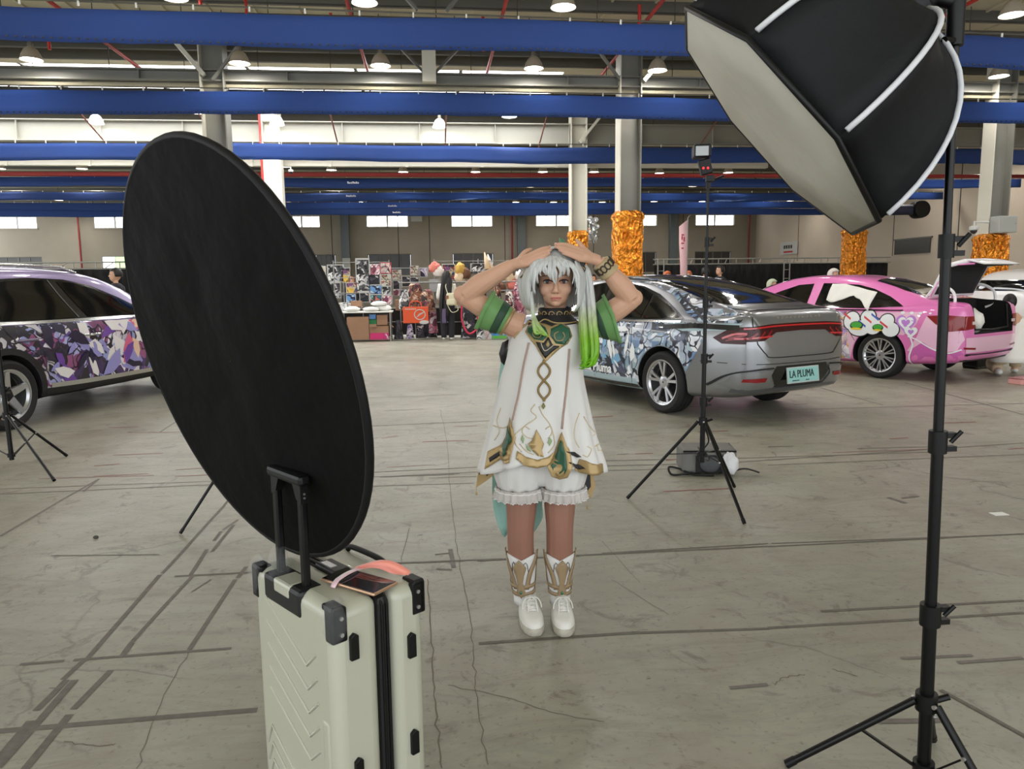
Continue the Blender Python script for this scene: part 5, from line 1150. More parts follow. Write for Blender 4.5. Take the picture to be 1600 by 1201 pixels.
# hands: palm and five fingers, fingertips resting on the crown
def hand(W, knuck, tips, thumb):
    K = [Vector(k) for k in knuck]; c = sum(K, Vector())/4
    for k in K: B.tube([W.lerp(c,.05), W.lerp(k,.5), k], [.022,.0145,.0105], 10)
    B.ball(W.lerp(c,.6), (.030,.022,.018), 12, 8)
    for k, (m1, m2, t) in zip(K, tips): B.tube(spline([k, m1, m2, t], 4), _rs([.0102,.0095,.0088,.0066], 4), 10); B.ball(t, .0066, 8, 6)
    B.tube(spline(thumb, 4), _rs([.014,.0115,.0098,.0072], 4), 10); B.ball(thumb[-1], .0072, 8, 6)
P = gl
hand(WL, [P(832,396,-.075),P(830,402,-.085),P(828,408,-.09),P(824,413,-.09)],
     [(P(842,391,-.075),P(850,388,-.07),P(859,386,-.06)),(P(841,397,-.085),P(851,393,-.083),P(861,390,-.075)),(P(839,403,-.092),P(849,399,-.092),P(858,396,-.085)),(P(835,408,-.093),P(843,405,-.096),P(851,401,-.092))],
     [P(812,405,-.05),P(818,396,-.045),P(824,391,-.04),P(830,389,-.03)])
hand(WR, [P(899,388,-.070),P(899,394,-.082),P(901,400,-.09),P(904,405,-.09)],
     [(P(889,384,-.07),P(879,382,-.065),P(868,382,-.055)),(P(889,390,-.083),P(879,387,-.082),P(868,386,-.072)),(P(892,396,-.092),P(883,393,-.092),P(874,391,-.085)),(P(896,401,-.094),P(888,398,-.096),P(880,396,-.092))],
     [P(920,398,-.05),P(911,388,-.05),P(905,381,-.045),P(901,376,-.035)])
body = B.build('body', skin_m, PE)
md = body.modifiers.new('r', 'REMESH'); md.mode = 'VOXEL'; md.voxel_size = .0042; md.use_smooth_shade = True
ms = body.modifiers.new('s', 'SMOOTH'); ms.factor = .5; ms.iterations = 3
me = bpy.data.meshes.new_from_object(body.evaluated_get(bpy.context.evaluated_depsgraph_get())); body.modifiers.clear(); old = body.data; body.data = me; bpy.data.meshes.remove(old); me.name = 'body'
if not me.materials: me.materials.append(skin_m)
EYES = [Vector((.047-.0315,-.083,1.424)), Vector((.047+.0315,-.083,1.424))]
for v in me.vertices:                                   # eye sockets, mouth line, under-lip dip
    p = v.co
    if p.z > 1.32 and p.y < -.03 and abs(p.x-.047) < .08:
        for e in EYES:
            d = ((p.x-e.x)/.021)**2+((p.z-e.z)/.013)**2
            if d < 6: p.y += .010*math.exp(-d)
        d = ((p.x-.047)/.024)**2+((p.z-1.3602)/.0028)**2
        if d < 8: p.y += .0042*math.exp(-d)
        d = ((p.x-.047)/.02)**2+((p.z-1.349)/.005)**2
        if d < 8: p.y += .003*math.exp(-d)
me.polygons.foreach_set('use_smooth', [True]*len(me.polygons)); me.update()
HB = BVHTree.FromPolygons([v.co.copy() for v in me.vertices], [tuple(p.vertices) for p in me.polygons])
def face_y(x, z):
    r = HB.ray_cast(Vector((x, -.5, z)), Vector((0,1,0))); return r[0].y if r[0] is not None else -.08
def face_patch(poly, m, name, off=.0012, step=.004, parent=None):
    vs, fs = cdt_fill(poly, step); b = MB(); b.v = [(v[0], face_y(v[0], v[1])-off, v[1]) for v in vs]
    b.f = [tuple(f) if (Vector(b.v[f[1]])-Vector(b.v[f[0]])).cross(Vector(b.v[f[2]])-Vector(b.v[f[0]])).y < 0 else tuple(f)[::-1] for f in fs]
    return b.build(name, m, parent or PE, smooth=180)
eye_w = mat('eye_white', rgb(214,206,202), .4, spec=.3); iris_m = mat('brown_red_iris', rgb(46,24,20), .35, spec=.3); pup = mat('pupil_black', rgb(6,5,5), .3, spec=.3); lash_m = mat('dark_lashes', rgb(34,24,22), .7); lip_m = mat('rose_lips', rgb(196,112,102), .4); brow_m = mat('grey_brown_brow', rgb(120,104,96), .8); blush = mat('soft_eye_shadow', rgb(198,140,118), .6)
for i, e in enumerate(EYES):
    s_ = -1 if i == 0 else 1
    yb = face_y(e.x, e.z)
    face_patch([(e.x+.019*cos(t), e.z+.003+.0115*sin(t)) for t in [2*pi*k/18 for k in range(18)]], blush, 'eye_shadow', .0006)
    ew = MB().ball((e.x, yb+.0085, e.z), (.0160,.0125,.0076), 18, 12).build('eye', eye_w, PE, smooth=180)
    MB().lathe([(.0076,0),(.0070,.0012),(.0,.0016)],18,(e.x-.001, yb-.0034, e.z+.0008),'y',Matrix.Rotation(pi,3,'Z')).build('iris', iris_m, ew, smooth=60)
    MB().lathe([(.0038,0),(.0034,.0010),(.0,.0012)],14,(e.x-.001, yb-.0048, e.z+.0008),'y',Matrix.Rotation(pi,3,'Z')).build('pupil', pup, ew)
    up = [(e.x+(t-.5)*.038, e.z+.0022+.0060*sin(pi*t)**.8+s_*.0015*(t-.5)) for t in [k/10 for k in range(11)]]
    MB().tube([(x, min(face_y(x, z), yb-.001+abs(x-e.x)*.28)-.0022, z) for x, z in up], _rs([.0010,.0021,.0024,.0012],1) if False else [.0014+.0019*sin(pi*k/10) for k in range(11)], 6).build('upper_lash', lash_m, PE, smooth=180)
    lo = [(e.x+(t-.5)*.030, e.z-.0066+.004*(2*t-1)**2) for t in [k/8 for k in range(9)]]
    MB().tube([(x, face_y(x, z)-.0008, z) for x, z in lo], .0006, 5).build('lower_lash', lash_m, PE, smooth=180)
    br = [(e.x+(t-.5)*.042, e.z+.0225+.004*sin(pi*t)) for t in [k/8 for k in range(9)]]
    MB().tube([(x, face_y(x, z)-.0004, z) for x, z in br], [.0008+.0012*sin(pi*k/8) for k in range(9)], 6).build('eyebrow', brow_m, PE, smooth=180)
face_patch([(.047+.0215*cos(t)*(1-.12*abs(sin(t))), 1.3618+(.0052 if sin(t) > 0 else .0)*sin(t)-(.0018*math.exp(-((.0215*cos(t))/.004)**2) if sin(t) > .3 else 0)) for t in [pi*k/14 for k in range(15)]], lip_m, 'upper_lip', .0008, .003)
face_patch([(.047+.0185*cos(t), 1.3598+.0070*sin(t)) for t in [pi+pi*k/14 for k in range(15)]], lip_m, 'lower_lip', .0008, .003)
MB().tube([(.047+x, face_y(.047+x,1.3606)-.0006, 1.3606+.0006*cos(x*300)) for x in [-.022+.0044*k for k in range(11)]], .0007, 5).build('mouth_line', mat('dark_mouth_line', rgb(110,52,48), .6), PE)
for sx in (-1,1): MB().ball((.047+sx*.006,-.097,1.3815), (.0026,.0022,.0014), 8, 6).build('nostril', mat('nostril_shadow_brown', rgb(120,72,60), .8), PE)
for T in ((P(859,386,-.066),P(861,390,-.081),P(858,396,-.091),P(851,401,-.098)),(P(868,382,-.061),P(868,386,-.078),P(874,391,-.091),P(880,396,-.098))):
    for t in T: MB().ball(t+Vector((0,-.0005,.0045)), (.0050,.0042,.0022), 8, 6).build('fingernail', mat('pale_pink_nail', rgb(234,190,180), .25), PE, smooth=180)

# ---- wig
def hair_mat():
    m = bpy.data.materials.new('silver_to_lime_wig_fibre'); m.use_nodes = True; nt = m.node_tree; L = nt.links.new; b = nt.nodes['Principled BSDF']
    tc = nt.nodes.new('ShaderNodeTexCoord'); sp = nt.nodes.new('ShaderNodeSeparateXYZ'); L(tc.outputs['Object'], sp.inputs[0])
    mr = nt.nodes.new('ShaderNodeMapRange'); mr.inputs[1].default_value = 1.10; mr.inputs[2].default_value = 1.34; L(sp.outputs[2], mr.inputs[0])
    r = nt.nodes.new('ShaderNodeValToRGB'); e = r.color_ramp.elements; e[0].position = 0; e[0].color = rgb(112,186,20); e[1].position = 1; e[1].color = rgb(214,216,214)
    k = e.new(.45); k.color = rgb(140,198,40); k = e.new(.72); k.color = rgb(182,200,140); L(mr.outputs[0], r.inputs[0])
    n = nt.nodes.new('ShaderNodeTexNoise'); n.inputs['Scale'].default_value = 90; n.inputs['Detail'].default_value = 3; mp = nt.nodes.new('ShaderNodeMapping'); mp.inputs['Scale'].default_value = (1,1,.06); L(tc.outputs['Object'], mp.inputs[0]); L(mp.outputs[0], n.inputs['Vector'])
    rr = nt.nodes.new('ShaderNodeValToRGB'); rr.color_ramp.elements[0].position = .3; rr.color_ramp.elements[0].color = (.72,.72,.73,1); rr.color_ramp.elements[1].position = .65; L(n.outputs['Fac'], rr.inputs[0])
    mx = nt.nodes.new('ShaderNodeMixRGB'); mx.blend_type = 'MULTIPLY'; mx.inputs[0].default_value = 1; L(r.outputs[0], mx.inputs[1]); L(rr.outputs[0], mx.inputs[2]); L(mx.outputs[0], b.inputs['Base Color'])
    b.inputs['Roughness'].default_value = .38; b.inputs['Specular IOR Level'].default_value = .5
    bp = nt.nodes.new('ShaderNodeBump'); bp.inputs['Strength'].default_value = .5; bp.inputs['Distance'].default_value = .003; L(n.outputs['Fac'], bp.inputs['Height']); L(bp.outputs[0], b.inputs['Normal'])
    return m
hair_m = hair_mat()
HH = Vector((.047,.008,1.455))
def lock(b, pts, w, t, taper=(.5,1,1,.05), n=8, ctr=None, seg=5):
    """flat tapering strand through points, lying on the head"""
    Q = spline(pts, seg); m = len(Q); rows = []
    for i, p in enumerate(Q):
        tg = (Q[min(i+1, m-1)]-Q[max(i-1, 0)]).normalized(); c = ctr or HH
        nr = (p-c); nr = nr-tg*nr.dot(tg); nr = nr.normalized() if nr.length > 1e-5 else Vector((0,-1,0)); sd = tg.cross(nr)
        s_ = i/(m-1)*(len(taper)-1); k = min(int(s_), len(taper)-2); f = lerp(taper[k], taper[k+1], s_-k)
        rows.append([p+sd*(w*f*cos(2*pi*j/n))+nr*(t*f*sin(2*pi*j/n)) for j in range(n)])
    b.grid(rows, close_v=True); o = len(b.v)-m*n
    b.f += [tuple(o+j for j in range(n))[::-1], tuple(o+(m-1)*n+j for j in range(n))]
R3 = random.Random(3)
wig = bpy.data.objects.new('wig', None); COL.objects.link(wig); wig.parent = PE; wig['label'] = 'silver grey wig with lime green tips'
cap = MB(); Pz = []
for i in range(20):
    a = pi*(.02+.66*i/19); row = []
    for k in range(40):
        w = 2*pi*k/40; d = Vector((sin(a)*cos(w), sin(a)*sin(w), cos(a))); fr = max(0, -d.y)
        zlim = 1.0
        p = HH+Vector((d.x*.094, d.y*.108+.004, d.z*.104))
        if d.y < -.25 and p.z < 1.478: p = Vector((p.x, -.02+.0*p.y, 1.478-.0))        # open for the face
        row.append(p+d*.003*noise.noise(d*9))
    Pz.append(row)
MB().grid(Pz, close_v=True).build('wig_cap', hair_m, wig, smooth=180, solid=.004)
crown = HH+Vector((.0,.01,.107))
bk = MB()
for i in range(46):                                    # back and side hair down to the nape
    w = pi*(-.06+1.12*i/45); dx, dy = cos(w), sin(w)
    top = HH+Vector((dx*.05,dy*.05,.095)); mid = HH+Vector((dx*.100,dy*.110,.02)); lo = HH+Vector((dx*.104,dy*.105+.004,-.07)); end = HH+Vector((dx*(.098+.01*R3.random()),dy*.100,-.115-.02*R3.random()))
    lock(bk, [top,mid,lo,end], .013, .006, (.6,1,1.1,.25))
bk.build('back_hair', hair_m, wig, smooth=180, kind='stuff')
fr = MB()
def fpt(u, v, y): return gl(u, v, y)
# bangs: from the parting down over the forehead, ends pointed (pixel columns read from the photo)
BANGS = [((856,400),(840,414),(834,436),(835,460),.010),((857,400),(843,413),(838,428),(841,443),.008),((858,400),(847,412),(844,422),(846,432),.008),((859,399),(852,412),(851,422),(854,432),.009),((861,399),(858,413),(858,426),(862,438),.010),((864,399),(865,413),(866,428),(867,444),.010),((867,399),(872,412),(875,422),(874,434),.009),((868,399),(878,411),(882,420),(880,429),.008),((869,400),(884,411),(890,422),(889,433),.008),((870,400),(890,412),(897,426),(896,446),.009),((855,401),(836,411),(827,432),(826,462),.011),((871,401),(893,413),(903,434),(901,462),.011)]
for a, b_, c_, d_, w in BANGS:
    for k in range(3):
        j = lambda q: (q[0]+R3.uniform(-3,3), q[1]+R3.uniform(-2,2))
        lock(fr, [fpt(*a,-.085+.0*k), fpt(*j(b_),-.112), fpt(*j(c_),-.116), fpt(*j(d_),-.108)], w*.75, .0045, (.5,1,.9,.03))
for k in range(9):                                     # crown sweep either side of the parting
    t = k/8
    lock(fr, [HH+Vector((0,-.06+.10*t,.103)), HH+Vector((-.055,-.075+.10*t,.088)), HH+Vector((-.094,-.06+.10*t,.03)), HH+Vector((-.098,-.045+.09*t,-.05))], .014, .006, (.5,1,1,.4))
    lock(fr, [HH+Vector((0,-.06+.10*t,.103)), HH+Vector((.055,-.075+.10*t,.088)), HH+Vector((.094,-.06+.10*t,.03)), HH+Vector((.098,-.045+.09*t,-.05))], .014, .006, (.5,1,1,.4))
fr.build('fringe', hair_m, wig, smooth=180, kind='stuff')
sd = MB()
for sx, u0 in ((-1,826),(1,905)):                      # side locks framing the face, curling in at the chin
    for k in range(7):
        o = sx*(k*2.4); y = -.105+.014*k
        lock(sd, [fpt(u0-sx*6+o*.4,408,y+.01), fpt(u0+o,432,y-.004), fpt(u0+o*.9,458,y-.004), fpt(u0-sx*2+o*.6,477,y), fpt(u0-sx*10+o*.4,486+R3.uniform(-3,3),y+.008)], .0105, .0055, (.5,1,1,.8,.05))
sd.build('side_locks', hair_m, wig, smooth=180, kind='stuff')
pt = MB()
for k in range(26):                                    # ponytail on the right, green curled ends
    a = R3.uniform(-1,1); d = R3.uniform(-.03,.03); c0 = fpt(908,408,-.01)
    e = R3.uniform(-9,9)
    lock(pt, [c0+Vector((0,d*.4,0)), fpt(915+a*5,425,-.03+d), fpt(916+a*10,462,-.05+d), fpt(918+a*12,505,-.09+d), fpt(921+a*13,545+e*.4,-.115+d), fpt(919+a*9,566+e,-.12+d), fpt(908+a*5,571+e*.5,-.115+d)], .0115, .007, (.4,.9,1,1,.9,.6,.05), ctr=Vector((.12,.1,1.3)))
pt.build('ponytail', hair_m, wig, smooth=180, kind='stuff')
lf = MB()
for k in range(12):                                    # thin tied lock on the left with a green tuft
    a = R3.uniform(-1,1); d = R3.uniform(-.012,.012)
    lock(lf, [fpt(830+a,455,-.11), fpt(832+a*1.5,478,-.125+d*.4), fpt(834+a*2,494,-.135+d*.5), fpt(838+a*5,508,-.145+d), fpt(845+a*9,519+R3.uniform(-3,3),-.15+d), fpt(854+a*5,523+a*6,-.148+d)], .0062, .0045, (.6,.8,.7,1,.9,.05), ctr=Vector((.03,.2,1.3)))
lf.build('front_lock', hair_m, wig, smooth=180, kind='stuff')
# leaves and hair ornaments
leafg = mat('green_leaf_fabric', rgb(62,128,96), .5); leafd = mat('dark_olive_leaf', rgb(50,66,34), .5); gold = mat('antique_gold_trim', rgb(176,150,104), .42, metal=.35); gold_l = mat('pale_gold_print', rgb(206,192,164), .6); dgreen = mat('dark_green_satin', rgb(24,82,56), .4, sheen=.2); blk_c = mat('black_satin', rgb(26,26,28), .5)
def leaf(uvs, y, m, name, border=gold):
    pl_ = [gl(u, v, y) for u, v in uvs]; n = len(pl_); c = sum(pl_, Vector())/n
    b = MB().add([p+Vector((0,-.003,0)) for p in pl_]+[p+Vector((0,.003,0)) for p in pl_]+[c+Vector((0,-.010,0)), c+Vector((0,.006,0))], [(i,(i+1) % n,2*n) for i in range(n)]+[(n+(i+1) % n,n+i,2*n+1) for i in range(n)]+[((i+1) % n,i,n+i,n+(i+1) % n) for i in range(n)])
    o = b.build(name, m, wig, smooth=60); MB().tube(pl_, .0016, 6, closed=True).build('leaf_edge', border, o); return o
leaf([(876,386),(875,379),(874,372),(879,374),(884,379),(885,385),(883,390)], -.02, leafg, 'top_leaf')
leaf([(812,433),(817,428),(821,420),(827,418),(829,424),(825,431),(819,433)], -.06, leafd, 'side_leaf')
for q in ((900,399,1.0),(906,410,1.2),(909,422,.9)): 
    p = gl(q[0],q[1],-.055); MB().lathe([(.016*q[2],-.003),(.019*q[2],0),(.016*q[2],.003)],14,p,'y').build('ear_ornament', blk_c, wig, smooth=40); MB().tube([p+Vector((cos(t)*.012*q[2],-.006,sin(t)*.012*q[2]))*1 for t in [k*.5 for k in range(10)]],.002,6).build('gold_curl', gold, wig)

# ---- dress
def dress_ring(z):
    T = [(.60,-.014,.262,.19),(.68,-.014,.248,.178),(.80,-.016,.216,.158),(.92,-.014,.190,.142),(1.04,-.010,.166,.128),(1.12,.002,.153,.122),(1.19,.016,.150,.118),(1.235,.028,.128,.105),(1.27,.036,.095,.083),(1.295,.042,.066,.066)]
    return interp(T, z)
white_c = mat('white_satin_cloth', rgb(226,224,222), .55, sheen=.2, bump=(8,.15,.01))
def hem_z(w):                                          # front raised, sides lower
    f = max(0, -sin(w)); return .650+.074*f**3-.02*max(0, sin(w))
NW = 96; P_ = []
for i in range(41):
    t = i/40; row = []
    for k in range(NW):
        w = 2*pi*k/NW; z = lerp(1.292, hem_z(w), t); cx, rx, ry = dress_ring(z)
        fold = (.013*cos(7*w+1.2)+.008*cos(12*w)+.004*cos(19*w+2))*max(0, t-.25)**1.3*1.6
        row.append((cx+(rx+fold)*cos(w), (ry+fold)*sin(w), z))
    P_.append(row)
dress = bpy.data.objects.new('dress', None); COL.objects.link(dress); dress.parent = PE; dress['label'] = 'white sleeveless dress with gold and green ornament'
dm = MB().grid(P_, close_v=True); dm.build('dress_cloth', white_c, dress, smooth=180, solid=.004)
DB = BVHTree.FromPolygons([Vector(v) for v in dm.v], dm.f)
def on_dress(x, z, off):
    zz = z; r = DB.ray_cast(Vector((x, -1, z)), Vector((0,1,0)))
    while (r[0] is None or r[0].y > .03) and zz < z+.16: zz += .006; r = DB.ray_cast(Vector((x, -1, zz)), Vector((0,1,0)))   # ornaments may hang below the hem
    if zz > z and r[0] is not None: return Vector((r[0].x, r[0].y-.004-off, z))
    if r[0] is None: r = DB.find_nearest(Vector((x, -.05, z)))
    n = r[1] if r[1].y < 0 else -r[1]
    return r[0]+n*off
def dp(u, v): q = gl(u, v, -.12); return (q.x, q.z)
def dpatch(uvs, m, name, off=.004, step=.009, par=None):
    off += .002
    vs, fs = cdt_fill([dp(u, v) for u, v in uvs], step); b = MB(); b.v = [tuple(on_dress(v[0], v[1], off)) for v in vs]
    b.f = [tuple(f) if (Vector(b.v[f[1]])-Vector(b.v[f[0]])).cross(Vector(b.v[f[2]])-Vector(b.v[f[0]])).y < 0 else tuple(f)[::-1] for f in fs]
    return b.build(name, m, par or dress, smooth=180, solid=.0015)
def dtube(uvs, r, m, name, off=.005, n=5, closed=False):
    Q = spline([(u, v, 0) for u, v in uvs], n); return MB().tube([on_dress(*dp(q.x, q.y), off) for q in Q], r, 6, closed=closed).build(name, m, dress, smooth=180)
# yoke and collar
dpatch([(822,492),(835,486),(866,492),(900,484),(912,490),(905,508),(866,512),(826,510)], blk_c, 'black_yoke', .003)
col = MB().lathe([(.068,1.272),(.064,1.290),(.060,1.318),(.062,1.322),(.066,1.318),(.070,1.285)],28,(.044,.004,0),cap=False).build('collar', blk_c, dress, smooth=50)
for i in range(6):
    a = RAD(205+i*26); c = Vector((.044+.066*cos(a), .004+.066*sin(a), 1.298)); tdir = Vector((-sin(a),cos(a),0)); q = []
    for k in range(14): t = k*.5; rr = .013*(1-k*.05); q.append(c+tdir*(rr*cos(t))+Vector((0,0,rr*sin(t)))+Vector((cos(a),sin(a),0))*.004)
    MB().tube(q, .0022, 6).build('collar_curl', gold, col, smooth=180)
dtube([(815,497),(822,504),(840,507),(852,501),(866,506),(885,507),(905,506)], .0035, gold, 'yoke_piping')
dtube([(797,527),(803,515),(812,500),(818,490)], .004, gold, 'armhole_piping')
# chest emblem
em_g = [(826,512),(838,505),(852,508),(862,512),(876,506),(889,514),(893,527),(886,538),(874,545),(862,556),(852,566),(846,556),(838,541),(828,530),(822,521)]
dpatch(em_g, gold, 'emblem_border', .005)
dpatch([(827,514),(842,508),(853,514),(857,524),(849,533),(836,531),(826,522)], dgreen, 'emblem_lobe', .009)
dpatch([(861,516),(876,509),(888,516),(890,528),(881,539),(868,537),(860,526)], dgreen, 'emblem_lobe', .009)
dpatch([(838,535),(850,536),(857,527),(864,540),(874,541),(862,550),(852,560),(846,551)], blk_c, 'emblem_wedge', .0085)
dtube([(846,536),(852,548),(866,538)], .0018, gold_l, 'emblem_line', .011); dpatch([(856,532),(859,539),(856,543),(853,539)], gold, 'emblem_drop', .011)
dtube([(872,520),(866,524),(868,532),(876,533),(881,527),(878,521)], .002, gold, 'emblem_curl', .012); dtube([(838,519),(834,523),(838,529),(845,528),(847,522)], .002, gold, 'emblem_curl', .012)
# twisted cord
for sg in (1,-1):
    dtube([(850+sg*(9 if 562 < v < 625 else 0)*sin(pi*(v-565)/29.0), v) for v in [562+4*k for k in range(17)]], .0045, mat('bronze_cord', rgb(136,112,62), .4, metal=.3), 'twisted_cord', .007, 3)
dpatch([(849,627),(852,633),(849,638),(846,633)], mat('olive_bead', rgb(120,116,54), .4), 'cord_drop', .009, .006)
# mauve seam ribbons, teardrops
mauve = mat('mauve_braid', rgb(172,148,136), .6)
dtube([(827,536),(818,575),(811,615),(802,655)], .0045, mauve, 'seam_braid', .004); dtube([(889,546),(886,585),(882,625),(878,668)], .0045, mauve, 'seam_braid', .004)
def tear(u, v0, v1, w, bend=0): return [(u,v0),(u+w*.28,v0+(v1-v0)*.4),(u+w*.5+bend,v0+(v1-v0)*.72),(u+w*.32+bend,v0+(v1-v0)*.94),(u+bend,v1),(u-w*.32+bend,v0+(v1-v0)*.94),(u-w*.5+bend,v0+(v1-v0)*.72),(u-w*.28,v0+(v1-v0)*.4)]
for u, v0, v1, w, bd in ((878,672,744,38,-4),(800,652,722,22,-9)):
    dpatch(tear(u,v0,v1,w,bd), gold, 'teardrop_border', .008); dpatch(tear(u+bd*.2,v0+12,v1-8,w-12,bd*.9), dgreen, 'teardrop', .012, .010)
    dpatch([(u+bd-7,v1-16),(u+bd,v1-9),(u+bd+7,v1-16),(u+bd+6,v1-8),(u+bd,v1-4),(u+bd-6,v1-8)], gold, 'teardrop_claw', .014, .006); p = on_dress(*dp(u+bd,v1-22),.015); MB().ball(p,.004,8,6).build('pearl', gold_l, dress, smooth=180)
# gold hem bands and scroll print
dpatch([(808,700),(822,709),(840,714),(856,710),(866,702),(868,716),(856,722),(840,726),(820,722),(806,712)], gold, 'hem_band', .006)
dpatch([(903,716),(925,727),(942,732),(943,746),(925,744),(908,737),(896,727)], gold, 'hem_band', .005); dpatch([(762,708),(780,698),(793,688),(795,704),(783,718),(766,730),(757,736)], gold, 'hem_band', .005)
dpatch([(884,700),(894,703),(905,714),(898,712)], blk_c, 'hem_slash', .008, .008); dpatch([(888,716),(900,722),(912,733),(900,729)], blk_c, 'hem_slash', .008, .008); dpatch([(764,718),(778,708),(792,698),(790,706),(776,717),(766,724)], blk_c, 'hem_slash', .008, .008)
dpatch([(838,668),(846,682),(850,690),(847,700),(850,710),(840,708),(832,700),(826,690),(832,684)], gold, 'hem_fleuron', .007)
for q in ([(836,630),(830,640),(838,650),(822,662),(806,676),(806,690),(816,702)],[(842,634),(848,646),(858,660),(864,676),(866,692),(856,704)],[(828,668),(820,664),(816,672),(824,680),(834,682)],[(852,668),(860,664),(862,674),(856,682)],[(905,648),(898,664),(896,684),(904,700)],[(912,654),(922,672),(934,686)],[(918,700),(924,706),(918,716),(910,712)],[(930,704),(940,702),(942,714)],[(782,640),(776,660),(780,676),(772,690)],[(770,668),(786,670),(798,664)],[(812,690),(822,700),(834,706)]):
    dtube(q, .0024, gold_l, 'scroll_print', .003)
for q in ([(816,676),(820,682),(818,690),(814,684)],[(858,680),(862,686),(858,694),(855,688)],[(822,690),(828,696),(830,702),(824,698)]): dpatch(q, mat('sage_print', rgb(150,172,124), .6), 'leaf_print', .004, .006)
# hanging hem flaps at both sides
def flap(uvs, y, m, name, inner=None, im=None):
    pl_ = [gl(u, v, y) for u, v in uvs]; n = len(pl_)
    o = MB().add([p+Vector((0,-.003,0)) for p in pl_]+[p+Vector((0,.003,0)) for p in pl_], [tuple(range(n)), tuple(range(n, 2*n))[::-1]]+[((i+1) % n,i,n+i,n+(i+1) % n) for i in range(n)]).build(name, m, dress)
    if inner:
        pi_ = [gl(u, v, y-.006) for u, v in inner]; n = len(pi_)
        MB().add([p+Vector((0,-.002,0)) for p in pi_]+[p+Vector((0,.003,0)) for p in pi_], [tuple(range(n)), tuple(range(n, 2*n))[::-1]]+[((i+1) % n,i,n+i,n+(i+1) % n) for i in range(n)]).build('flap_field', im, o)
    return o
flap([(762,700),(778,704),(776,738),(758,752),(743,762),(747,735),(753,712)], .0, gold, 'hem_flap', [(766,708),(774,712),(771,734),(760,744),(756,728)], blk_c); flap([(752,716),(757,714),(754,734),(748,742)], -.008, dgreen, 'hem_flap')
flap([(902,738),(926,738),(930,758),(924,776),(912,782),(898,772)], .03, gold, 'hem_flap', [(904,742),(922,742),(923,760),(915,770),(902,766)], blk_c)
for u, v in ((744,762),(918,784),(770,766)):
    p = gl(u, v, .0); q = gl(u, v+9, .0); MB().tube([p, q], .0009, 5).build('tassel_cord', gold, dress); MB().lathe([(.001,.012),(.005,.0),(.003,-.006)],8,q).build('tassel_drop', gold, dress, smooth=60)
# ---- bloomers with lace
bl = bpy.data.objects.new('bloomers', None); COL.objects.link(bl); bl.parent = PE; bl['label'] = 'white puffed shorts with lace trim'
lace_m = mat('white_lace', rgb(222,216,212), .8, alpha=.62); 
for cx, rx in ((-.105,.106), (.075,.100)):
    P_ = []
    for i in range(14):
        t = i/13; z = lerp(.79,.582,t); pf = .82+.22*sin(pi*min(1,t*1.05)); row = []
        for k in range(64):
            w = 2*pi*k/64; f = 1+.035*sin(13*w+t*3)*t; row.append((cx*(1 if t > .2 else .8)+rx*pf*f*cos(w), .115*pf*f*sin(w), z+.006*sin(9*w)*t))
        P_.append(row)
    MB().grid(P_, close_v=True).build('shorts_leg', white_c, bl, smooth=180, solid=.003)
    P_ = []
    for i in range(5):
        t = i/4; row = []
        for k in range(120):
            w = 2*pi*k/120; f = 1+(.02+.05*t)*sin(20*w); row.append((cx+rx*(.93+.08*t)*f*cos(w), .115*(.93+.08*t)*f*sin(w), .588-.048*t+(.005*abs(sin(30*w)) if i == 4 else 0)))
        P_.append(row)
    MB().grid(P_, close_v=True).build('lace_frill', lace_m, bl, smooth=180, solid=.0015); MB().tube(P_[4], .0022, 6, closed=True).build('lace_edge', white_c, bl, smooth=180); MB().tube(P_[1], .003, 6, closed=True).build('lace_edge', white_c, bl, smooth=180)
P_ = [[(-.015+(.15-.10*max(0,t-.6))*cos(w), (.100-.10*max(0,t-.6))*sin(w), lerp(.83,.60,t)) for w in [2*pi*k/48 for k in range(48)]] for t in [i/9 for i in range(10)]]
_b = MB().grid(P_, close_v=True); _b.f += [tuple(range(9*48, 10*48))]; _b.build('shorts_seat', white_c, bl, smooth=180)
# ---- detached sleeves
sl_m = mat('leaf_green_cloth', rgb(112,158,96), .6, bump=(10,.3,.01)); sd_m = mat('deep_green_cloth', rgb(44,74,54), .6)
def sleeve(A, Bp, prof, drop, nm):
    s_ = bpy.data.objects.new('sleeve', None); COL.objects.link(s_); s_.parent = PE; ax = (Bp-A).normalized(); u = Vector((0,1,0)); u = (u-ax*u.dot(ax)).normalized(); v = ax.cross(u)
    if v.z < 0: v = -v
    def pt_(t, r, w, wob=0):
        c = A.lerp(Bp, t); rr = r*(1+wob*(sin(5*w)+.6*sin(9*w+1)))
        p = c+(u*cos(w)+v*sin(w))*rr; p.z -= drop*max(0,-sin(w))*t; return p
    def band(t0, t1, m, name, n=7, wob=.0, off=0):
        rows = []
        for i in range(n):
            t = lerp(t0, t1, i/(n-1)); r = interp(prof, t)[0]+off; rows.append([pt_(t, r, 2*pi*k/40, wob*t) for k in range(40)])
        return MB().grid(rows, close_v=True).build(name, m, s_, smooth=180, solid=.004)
    band(.05,.95,sl_m,'sleeve_cloth',10,.03); band(.22,.48,sd_m,'dark_band',5,.03,.004); band(.86,1.0,sl_m,'cuff_fold',4,.06,.006); band(.0,.10,gold,'gold_ring',3,0,.003)
    for w in (-.9,): p = pt_(.5, interp(prof,.5)[0]+.012, w); MB().lathe([(.001,.014),(.005,.004),(.004,-.008),(.001,-.012)],8,p).build('gold_drop', gold, s_, smooth=60); MB().tube([p+Vector((0,0,.012)),p+Vector((.004,0,.034))],.0022,6).build('gold_pin', gold, s_)
    return s_
sleeve(Vector((-.142,.004,1.264)), Vector((-.245,.0,1.322)), [(0,.055),(.3,.060),(.7,.066),(1,.071)], .014, 'l')
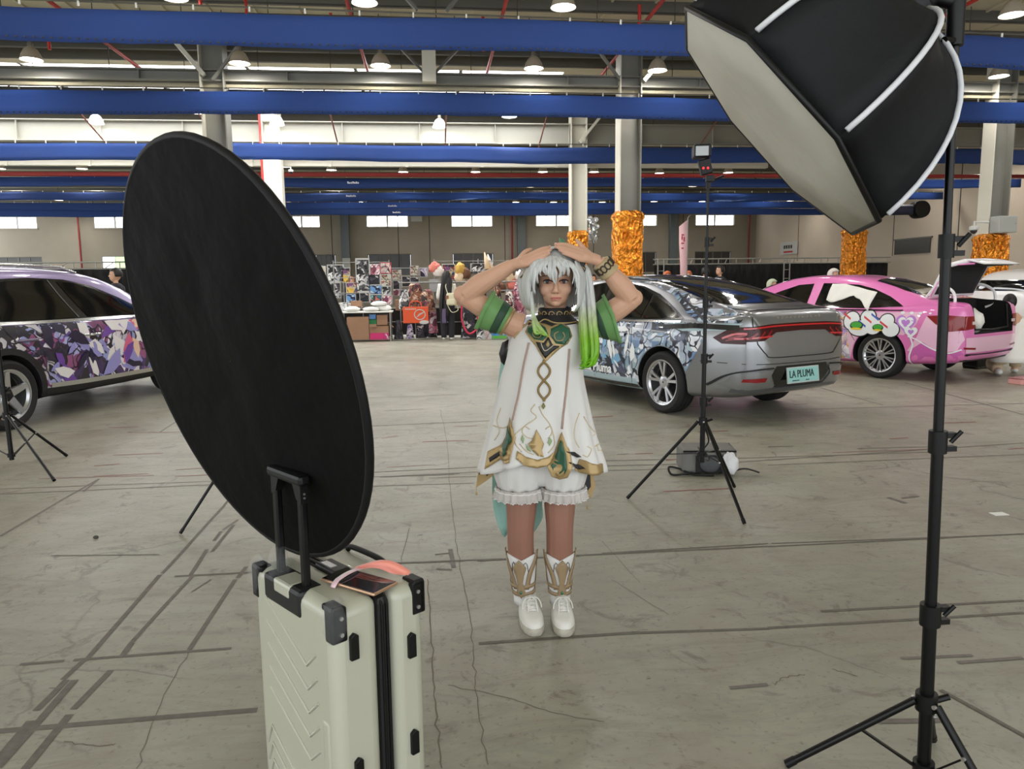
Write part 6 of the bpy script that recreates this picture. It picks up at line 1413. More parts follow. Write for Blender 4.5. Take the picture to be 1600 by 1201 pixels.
sleeve(Vector((.190,.004,1.255)), Vector((.278,.0,1.296)), [(0,.055),(.3,.060),(.7,.068),(1,.074)], .050, 'r')
# bracelet on the right wrist
d = (ER-WR).normalized(); q = d.to_track_quat('Z','Y').to_matrix()
br_ = MB().lathe([(.031,.0),(.036,.004),(.038,.045),(.043,.055),(.042,.06),(.036,.058)],24,WR+d*.006,rot=q).build('bracelet', mat('matt_gold_leather', rgb(186,166,128), .5), PE, smooth=50); br_['label'] = 'wide gold bracelet'
for a0 in [i*.52 for i in range(12)]:
    pts_ = []
    for k in range(14): t = 2*pi*k/13; a = a0+.28*cos(t); pts_.append(WR+d*(.030+.014*sin(t))+q @ Vector((.0395*cos(a), .0395*sin(a), 0)))
    MB().tube(pts_, .003, 6).build('bracelet_scroll', mat('dark_bronze', rgb(60,48,34), .5), br_)
# ---- cape tails
cape_m = mat('teal_organza', rgb(150,196,186), .5, alpha=.9)
def tail(cols, name):
    rows = []
    for uvs in cols: rows.append([gl(u, v, .14+.03*sin(i*1.3+u*.1)) for i, (u, v) in enumerate(uvs)])
    MB().grid(rows).build(name, cape_m, PE, smooth=180, solid=.002, subsurf=1)
tail([[(785,545),(775,620),(770,690),(769,745),(768,780),(772,806),(786,842)],[(790,545),(786,620),(784,690),(783,745),(784,780),(786,812),(790,838)],[(800,545),(800,620),(800,690),(799,745),(800,780),(806,805),(798,822)],[(812,545),(818,620),(818,690),(818,745),(818,780),(820,800),(814,818)]], 'cape_tail')
tail([[(815,690),(822,745),(826,790),(828,820),(826,838)],[(832,690),(836,745),(838,790),(842,815),(834,832)],[(846,690),(847,745),(846,790),(850,808),(840,822)]], 'cape_tail')
dpa = MB().grid([[gl(785,535,.05),gl(780,552,.06),gl(783,565,.06)],[gl(795,530,.03),gl(792,550,.03),gl(790,572,.04)]]).build('cape_shoulder', blk_c, PE, smooth=180, solid=.003)
# ---- socks, greaves, shoes
sock = mat('white_sock_cloth', rgb(216,214,212), .7); gre = mat('taupe_gold_leather', rgb(150,128,98), .5)
for sx, ax, kx in ((-1,-.092,-.100), (1,.060,.060)):
    P_ = []
    for i in range(12):
        t = i/11; row = []
        for k in range(48):
            w = 2*pi*k/48; zt = .272+.020*abs(sin(1.5*(w+pi/2)))+.006; z = lerp(.075, zt, t); r = interp([(.07,.041),(.12,.043),(.2,.052),(.30,.062)], z)[0]
            row.append((lerp(ax,kx,t)+r*cos(w), .010+r*1.02*sin(w), z))
        P_.append(row)
    so = MB().grid(P_, close_v=True).build('sock', sock, PE, smooth=180, solid=.003)
    MB().tube(P_[11], .0022, 6, closed=True).build('sock_edge', sock, so)
    gr = bpy.data.objects.new('greave', None); COL.objects.link(gr); gr.parent = PE; gr['label'] = 'gold leather greave with green gem'
    def onl(w, z, off=.006):
        r = interp([(.07,.041),(.12,.043),(.2,.052),(.32,.064)], z)[0]+off; t = (z-.075)/.21; return Vector((lerp(ax,kx,t)+r*cos(w), .010+r*1.02*sin(w), z))
    def strip(pts, wd, name, m=gre, th=.003):
        Q = spline([(w, z, 0) for w, z in pts], 6); rows = [[], []]
        for i, p in enumerate(Q):
            a = Q[max(i-1,0)]; b = Q[min(i+1,len(Q)-1)]; t = Vector(((b.x-a.x)*.05, b.y-a.y, 0)); t = t.normalized() if t.length > 1e-6 else Vector((1,0,0)); n = Vector((-t.y/.05, t.x, 0))*wd/2
            rows[0].append(onl(p.x-n.x, p.y-n.y)); rows[1].append(onl(p.x+n.x, p.y+n.y))
        return MB().grid(rows).build(name, m, gr, smooth=180, solid=th)
    F0 = -pi/2+sx*.15
    for z in (.135,.168): strip([(F0-2.6,z+.004),(F0-1,z-.004),(F0,z-.008),(F0+1,z-.004),(F0+2.6,z+.004)], .016, 'ankle_strap')
    fp_ = [(F0-.45,.250),(F0-.15,.275),(F0,.285),(F0+.15,.275),(F0+.45,.250),(F0+.28,.215),(F0+.18,.18),(F0+.34,.14),(F0,.112),(F0-.34,.14),(F0-.18,.18),(F0-.28,.215)]
    vs, fs = cdt_fill([(w*.05, z) for w, z in fp_], .012); b = MB(); b.v = [tuple(onl(v[0]/.05, v[1], .010)) for v in vs]; b.f = [tuple(f) for f in fs]; b.build('shin_plate', gre, gr, smooth=180, solid=.004)
    for sgn in (-1,1): strip([(F0+sgn*.5,.15),(F0+sgn*.75,.22),(F0+sgn*1.25,.275),(F0+sgn*1.5,.315)], .018, 'side_horn'); strip([(F0+sgn*1.7,.17),(F0+sgn*2.1,.22),(F0+sgn*1.8,.28),(F0+sgn*1.4,.29)], .014, 'side_curl')
    MB().ball(onl(F0,.140,.014), (.006,.004,.008), 10, 8).build('gem', mat('emerald_gem', rgb(6,92,62), .08, coat=1), gr, smooth=180)
    for sgn in (-.42,.42): MB().tube([onl(F0+sgn-.22,.225,.003),onl(F0+sgn-.12,.262,.003),onl(F0+sgn,.272,.003),onl(F0+sgn+.12,.262,.003),onl(F0+sgn+.22,.225,.003)], .0014, 5).build('sock_print', blk_c, gr)
    # sneaker
    sh = bpy.data.objects.new('sneaker', None); COL.objects.link(sh); sh.parent = PE; sh['label'] = 'white lace-up sneaker'; sh.location = (ax+(.016 if sx < 0 else .004), .018, 0); sh.rotation_euler = (0,0,.2 if sx < 0 else .08)
    whl = mat('white_leather', rgb(224,222,216), .45); sol = mat('cream_rubber_sole', rgb(196,190,176), .6, var=(40,.25))
    def outl(s_, n=36):
        o_ = []
        for k in range(n):
            w = 2*pi*k/n; y = -.052+.132*sin(w); hw = interp([(-.19,.040),(-.13,.050),(-.05,.045),(.04,.038),(.09,.034)], y)[0]; o_.append((hw*s_*(1 if cos(w) > 0 else -1)*abs(cos(w))**.62, -.052+(.132+.004*(s_-1)*20)*sin(w)))
        return o_
    rows = [[(x, y, z) for x, y in outl(s_)] for z, s_ in ((.001,.96),(.006,1.02),(.026,1.04),(.034,1.0),(.034,.9))]
    b = MB().grid(rows, close_v=True); b.f += [tuple(range(36))[::-1]]; b.build('sole', sol, sh, smooth=50)
    rows = []
    for z, s_, y0, y1 in ((.032,1.0,-.182,.078),(.045,.99,-.180,.078),(.058,.95,-.172,.076),(.068,.86,-.150,.074),(.076,.80,-.115,.072),(.088,.76,-.085,.070),(.102,.74,-.066,.068),(.112,.73,-.058,.068)):
        ring_ = []
        for k in range(36):
            w = 2*pi*k/36; y = (y0+y1)/2+(y1-y0)/2*sin(w); hw = interp([(-.19,.040),(-.13,.050),(-.05,.046),(.04,.040),(.09,.036)], y)[0]; ring_.append((hw*s_*(1 if cos(w) > 0 else -1)*abs(cos(w))**.62, y, z))
        rows.append(ring_)
    b = MB().grid(rows, close_v=True); nv = len(rows)*36; b.f += [tuple(range(nv-36, nv))]; up_ = b.build('upper', whl, sh, smooth=60)
    MB().tube([(.040*cos(t),-.128+.030*sin(t)-.0,.0665-.010*abs(cos(t))) for t in [pi*k/10 for k in range(11)]], .0018, 6).build('toe_seam', sol, up_)
    rows = [[(-.022,-.112,.082),(-.022,-.082,.096),(-.024,-.058,.122)],[(.0,-.118,.084),(0,-.088,.100),(0,-.062,.130)],[(.022,-.112,.082),(.022,-.082,.096),(.024,-.058,.122)]]
    MB().grid(rows).build('tongue', whl, up_, smooth=180, solid=.006)
    for i in range(5): z = .086+.009*i; y = -.112+.012*i; MB().tube([(-.024,y+.004,z-.002),(0,y-.006,z+.004),(.024,y+.004,z-.002)], .0028, 6).build('lace', whl, sh, smooth=180)
    for sgn in (-1,1): MB().tube(spline([(0,-.078,.126),(sgn*.022,-.092,.128),(sgn*.036,-.094,.108),(sgn*.040,-.098,.086)],6), .0026, 6).build('lace_end', whl, sh, smooth=180); MB().tube(spline([(0,-.078,.126),(sgn*.016,-.098,.120),(sgn*.018,-.112,.100),(sgn*.020,-.122,.080)],6), .0026, 6).build('lace_end', whl, sh, smooth=180)
# ------------------------------------------------------------------ people in the background
def wy(u, v, Y):
    d = _r*((u-800)/F_PX)-_u*((v-600.5)/F_PX)+_f
    return Vector((0,0,CAM_H))+d*(Y/d.y)
def remesh_to(b, name, m, parent, vox):
    o = b.build(name, m, parent); md = o.modifiers.new('r','REMESH'); md.mode = 'VOXEL'; md.voxel_size = vox; md.use_smooth_shade = True; sm = o.modifiers.new('s','SMOOTH'); sm.iterations = 2
    me = bpy.data.meshes.new_from_object(o.evaluated_get(bpy.context.evaluated_depsgraph_get())); o.modifiers.clear(); old = o.data; o.data = me; bpy.data.meshes.remove(old)
    if not me.materials: me.materials.append(m)
    me.polygons.foreach_set('use_smooth', [True]*len(me.polygons)); return o
def figure(label, loc, rz, h, skin, hair, top, legs, shoes, hair_len=.1, arms=((.0,.0),(.0,.0)), hair_w=1.0, group=None):
    """standing person facing local -y; h total height"""
    s = h/1.7; p = thing('person', label, 'person', loc, rz, group); V = lambda x, y, z: Vector((x*s, y*s, z*s))
    b = MB(); t = lambda pts, rs, n=10: b.tube(spline([V(*q) for q in pts],4), [r*s for r in _rs(rs,4)], n)
    for sx in (-1,1):
        t([(sx*.09,0,.88),(sx*.095,-.01,.5),(sx*.095,.01,.1)],[.085,.062,.042]); t([(sx*.095,.03,.05),(sx*.1,-.11,.035)],[.042,.035])
        a = arms[0 if sx < 0 else 1]
        t([(sx*.16,0,1.38),(sx*(.24+a[0]*.1),-.02-a[1]*.1,1.13),(sx*(.25-a[1]*.05),-.06-a[1]*.24,.93+a[1]*.16)],[.055,.045,.033]); b.ball(V(sx*(.25-a[1]*.05),-.07-a[1]*.27,.88+a[1]*.18), (.035*s,.03*s,.06*s), 8, 6)
    b.add(*(lambda g: (g.v, g.f))(MB().lathe([(.10,.80),(.155,.9),(.125,1.05),(.16,1.28),(.15,1.38),(.055,1.44),(.05,1.50)],16)))
    vv = b.v[-7*16:]; b.v[-7*16:] = [(x*s*1.08, y*s*.72, z*s) for x, y, z in vv]
    b.ball(V(0,0,1.60), (.078*s,.092*s,.105*s), 16, 12); b.ball(V(0,-.03,1.55), (.06*s,.062*s,.07*s), 12, 10); b.ball(V(0,-.098,1.58), (.012*s,.014*s,.016*s), 8, 6)
    remesh_to(b, 'body', skin, p, .012*s)
    for sx in (-1,1):
        MB().ball(V(sx*.03,-.086,1.61), (.012*s,.006*s,.006*s), 8, 6).build('eye', lash_m, p)
        MB().tube(spline([V(sx*.09,0,.90),V(sx*.097,-.01,.5),V(sx*.098,.012,.07)],5), [r*s for r in _rs([.105,.085,.07],5)], 14).build('trouser_leg', legs, p, smooth=180)
        MB().ball(V(sx*.098,-.05,.045), (.05*s,.125*s,.044*s), 12, 8).build('shoe', shoes, p, smooth=180)
        a = arms[0 if sx < 0 else 1]
        MB().tube(spline([V(sx*.15,0,1.40),V(sx*(.24+a[0]*.1),-.02-a[1]*.1,1.13),V(sx*(.25-a[1]*.04),-.05-a[1]*.18,.98+a[1]*.12)],5), [r*s for r in _rs([.068,.062,.05],5)], 12).build('sleeve', top, p, smooth=180)
    MB().ball(V(0,-.09,1.535), (.024*s,.008*s,.006*s), 8, 6).build('mouth', lip_m, p)
    lt = MB().lathe([(.135,.84),(.175,.88),(.165,1.05),(.175,1.28),(.165,1.39),(.075,1.455)],20,cap=False); lt.v = [(x*s*1.08,y*s*.78,z*s) for x,y,z in lt.v]; lt.build('top', top, p, smooth=60, solid=.01*s)
    hb = MB(); rows = []
    for i in range(9):
        a = pi*(.02+.60*i/8); row = []
        for k in range(24):
            w = 2*pi*k/24; d = Vector((sin(a)*cos(w), sin(a)*sin(w), cos(a))); q = Vector((d.x*.094*hair_w, d.y*.108*hair_w+.008, d.z*.112*hair_w))
            if d.y < -.35 and q.z < .055: q = Vector((q.x*.9, -.03, .055))
            if i == 8 and d.y > -.2: q.z -= hair_len
            row.append(V(q.x, q.y, 1.61+q.z))
        rows.append(row)
    MB().grid(rows, close_v=True).build('hair', hair, p, smooth=180, solid=.012*s)
    return p
sk2 = mat('tan_skin', rgb(206,160,132), .55); blackhair = mat('black_hair', rgb(16,14,14), .5); brownhair = mat('auburn_hair', rgb(150,82,50), .5); darkcl = mat('dark_cotton', rgb(34,34,40), .85); whitecl = mat('white_cotton', rgb(232,230,224), .85); bluecl = mat('blue_denim', rgb(58,70,98), .85); palehair = mat('pale_grey_wig', rgb(206,200,192), .5); mint = mat('pale_green_wig', rgb(176,190,160), .5); beigecl = mat('beige_twill', rgb(196,176,148), .85); whsh = mat('white_shoe', rgb(226,224,220), .6); orangehair = mat('orange_wig', rgb(212,110,60), .5)
def at_head(u, v, Y, h):
    q = wy(u, v, Y); return (q.x, Y, 0)
figure('man with short dark hair standing behind the purple car', at_head(180,428,14,1.7), RAD(-60), 1.72, sk2, blackhair, darkcl, darkcl, darkcl, .0)
figure('dark haired person in profile beyond the silver car roof', at_head(1125,420,18,1.7), RAD(-80), 1.73, sk2, blackhair, darkcl, darkcl, darkcl, .02)
figure('person seen from behind, just left of the profile head past the silver roof', at_head(1102,424,18.6,1.7), RAD(160), 1.70, sk2, blackhair, darkcl, bluecl, darkcl, .03)
figure('person with orange wig left of the pink flag', at_head(1043,426,21,1.6), RAD(20), 1.62, sk2, orangehair, darkcl, darkcl, darkcl, .06, hair_w=1.2)
figure('person with orange wig right of the pink flag', at_head(1076,425,21.4,1.6), RAD(-20), 1.63, sk2, orangehair, darkcl, darkcl, darkcl, .06, hair_w=1.1)
figure('person in pale wig with raised arms behind the pink car roof', at_head(1303,428,13.8,1.6), RAD(25), 1.56, sk2, palehair, whitecl, darkcl, darkcl, .05, arms=((.6,.9),(.2,.2)), hair_w=1.15)
figure('person in pale green wig between the silver and pink cars', at_head(1207,446,13.6,1.4), RAD(40), 1.38, sk2, mint, whitecl, darkcl, darkcl, .16, hair_w=1.15)
figure('dark haired person behind the raised right forearm', at_head(926,434,17.4,1.6), RAD(15), 1.55, sk2, blackhair, whitecl, darkcl, whsh, .05)
figure('dark haired person in white beside the foil column base', at_head(948,436,18.6,1.6), RAD(-30), 1.54, sk2, blackhair, whitecl, bluecl, whsh, .02)
figure('person with auburn hair behind the tall poster board', at_head(549,437,21,1.6), RAD(10), 1.58, sk2, brownhair, darkcl, darkcl, darkcl, .04)
figure('dark haired person in pink beyond the foil column', at_head(1006,432,24,1.6), RAD(30), 1.60, sk2, blackhair, mat('dusty_pink_cloth',rgb(190,120,120),.85), darkcl, darkcl, .04)
# woman with very long hair and backpack, seen from behind
wq = gpx(700, 531); WM = figure('woman with very long black hair and cream backpack at the stalls', (wq.x,wq.y,0), RAD(170), 1.66, sk2, blackhair, whitecl, darkcl, whsh, .1, arms=((-.2,.1),(-.2,.5)))
lh = MB(); R4 = random.Random(8)
_P = []
for i in range(14):
    t = i/13; z = lerp(1.70,.66,t); w = interp([(0,.05),(.08,.105),(.3,.125),(.7,.13),(1,.07)],t)[0]; y0 = interp([(0,.03),(.1,.10),(.3,.12),(1,.15)],t)[0]
    _P.append([(w*cos(q)+.02*t, y0-.06+.085*sin(q)+.006*sin(q*9+i*.3), z) for q in [pi*k/18-.2 for k in range(22)]])
lh.grid(_P)
for k in range(40):
    x = R4.uniform(-.15,.10); y = R4.uniform(.07,.13)
    lock(lh, [Vector((x*.5,.06,1.62)),Vector((x*.9+.0,y+.01,1.45)),Vector((x+.03,y+.05,1.15)),Vector((x*1.1+.05,y+.05,.85)),Vector((x*.8+.05,y+.04,.62+R4.uniform(-.06,.06)))], .028, .014, (.6,1,1,.9,.1), ctr=Vector((0,-.4,1.2)))
lh.build('long_hair', blackhair, WM, smooth=180, kind='stuff')
for k in range(4): MB().tube(spline([(.02+.02*k,.17,.78),(.03+.02*k,.17,.6),(.02+.025*k,.16,.42)],5),[.018]*10+[.004],6).build('violet_hair_tip', mat('violet_hair',rgb(96,84,116),.6), WM, smooth=180)
bpk = bpy.data.objects.new('backpack', None); COL.objects.link(bpk); bpk.parent = WM; bpk['label'] = 'cream backpack with brown tag'
crm = mat('cream_canvas', rgb(214,208,180), .8)
MB().bbox((-.26,.13,.86),(-.02,.27,1.16)).build('backpack_body', crm, bpk, bevel=.04); MB().bbox((-.24,.26,.88),(-.04,.31,1.02)).build('backpack_pocket', crm, bpk, bevel=.025); MB().bbox((-.08,.27,.98),(-.01,.29,1.1)).build('backpack_tag', mat('brown_leather',rgb(140,92,66),.6), bpk)
MB().tube(spline([(-.05,.2,1.15),(.0,.16,1.35),(-.14,.1,1.4),(-.22,.2,1.14)],6),.012,6).build('backpack_strap', crm, bpk, smooth=60); MB().tube(spline([(-.24,.2,.9),(-.3,.24,.75),(-.15,.27,.70),(-.04,.22,.88)],6),.009,6).build('backpack_strap', crm, bpk, smooth=60)
# kneeling helper at the right edge, seen from behind
kq = gpx(1588, 590); KN = thing('person', 'person in white shirt kneeling beside the pink car at right edge', 'person', (kq.x+.14,kq.y+.35,0), RAD(150))
b = MB(); t_ = lambda pts, rs, n=12: b.tube(spline(pts,4), _rs(rs,4), n)
t_([(-.1,.06,.30),(-.13,-.22,.42),(-.14,-.26,.05)],[.10,.07,.05]); t_([(-.14,-.26,.045),(-.14,-.36,.035)],[.045,.035]); t_([(.1,.06,.30),(.14,-.28,.12),(.13,.1,.07)],[.10,.07,.05]); t_([(.13,.12,.06),(.13,.22,.05)],[.045,.035])
t_([(0,.06,.30),(0,.02,.52),(0,-.10,.80),(0,-.14,.86)],[.15,.135,.15,.06]); t_([(0,-.14,.84),(0,-.19,.94)],[.052,.05]); b.ball((0,-.22,1.03),(.078,.095,.11),14,10)
t_([(-.17,-.11,.80),(-.26,-.25,.62),(-.16,-.48,.60)],[.055,.045,.035]); t_([(.17,-.11,.80),(.27,-.26,.62),(.16,-.48,.58)],[.055,.045,.035]); b.ball((-.13,-.54,.60),(.035,.05,.03),8,6); b.ball((.13,-.54,.58),(.035,.05,.03),8,6)
remesh_to(b,'body',sk2,KN,.012)
rows = []
for i in range(10):
    t = i/9; c = Vector((0,lerp(.12,-.13,t**1.3),lerp(.20,.86,t))); rx = interp([(0,.24),(.3,.22),(.6,.215),(.85,.20),(1,.08)],t)[0]; ry = interp([(0,.20),(.3,.19),(.6,.165),(.85,.13),(1,.07)],t)[0]
    rows.append([(c.x+rx*(1+.03*sin(6*w+i))*cos(w), c.y+ry*(1+.03*sin(5*w+i*.7))*sin(w), c.z) for w in [2*pi*k/32 for k in range(32)]])
MB().grid(rows, close_v=True).build('shirt', whitecl, KN, smooth=180, solid=.01)
for sx in (-1,1): MB().tube(spline([(sx*.16,-.10,.80),(sx*.25,-.22,.66),(sx*.25,-.30,.61)],5),_rs([.075,.075,.07],5),14).build('sleeve', whitecl, KN, smooth=180)
MB().tube(spline([(-.1,.08,.27),(-.13,-.20,.41),(-.14,-.26,.1)],5),_rs([.125,.095,.075],5),14).build('trouser_leg', beigecl, KN, smooth=180); MB().tube(spline([(.1,.08,.27),(.14,-.28,.13),(.13,.1,.09)],5),_rs([.125,.095,.075],5),14).build('trouser_leg', beigecl, KN, smooth=180)
MB().ball((-.14,-.31,.045),(.05,.12,.045),12,8).build('shoe', whsh, KN, smooth=180); MB().ball((.13,.18,.06),(.05,.12,.05),12,8).build('shoe', whsh, KN, smooth=180)
MB().ball((0,-.20,1.05),(.092,.105,.115),16,12).build('hair', blackhair, KN, smooth=180)
tb_ = gpx(1594, 600); TBX = thing('toolbox', 'small pink plastic box on the floor at the right edge', 'box', (tb_.x+.06,tb_.y+.05,0), RAD(20)); MB().bbox((-.15,-.09,0),(.15,.09,.07)).build('tray', mat('pink_plastic',rgb(226,164,160),.45), TBX, bevel=.01); MB().bbox((-.155,-.095,.07),(.155,.095,.085)).build('lid', mat('dusky_pink_plastic',rgb(170,110,112),.45), TBX, bevel=.005)
jq = gpx(1532, 574); JK = thing('floor_jack', 'black floor jack under the pink car rear bumper', 'jack', (jq.x,jq.y,0), RAD(20))
MB().bbox((-.28,-.12,.03),(.02,.12,.17)).build('jack_frame', BLACK, JK, bevel=.015); MB().bbox((.02,-.10,.02),(.40,.10,.07)).build('jack_rail', BLACK, JK, bevel=.01); MB().lathe([(.07,0),(.07,.03)],14,(.05,-.10,.05),'y',Matrix.Rotation(pi,3,'Z')).build('jack_wheel', beigecl, JK)
for x in (-.26,.36): MB().lathe([(.03,-.1),(.03,.1)],12,(x,0,.03),'y').build('jack_roller', BLACK, JK)
MB().bbox((.0,-.12,.17),(.3,.08,.23)).build('jack_pad', mat('brown_leather',rgb(140,92,66),.6), JK, bevel=.02)

# ------------------------------------------------------------------ stalls
def poster(u0, v0, u1, v1, Y, m, label, frame=None, tilt=0, name='poster'):
    a = wy(u0, v1, Y); c = wy(u1, v0, Y); w = abs(c.x-a.x); h = abs(c.z-a.z); cx = (a.x+c.x)/2; cz = (a.z+c.z)/2
    p = thing(name, label, 'poster', (cx, Y, cz), 0, 'posters on the stall racks'); p.rotation_euler = (RAD(tilt),0,0)
    MB().bbox((-w/2,-.008,-h/2),(w/2,.008,h/2)).build('board', frame or MATS['white_board'], p)
    MB().bbox((-w/2+w*.06,-.011,-h/2+h*.05),(w/2-w*.06,-.008,h/2-h*.05)).build('print', m, p)
    return p
pals = {'bw':[rgb(20,20,22),rgb(232,232,230),rgb(200,200,200),rgb(240,240,238),rgb(90,90,92)],'pinkw':[rgb(120,60,80),rgb(240,214,220),rgb(226,160,176),rgb(250,240,240),rgb(196,110,130)],'red':[rgb(60,20,26),rgb(236,230,224),rgb(206,60,64),rgb(240,200,190),rgb(250,244,236)],'dark':[rgb(10,10,14),rgb(36,34,44),rgb(64,58,72),rgb(196,190,190),rgb(28,28,34)],'blue':[rgb(16,28,70),rgb(52,92,170),rgb(110,160,210),rgb(36,60,130),rgb(200,220,236)],'teal':[rgb(20,50,60),rgb(70,150,160),rgb(150,200,196),rgb(220,120,100),rgb(36,96,116)],'cream':[rgb(70,60,48),rgb(222,214,188),rgb(196,184,150),rgb(236,230,214),rgb(180,110,100)],'purple':[rgb(40,28,60),rgb(110,92,160),rgb(190,176,216),rgb(70,56,110),rgb(226,216,232)],'mix':[rgb(30,28,36),rgb(210,90,80),rgb(236,220,190),rgb(80,120,180),rgb(150,100,150),rgb(230,190,80)],'magenta':[rgb(90,16,60),rgb(206,40,120),rgb(236,120,170),rgb(180,30,96),rgb(250,220,232)],'wood':[rgb(60,40,32),rgb(150,96,72),rgb(196,150,120),rgb(226,196,170),rgb(120,60,70)]}
AM = {k: art_mat('print_'+k, v, 4.6, 3.1*i, rough=.6, line=.02) for i, (k, v) in enumerate(pals.items())}
POST = [(512,413,537,441,20.6,'bw','white board with a black sketched figure at left of the stalls'),(516,441,532,466,20.6,'bw','black and white comic print under the white sketch board'),(492,415,509,440,20.6,'cream','cream print panel beside the black disc edge'),(494,441,511,462,20.6,'bw','lower monochrome print panel beside the black disc edge'),
 (535,418,547,442,20.6,'mix','small bright blue and yellow picture left of the tall board'),(541,441,558,458,19.8,'mix','bright multicolour print left of the tall board'),(541,459,556,474,19.8,'blue','deep blue print low beside the tall board'),
 (557,403,577,457,19.8,'bw','tall white poster board with black drawings'),(562,457,577,472,19.8,'dark','dark landscape print under the tall board'),
 (578,412,594,430,19.8,'pinkw','white print with pink lower half'),(594,410,611,427,19.8,'red','red framed white character sheet'),(577,429,594,445,19.8,'dark','black print with pale dots'),(595,428,611,447,19.8,'cream','white print with green strokes'),(577,445,597,460,19.8,'blue','wide blue sea print'),(597,447,611,461,19.8,'bw','white print with two small grey photos'),(578,460,597,474,19.8,'teal','teal and coral patterned print'),(597,461,613,476,19.8,'pinkw','pale pink print at the bottom of the rack'),
 (613,421,627,437,20.2,'cream','cream card with two tiny figures'),(614,438,627,452,20.2,'dark','dark maroon print with a logo'),(614,452,628,462,20.2,'pinkw','rose pink print above the cardboard'),(628,431,641,448,20.2,'dark','black square print with a white cat shape'),(641,415,654,430,20.2,'cream','beige framed line drawing'),(656,418,668,433,20.2,'purple','lilac sketch poster on the right rack'),(669,416,681,426,20.2,'teal','small turquoise poster at the rack end'),(641,433,655,445,20.2,'dark','grey landscape photograph print'),
 (691,412,711,438,19.6,'mix','white poster with blue and red streaks above the long hair'),(735,411,765,424,19.6,'bw','white board with black lettering like strokes'),(677,440,688,452,19.6,'purple','small mauve print left of the long hair'),(745,505,756,531,18.7,'bw','white board with bold black glyphs on the floor'),(757,502,768,531,18.7,'red','red narrow standing poster on the floor'),(783,425,800,438,19.6,'blue','blue picture behind the raised elbow')]
for u0,v0,u1,v1,Y,k,lb in POST: poster(u0,v0,u1,v1,Y,AM[k],lb, frame=(mat('red_frame',rgb(214,70,74),.5) if lb.startswith('red framed') else None))
blue_b = thing('standing_sign', 'blue standing board with white animal shape and green base', 'sign', (0,0,0)); q = wy(780,518,18.6); blue_b.location = (q.x,18.6,0)
w_ = .36; h_ = wy(780,506,18.6).z-.02
MB().bbox((-w_/2,-.02,.02),(w_/2,.02,h_)).build('board', mat('sky_blue_print',rgb(60,130,200),.5), blue_b); MB().bbox((-w_/2,-.024,.02),(w_/2,-.02,.1)).build('grass_strip', mat('grass_green_print',rgb(90,170,70),.5), blue_b)
MB().ball((.05,-.022,.22),(.07,.004,.06),12,8).build('white_shape', MATS['white_board'], blue_b); MB().ball((.10,-.022,.17),(.05,.004,.06),12,8).build('white_shape', MATS['white_board'], blue_b)
for i,x in enumerate((-.08,.0)): MB().bbox((x-.02,-.024,h_-.09),(x+.02,-.02,h_-.04)).build('white_numeral', MATS['white_board'], blue_b)
# rack uprights behind the posters
rk = mat('rack_steel',rgb(150,150,148),.4,metal=.6)
for i,(x0,x1,Y,z) in enumerate(((-2.45,-1.05,19.83,2.0),(-1.1,.25,20.23,1.85),(-3.4,-2.3,20.63,1.9),(.1,2.35,19.63,2.0))):
    r_ = thing('poster_rack', ['steel grid rack carrying the middle posters','steel grid rack right of the middle posters','steel grid rack at the left stall','steel grid rack behind the wigs and costumes'][i], 'rack', (0,Y,0))
    for x in (x0,(x0+x1)/2,x1): MB().tube([(x,0,0),(x,0,z)],.015,6).build('upright', rk, r_)
    for k in range(5): MB().tube([(x0,.0,.4+k*(z-.45)/4),(x1,.0,.4+k*(z-.45)/4)],.010,6).build('crossbar', rk, r_)
    MB().bbox((x0,.05,.05),(x1,.06,.75)).build('back_panel', mat('dark_panel',rgb(40,38,40),.9), r_)
# folding table, bags and cartons
ta = gpx(540,531); tb2 = gpx(612,531); TB = thing('folding_table', 'white folding table with cartons underneath', 'table', ((ta.x+tb2.x)/2,19.05,0))
tw = tb2.x-ta.x+.12
MB().bbox((-tw/2,-.3,.70),(tw/2,.3,.735)).build('table_top', mat('white_table_plastic',rgb(222,222,216),.5), TB, bevel=.01)
for x in (-tw/2+.06,tw/2-.06):
    for y in (-.25,.25): MB().tube([(x,y,0),(x,y,.7)],.018,8).build('leg', rk, TB)
    MB().tube([(x,-.25,.12),(x,.25,.12)],.012,6).build('leg_brace', rk, TB)
wpl = mat('white_pillow_wrap',rgb(230,230,226),.45)
for i,(u,v,rx,rz,lb) in enumerate(((551,484,.19,.07,'leftmost wrapped white cushion on the folding table'),(580,484,.2,.06,'middle wrapped white cushion on the folding table'),(598,483,.22,.08,'large rear wrapped white cushion on the folding table'),(592,476,.2,.06,'topmost wrapped white cushion on the pile'))):
    q = wy(u,v,19.0); zz = .735+rz*.82 if i < 3 else .735+.08*1.7+rz*.75
    sack('cushion', (q.x,18.98+(.12 if i == 2 else .05 if i == 3 else -.06),zz), (rx,.16,rz), wpl, lb, 'cushion', i, amp=.12)
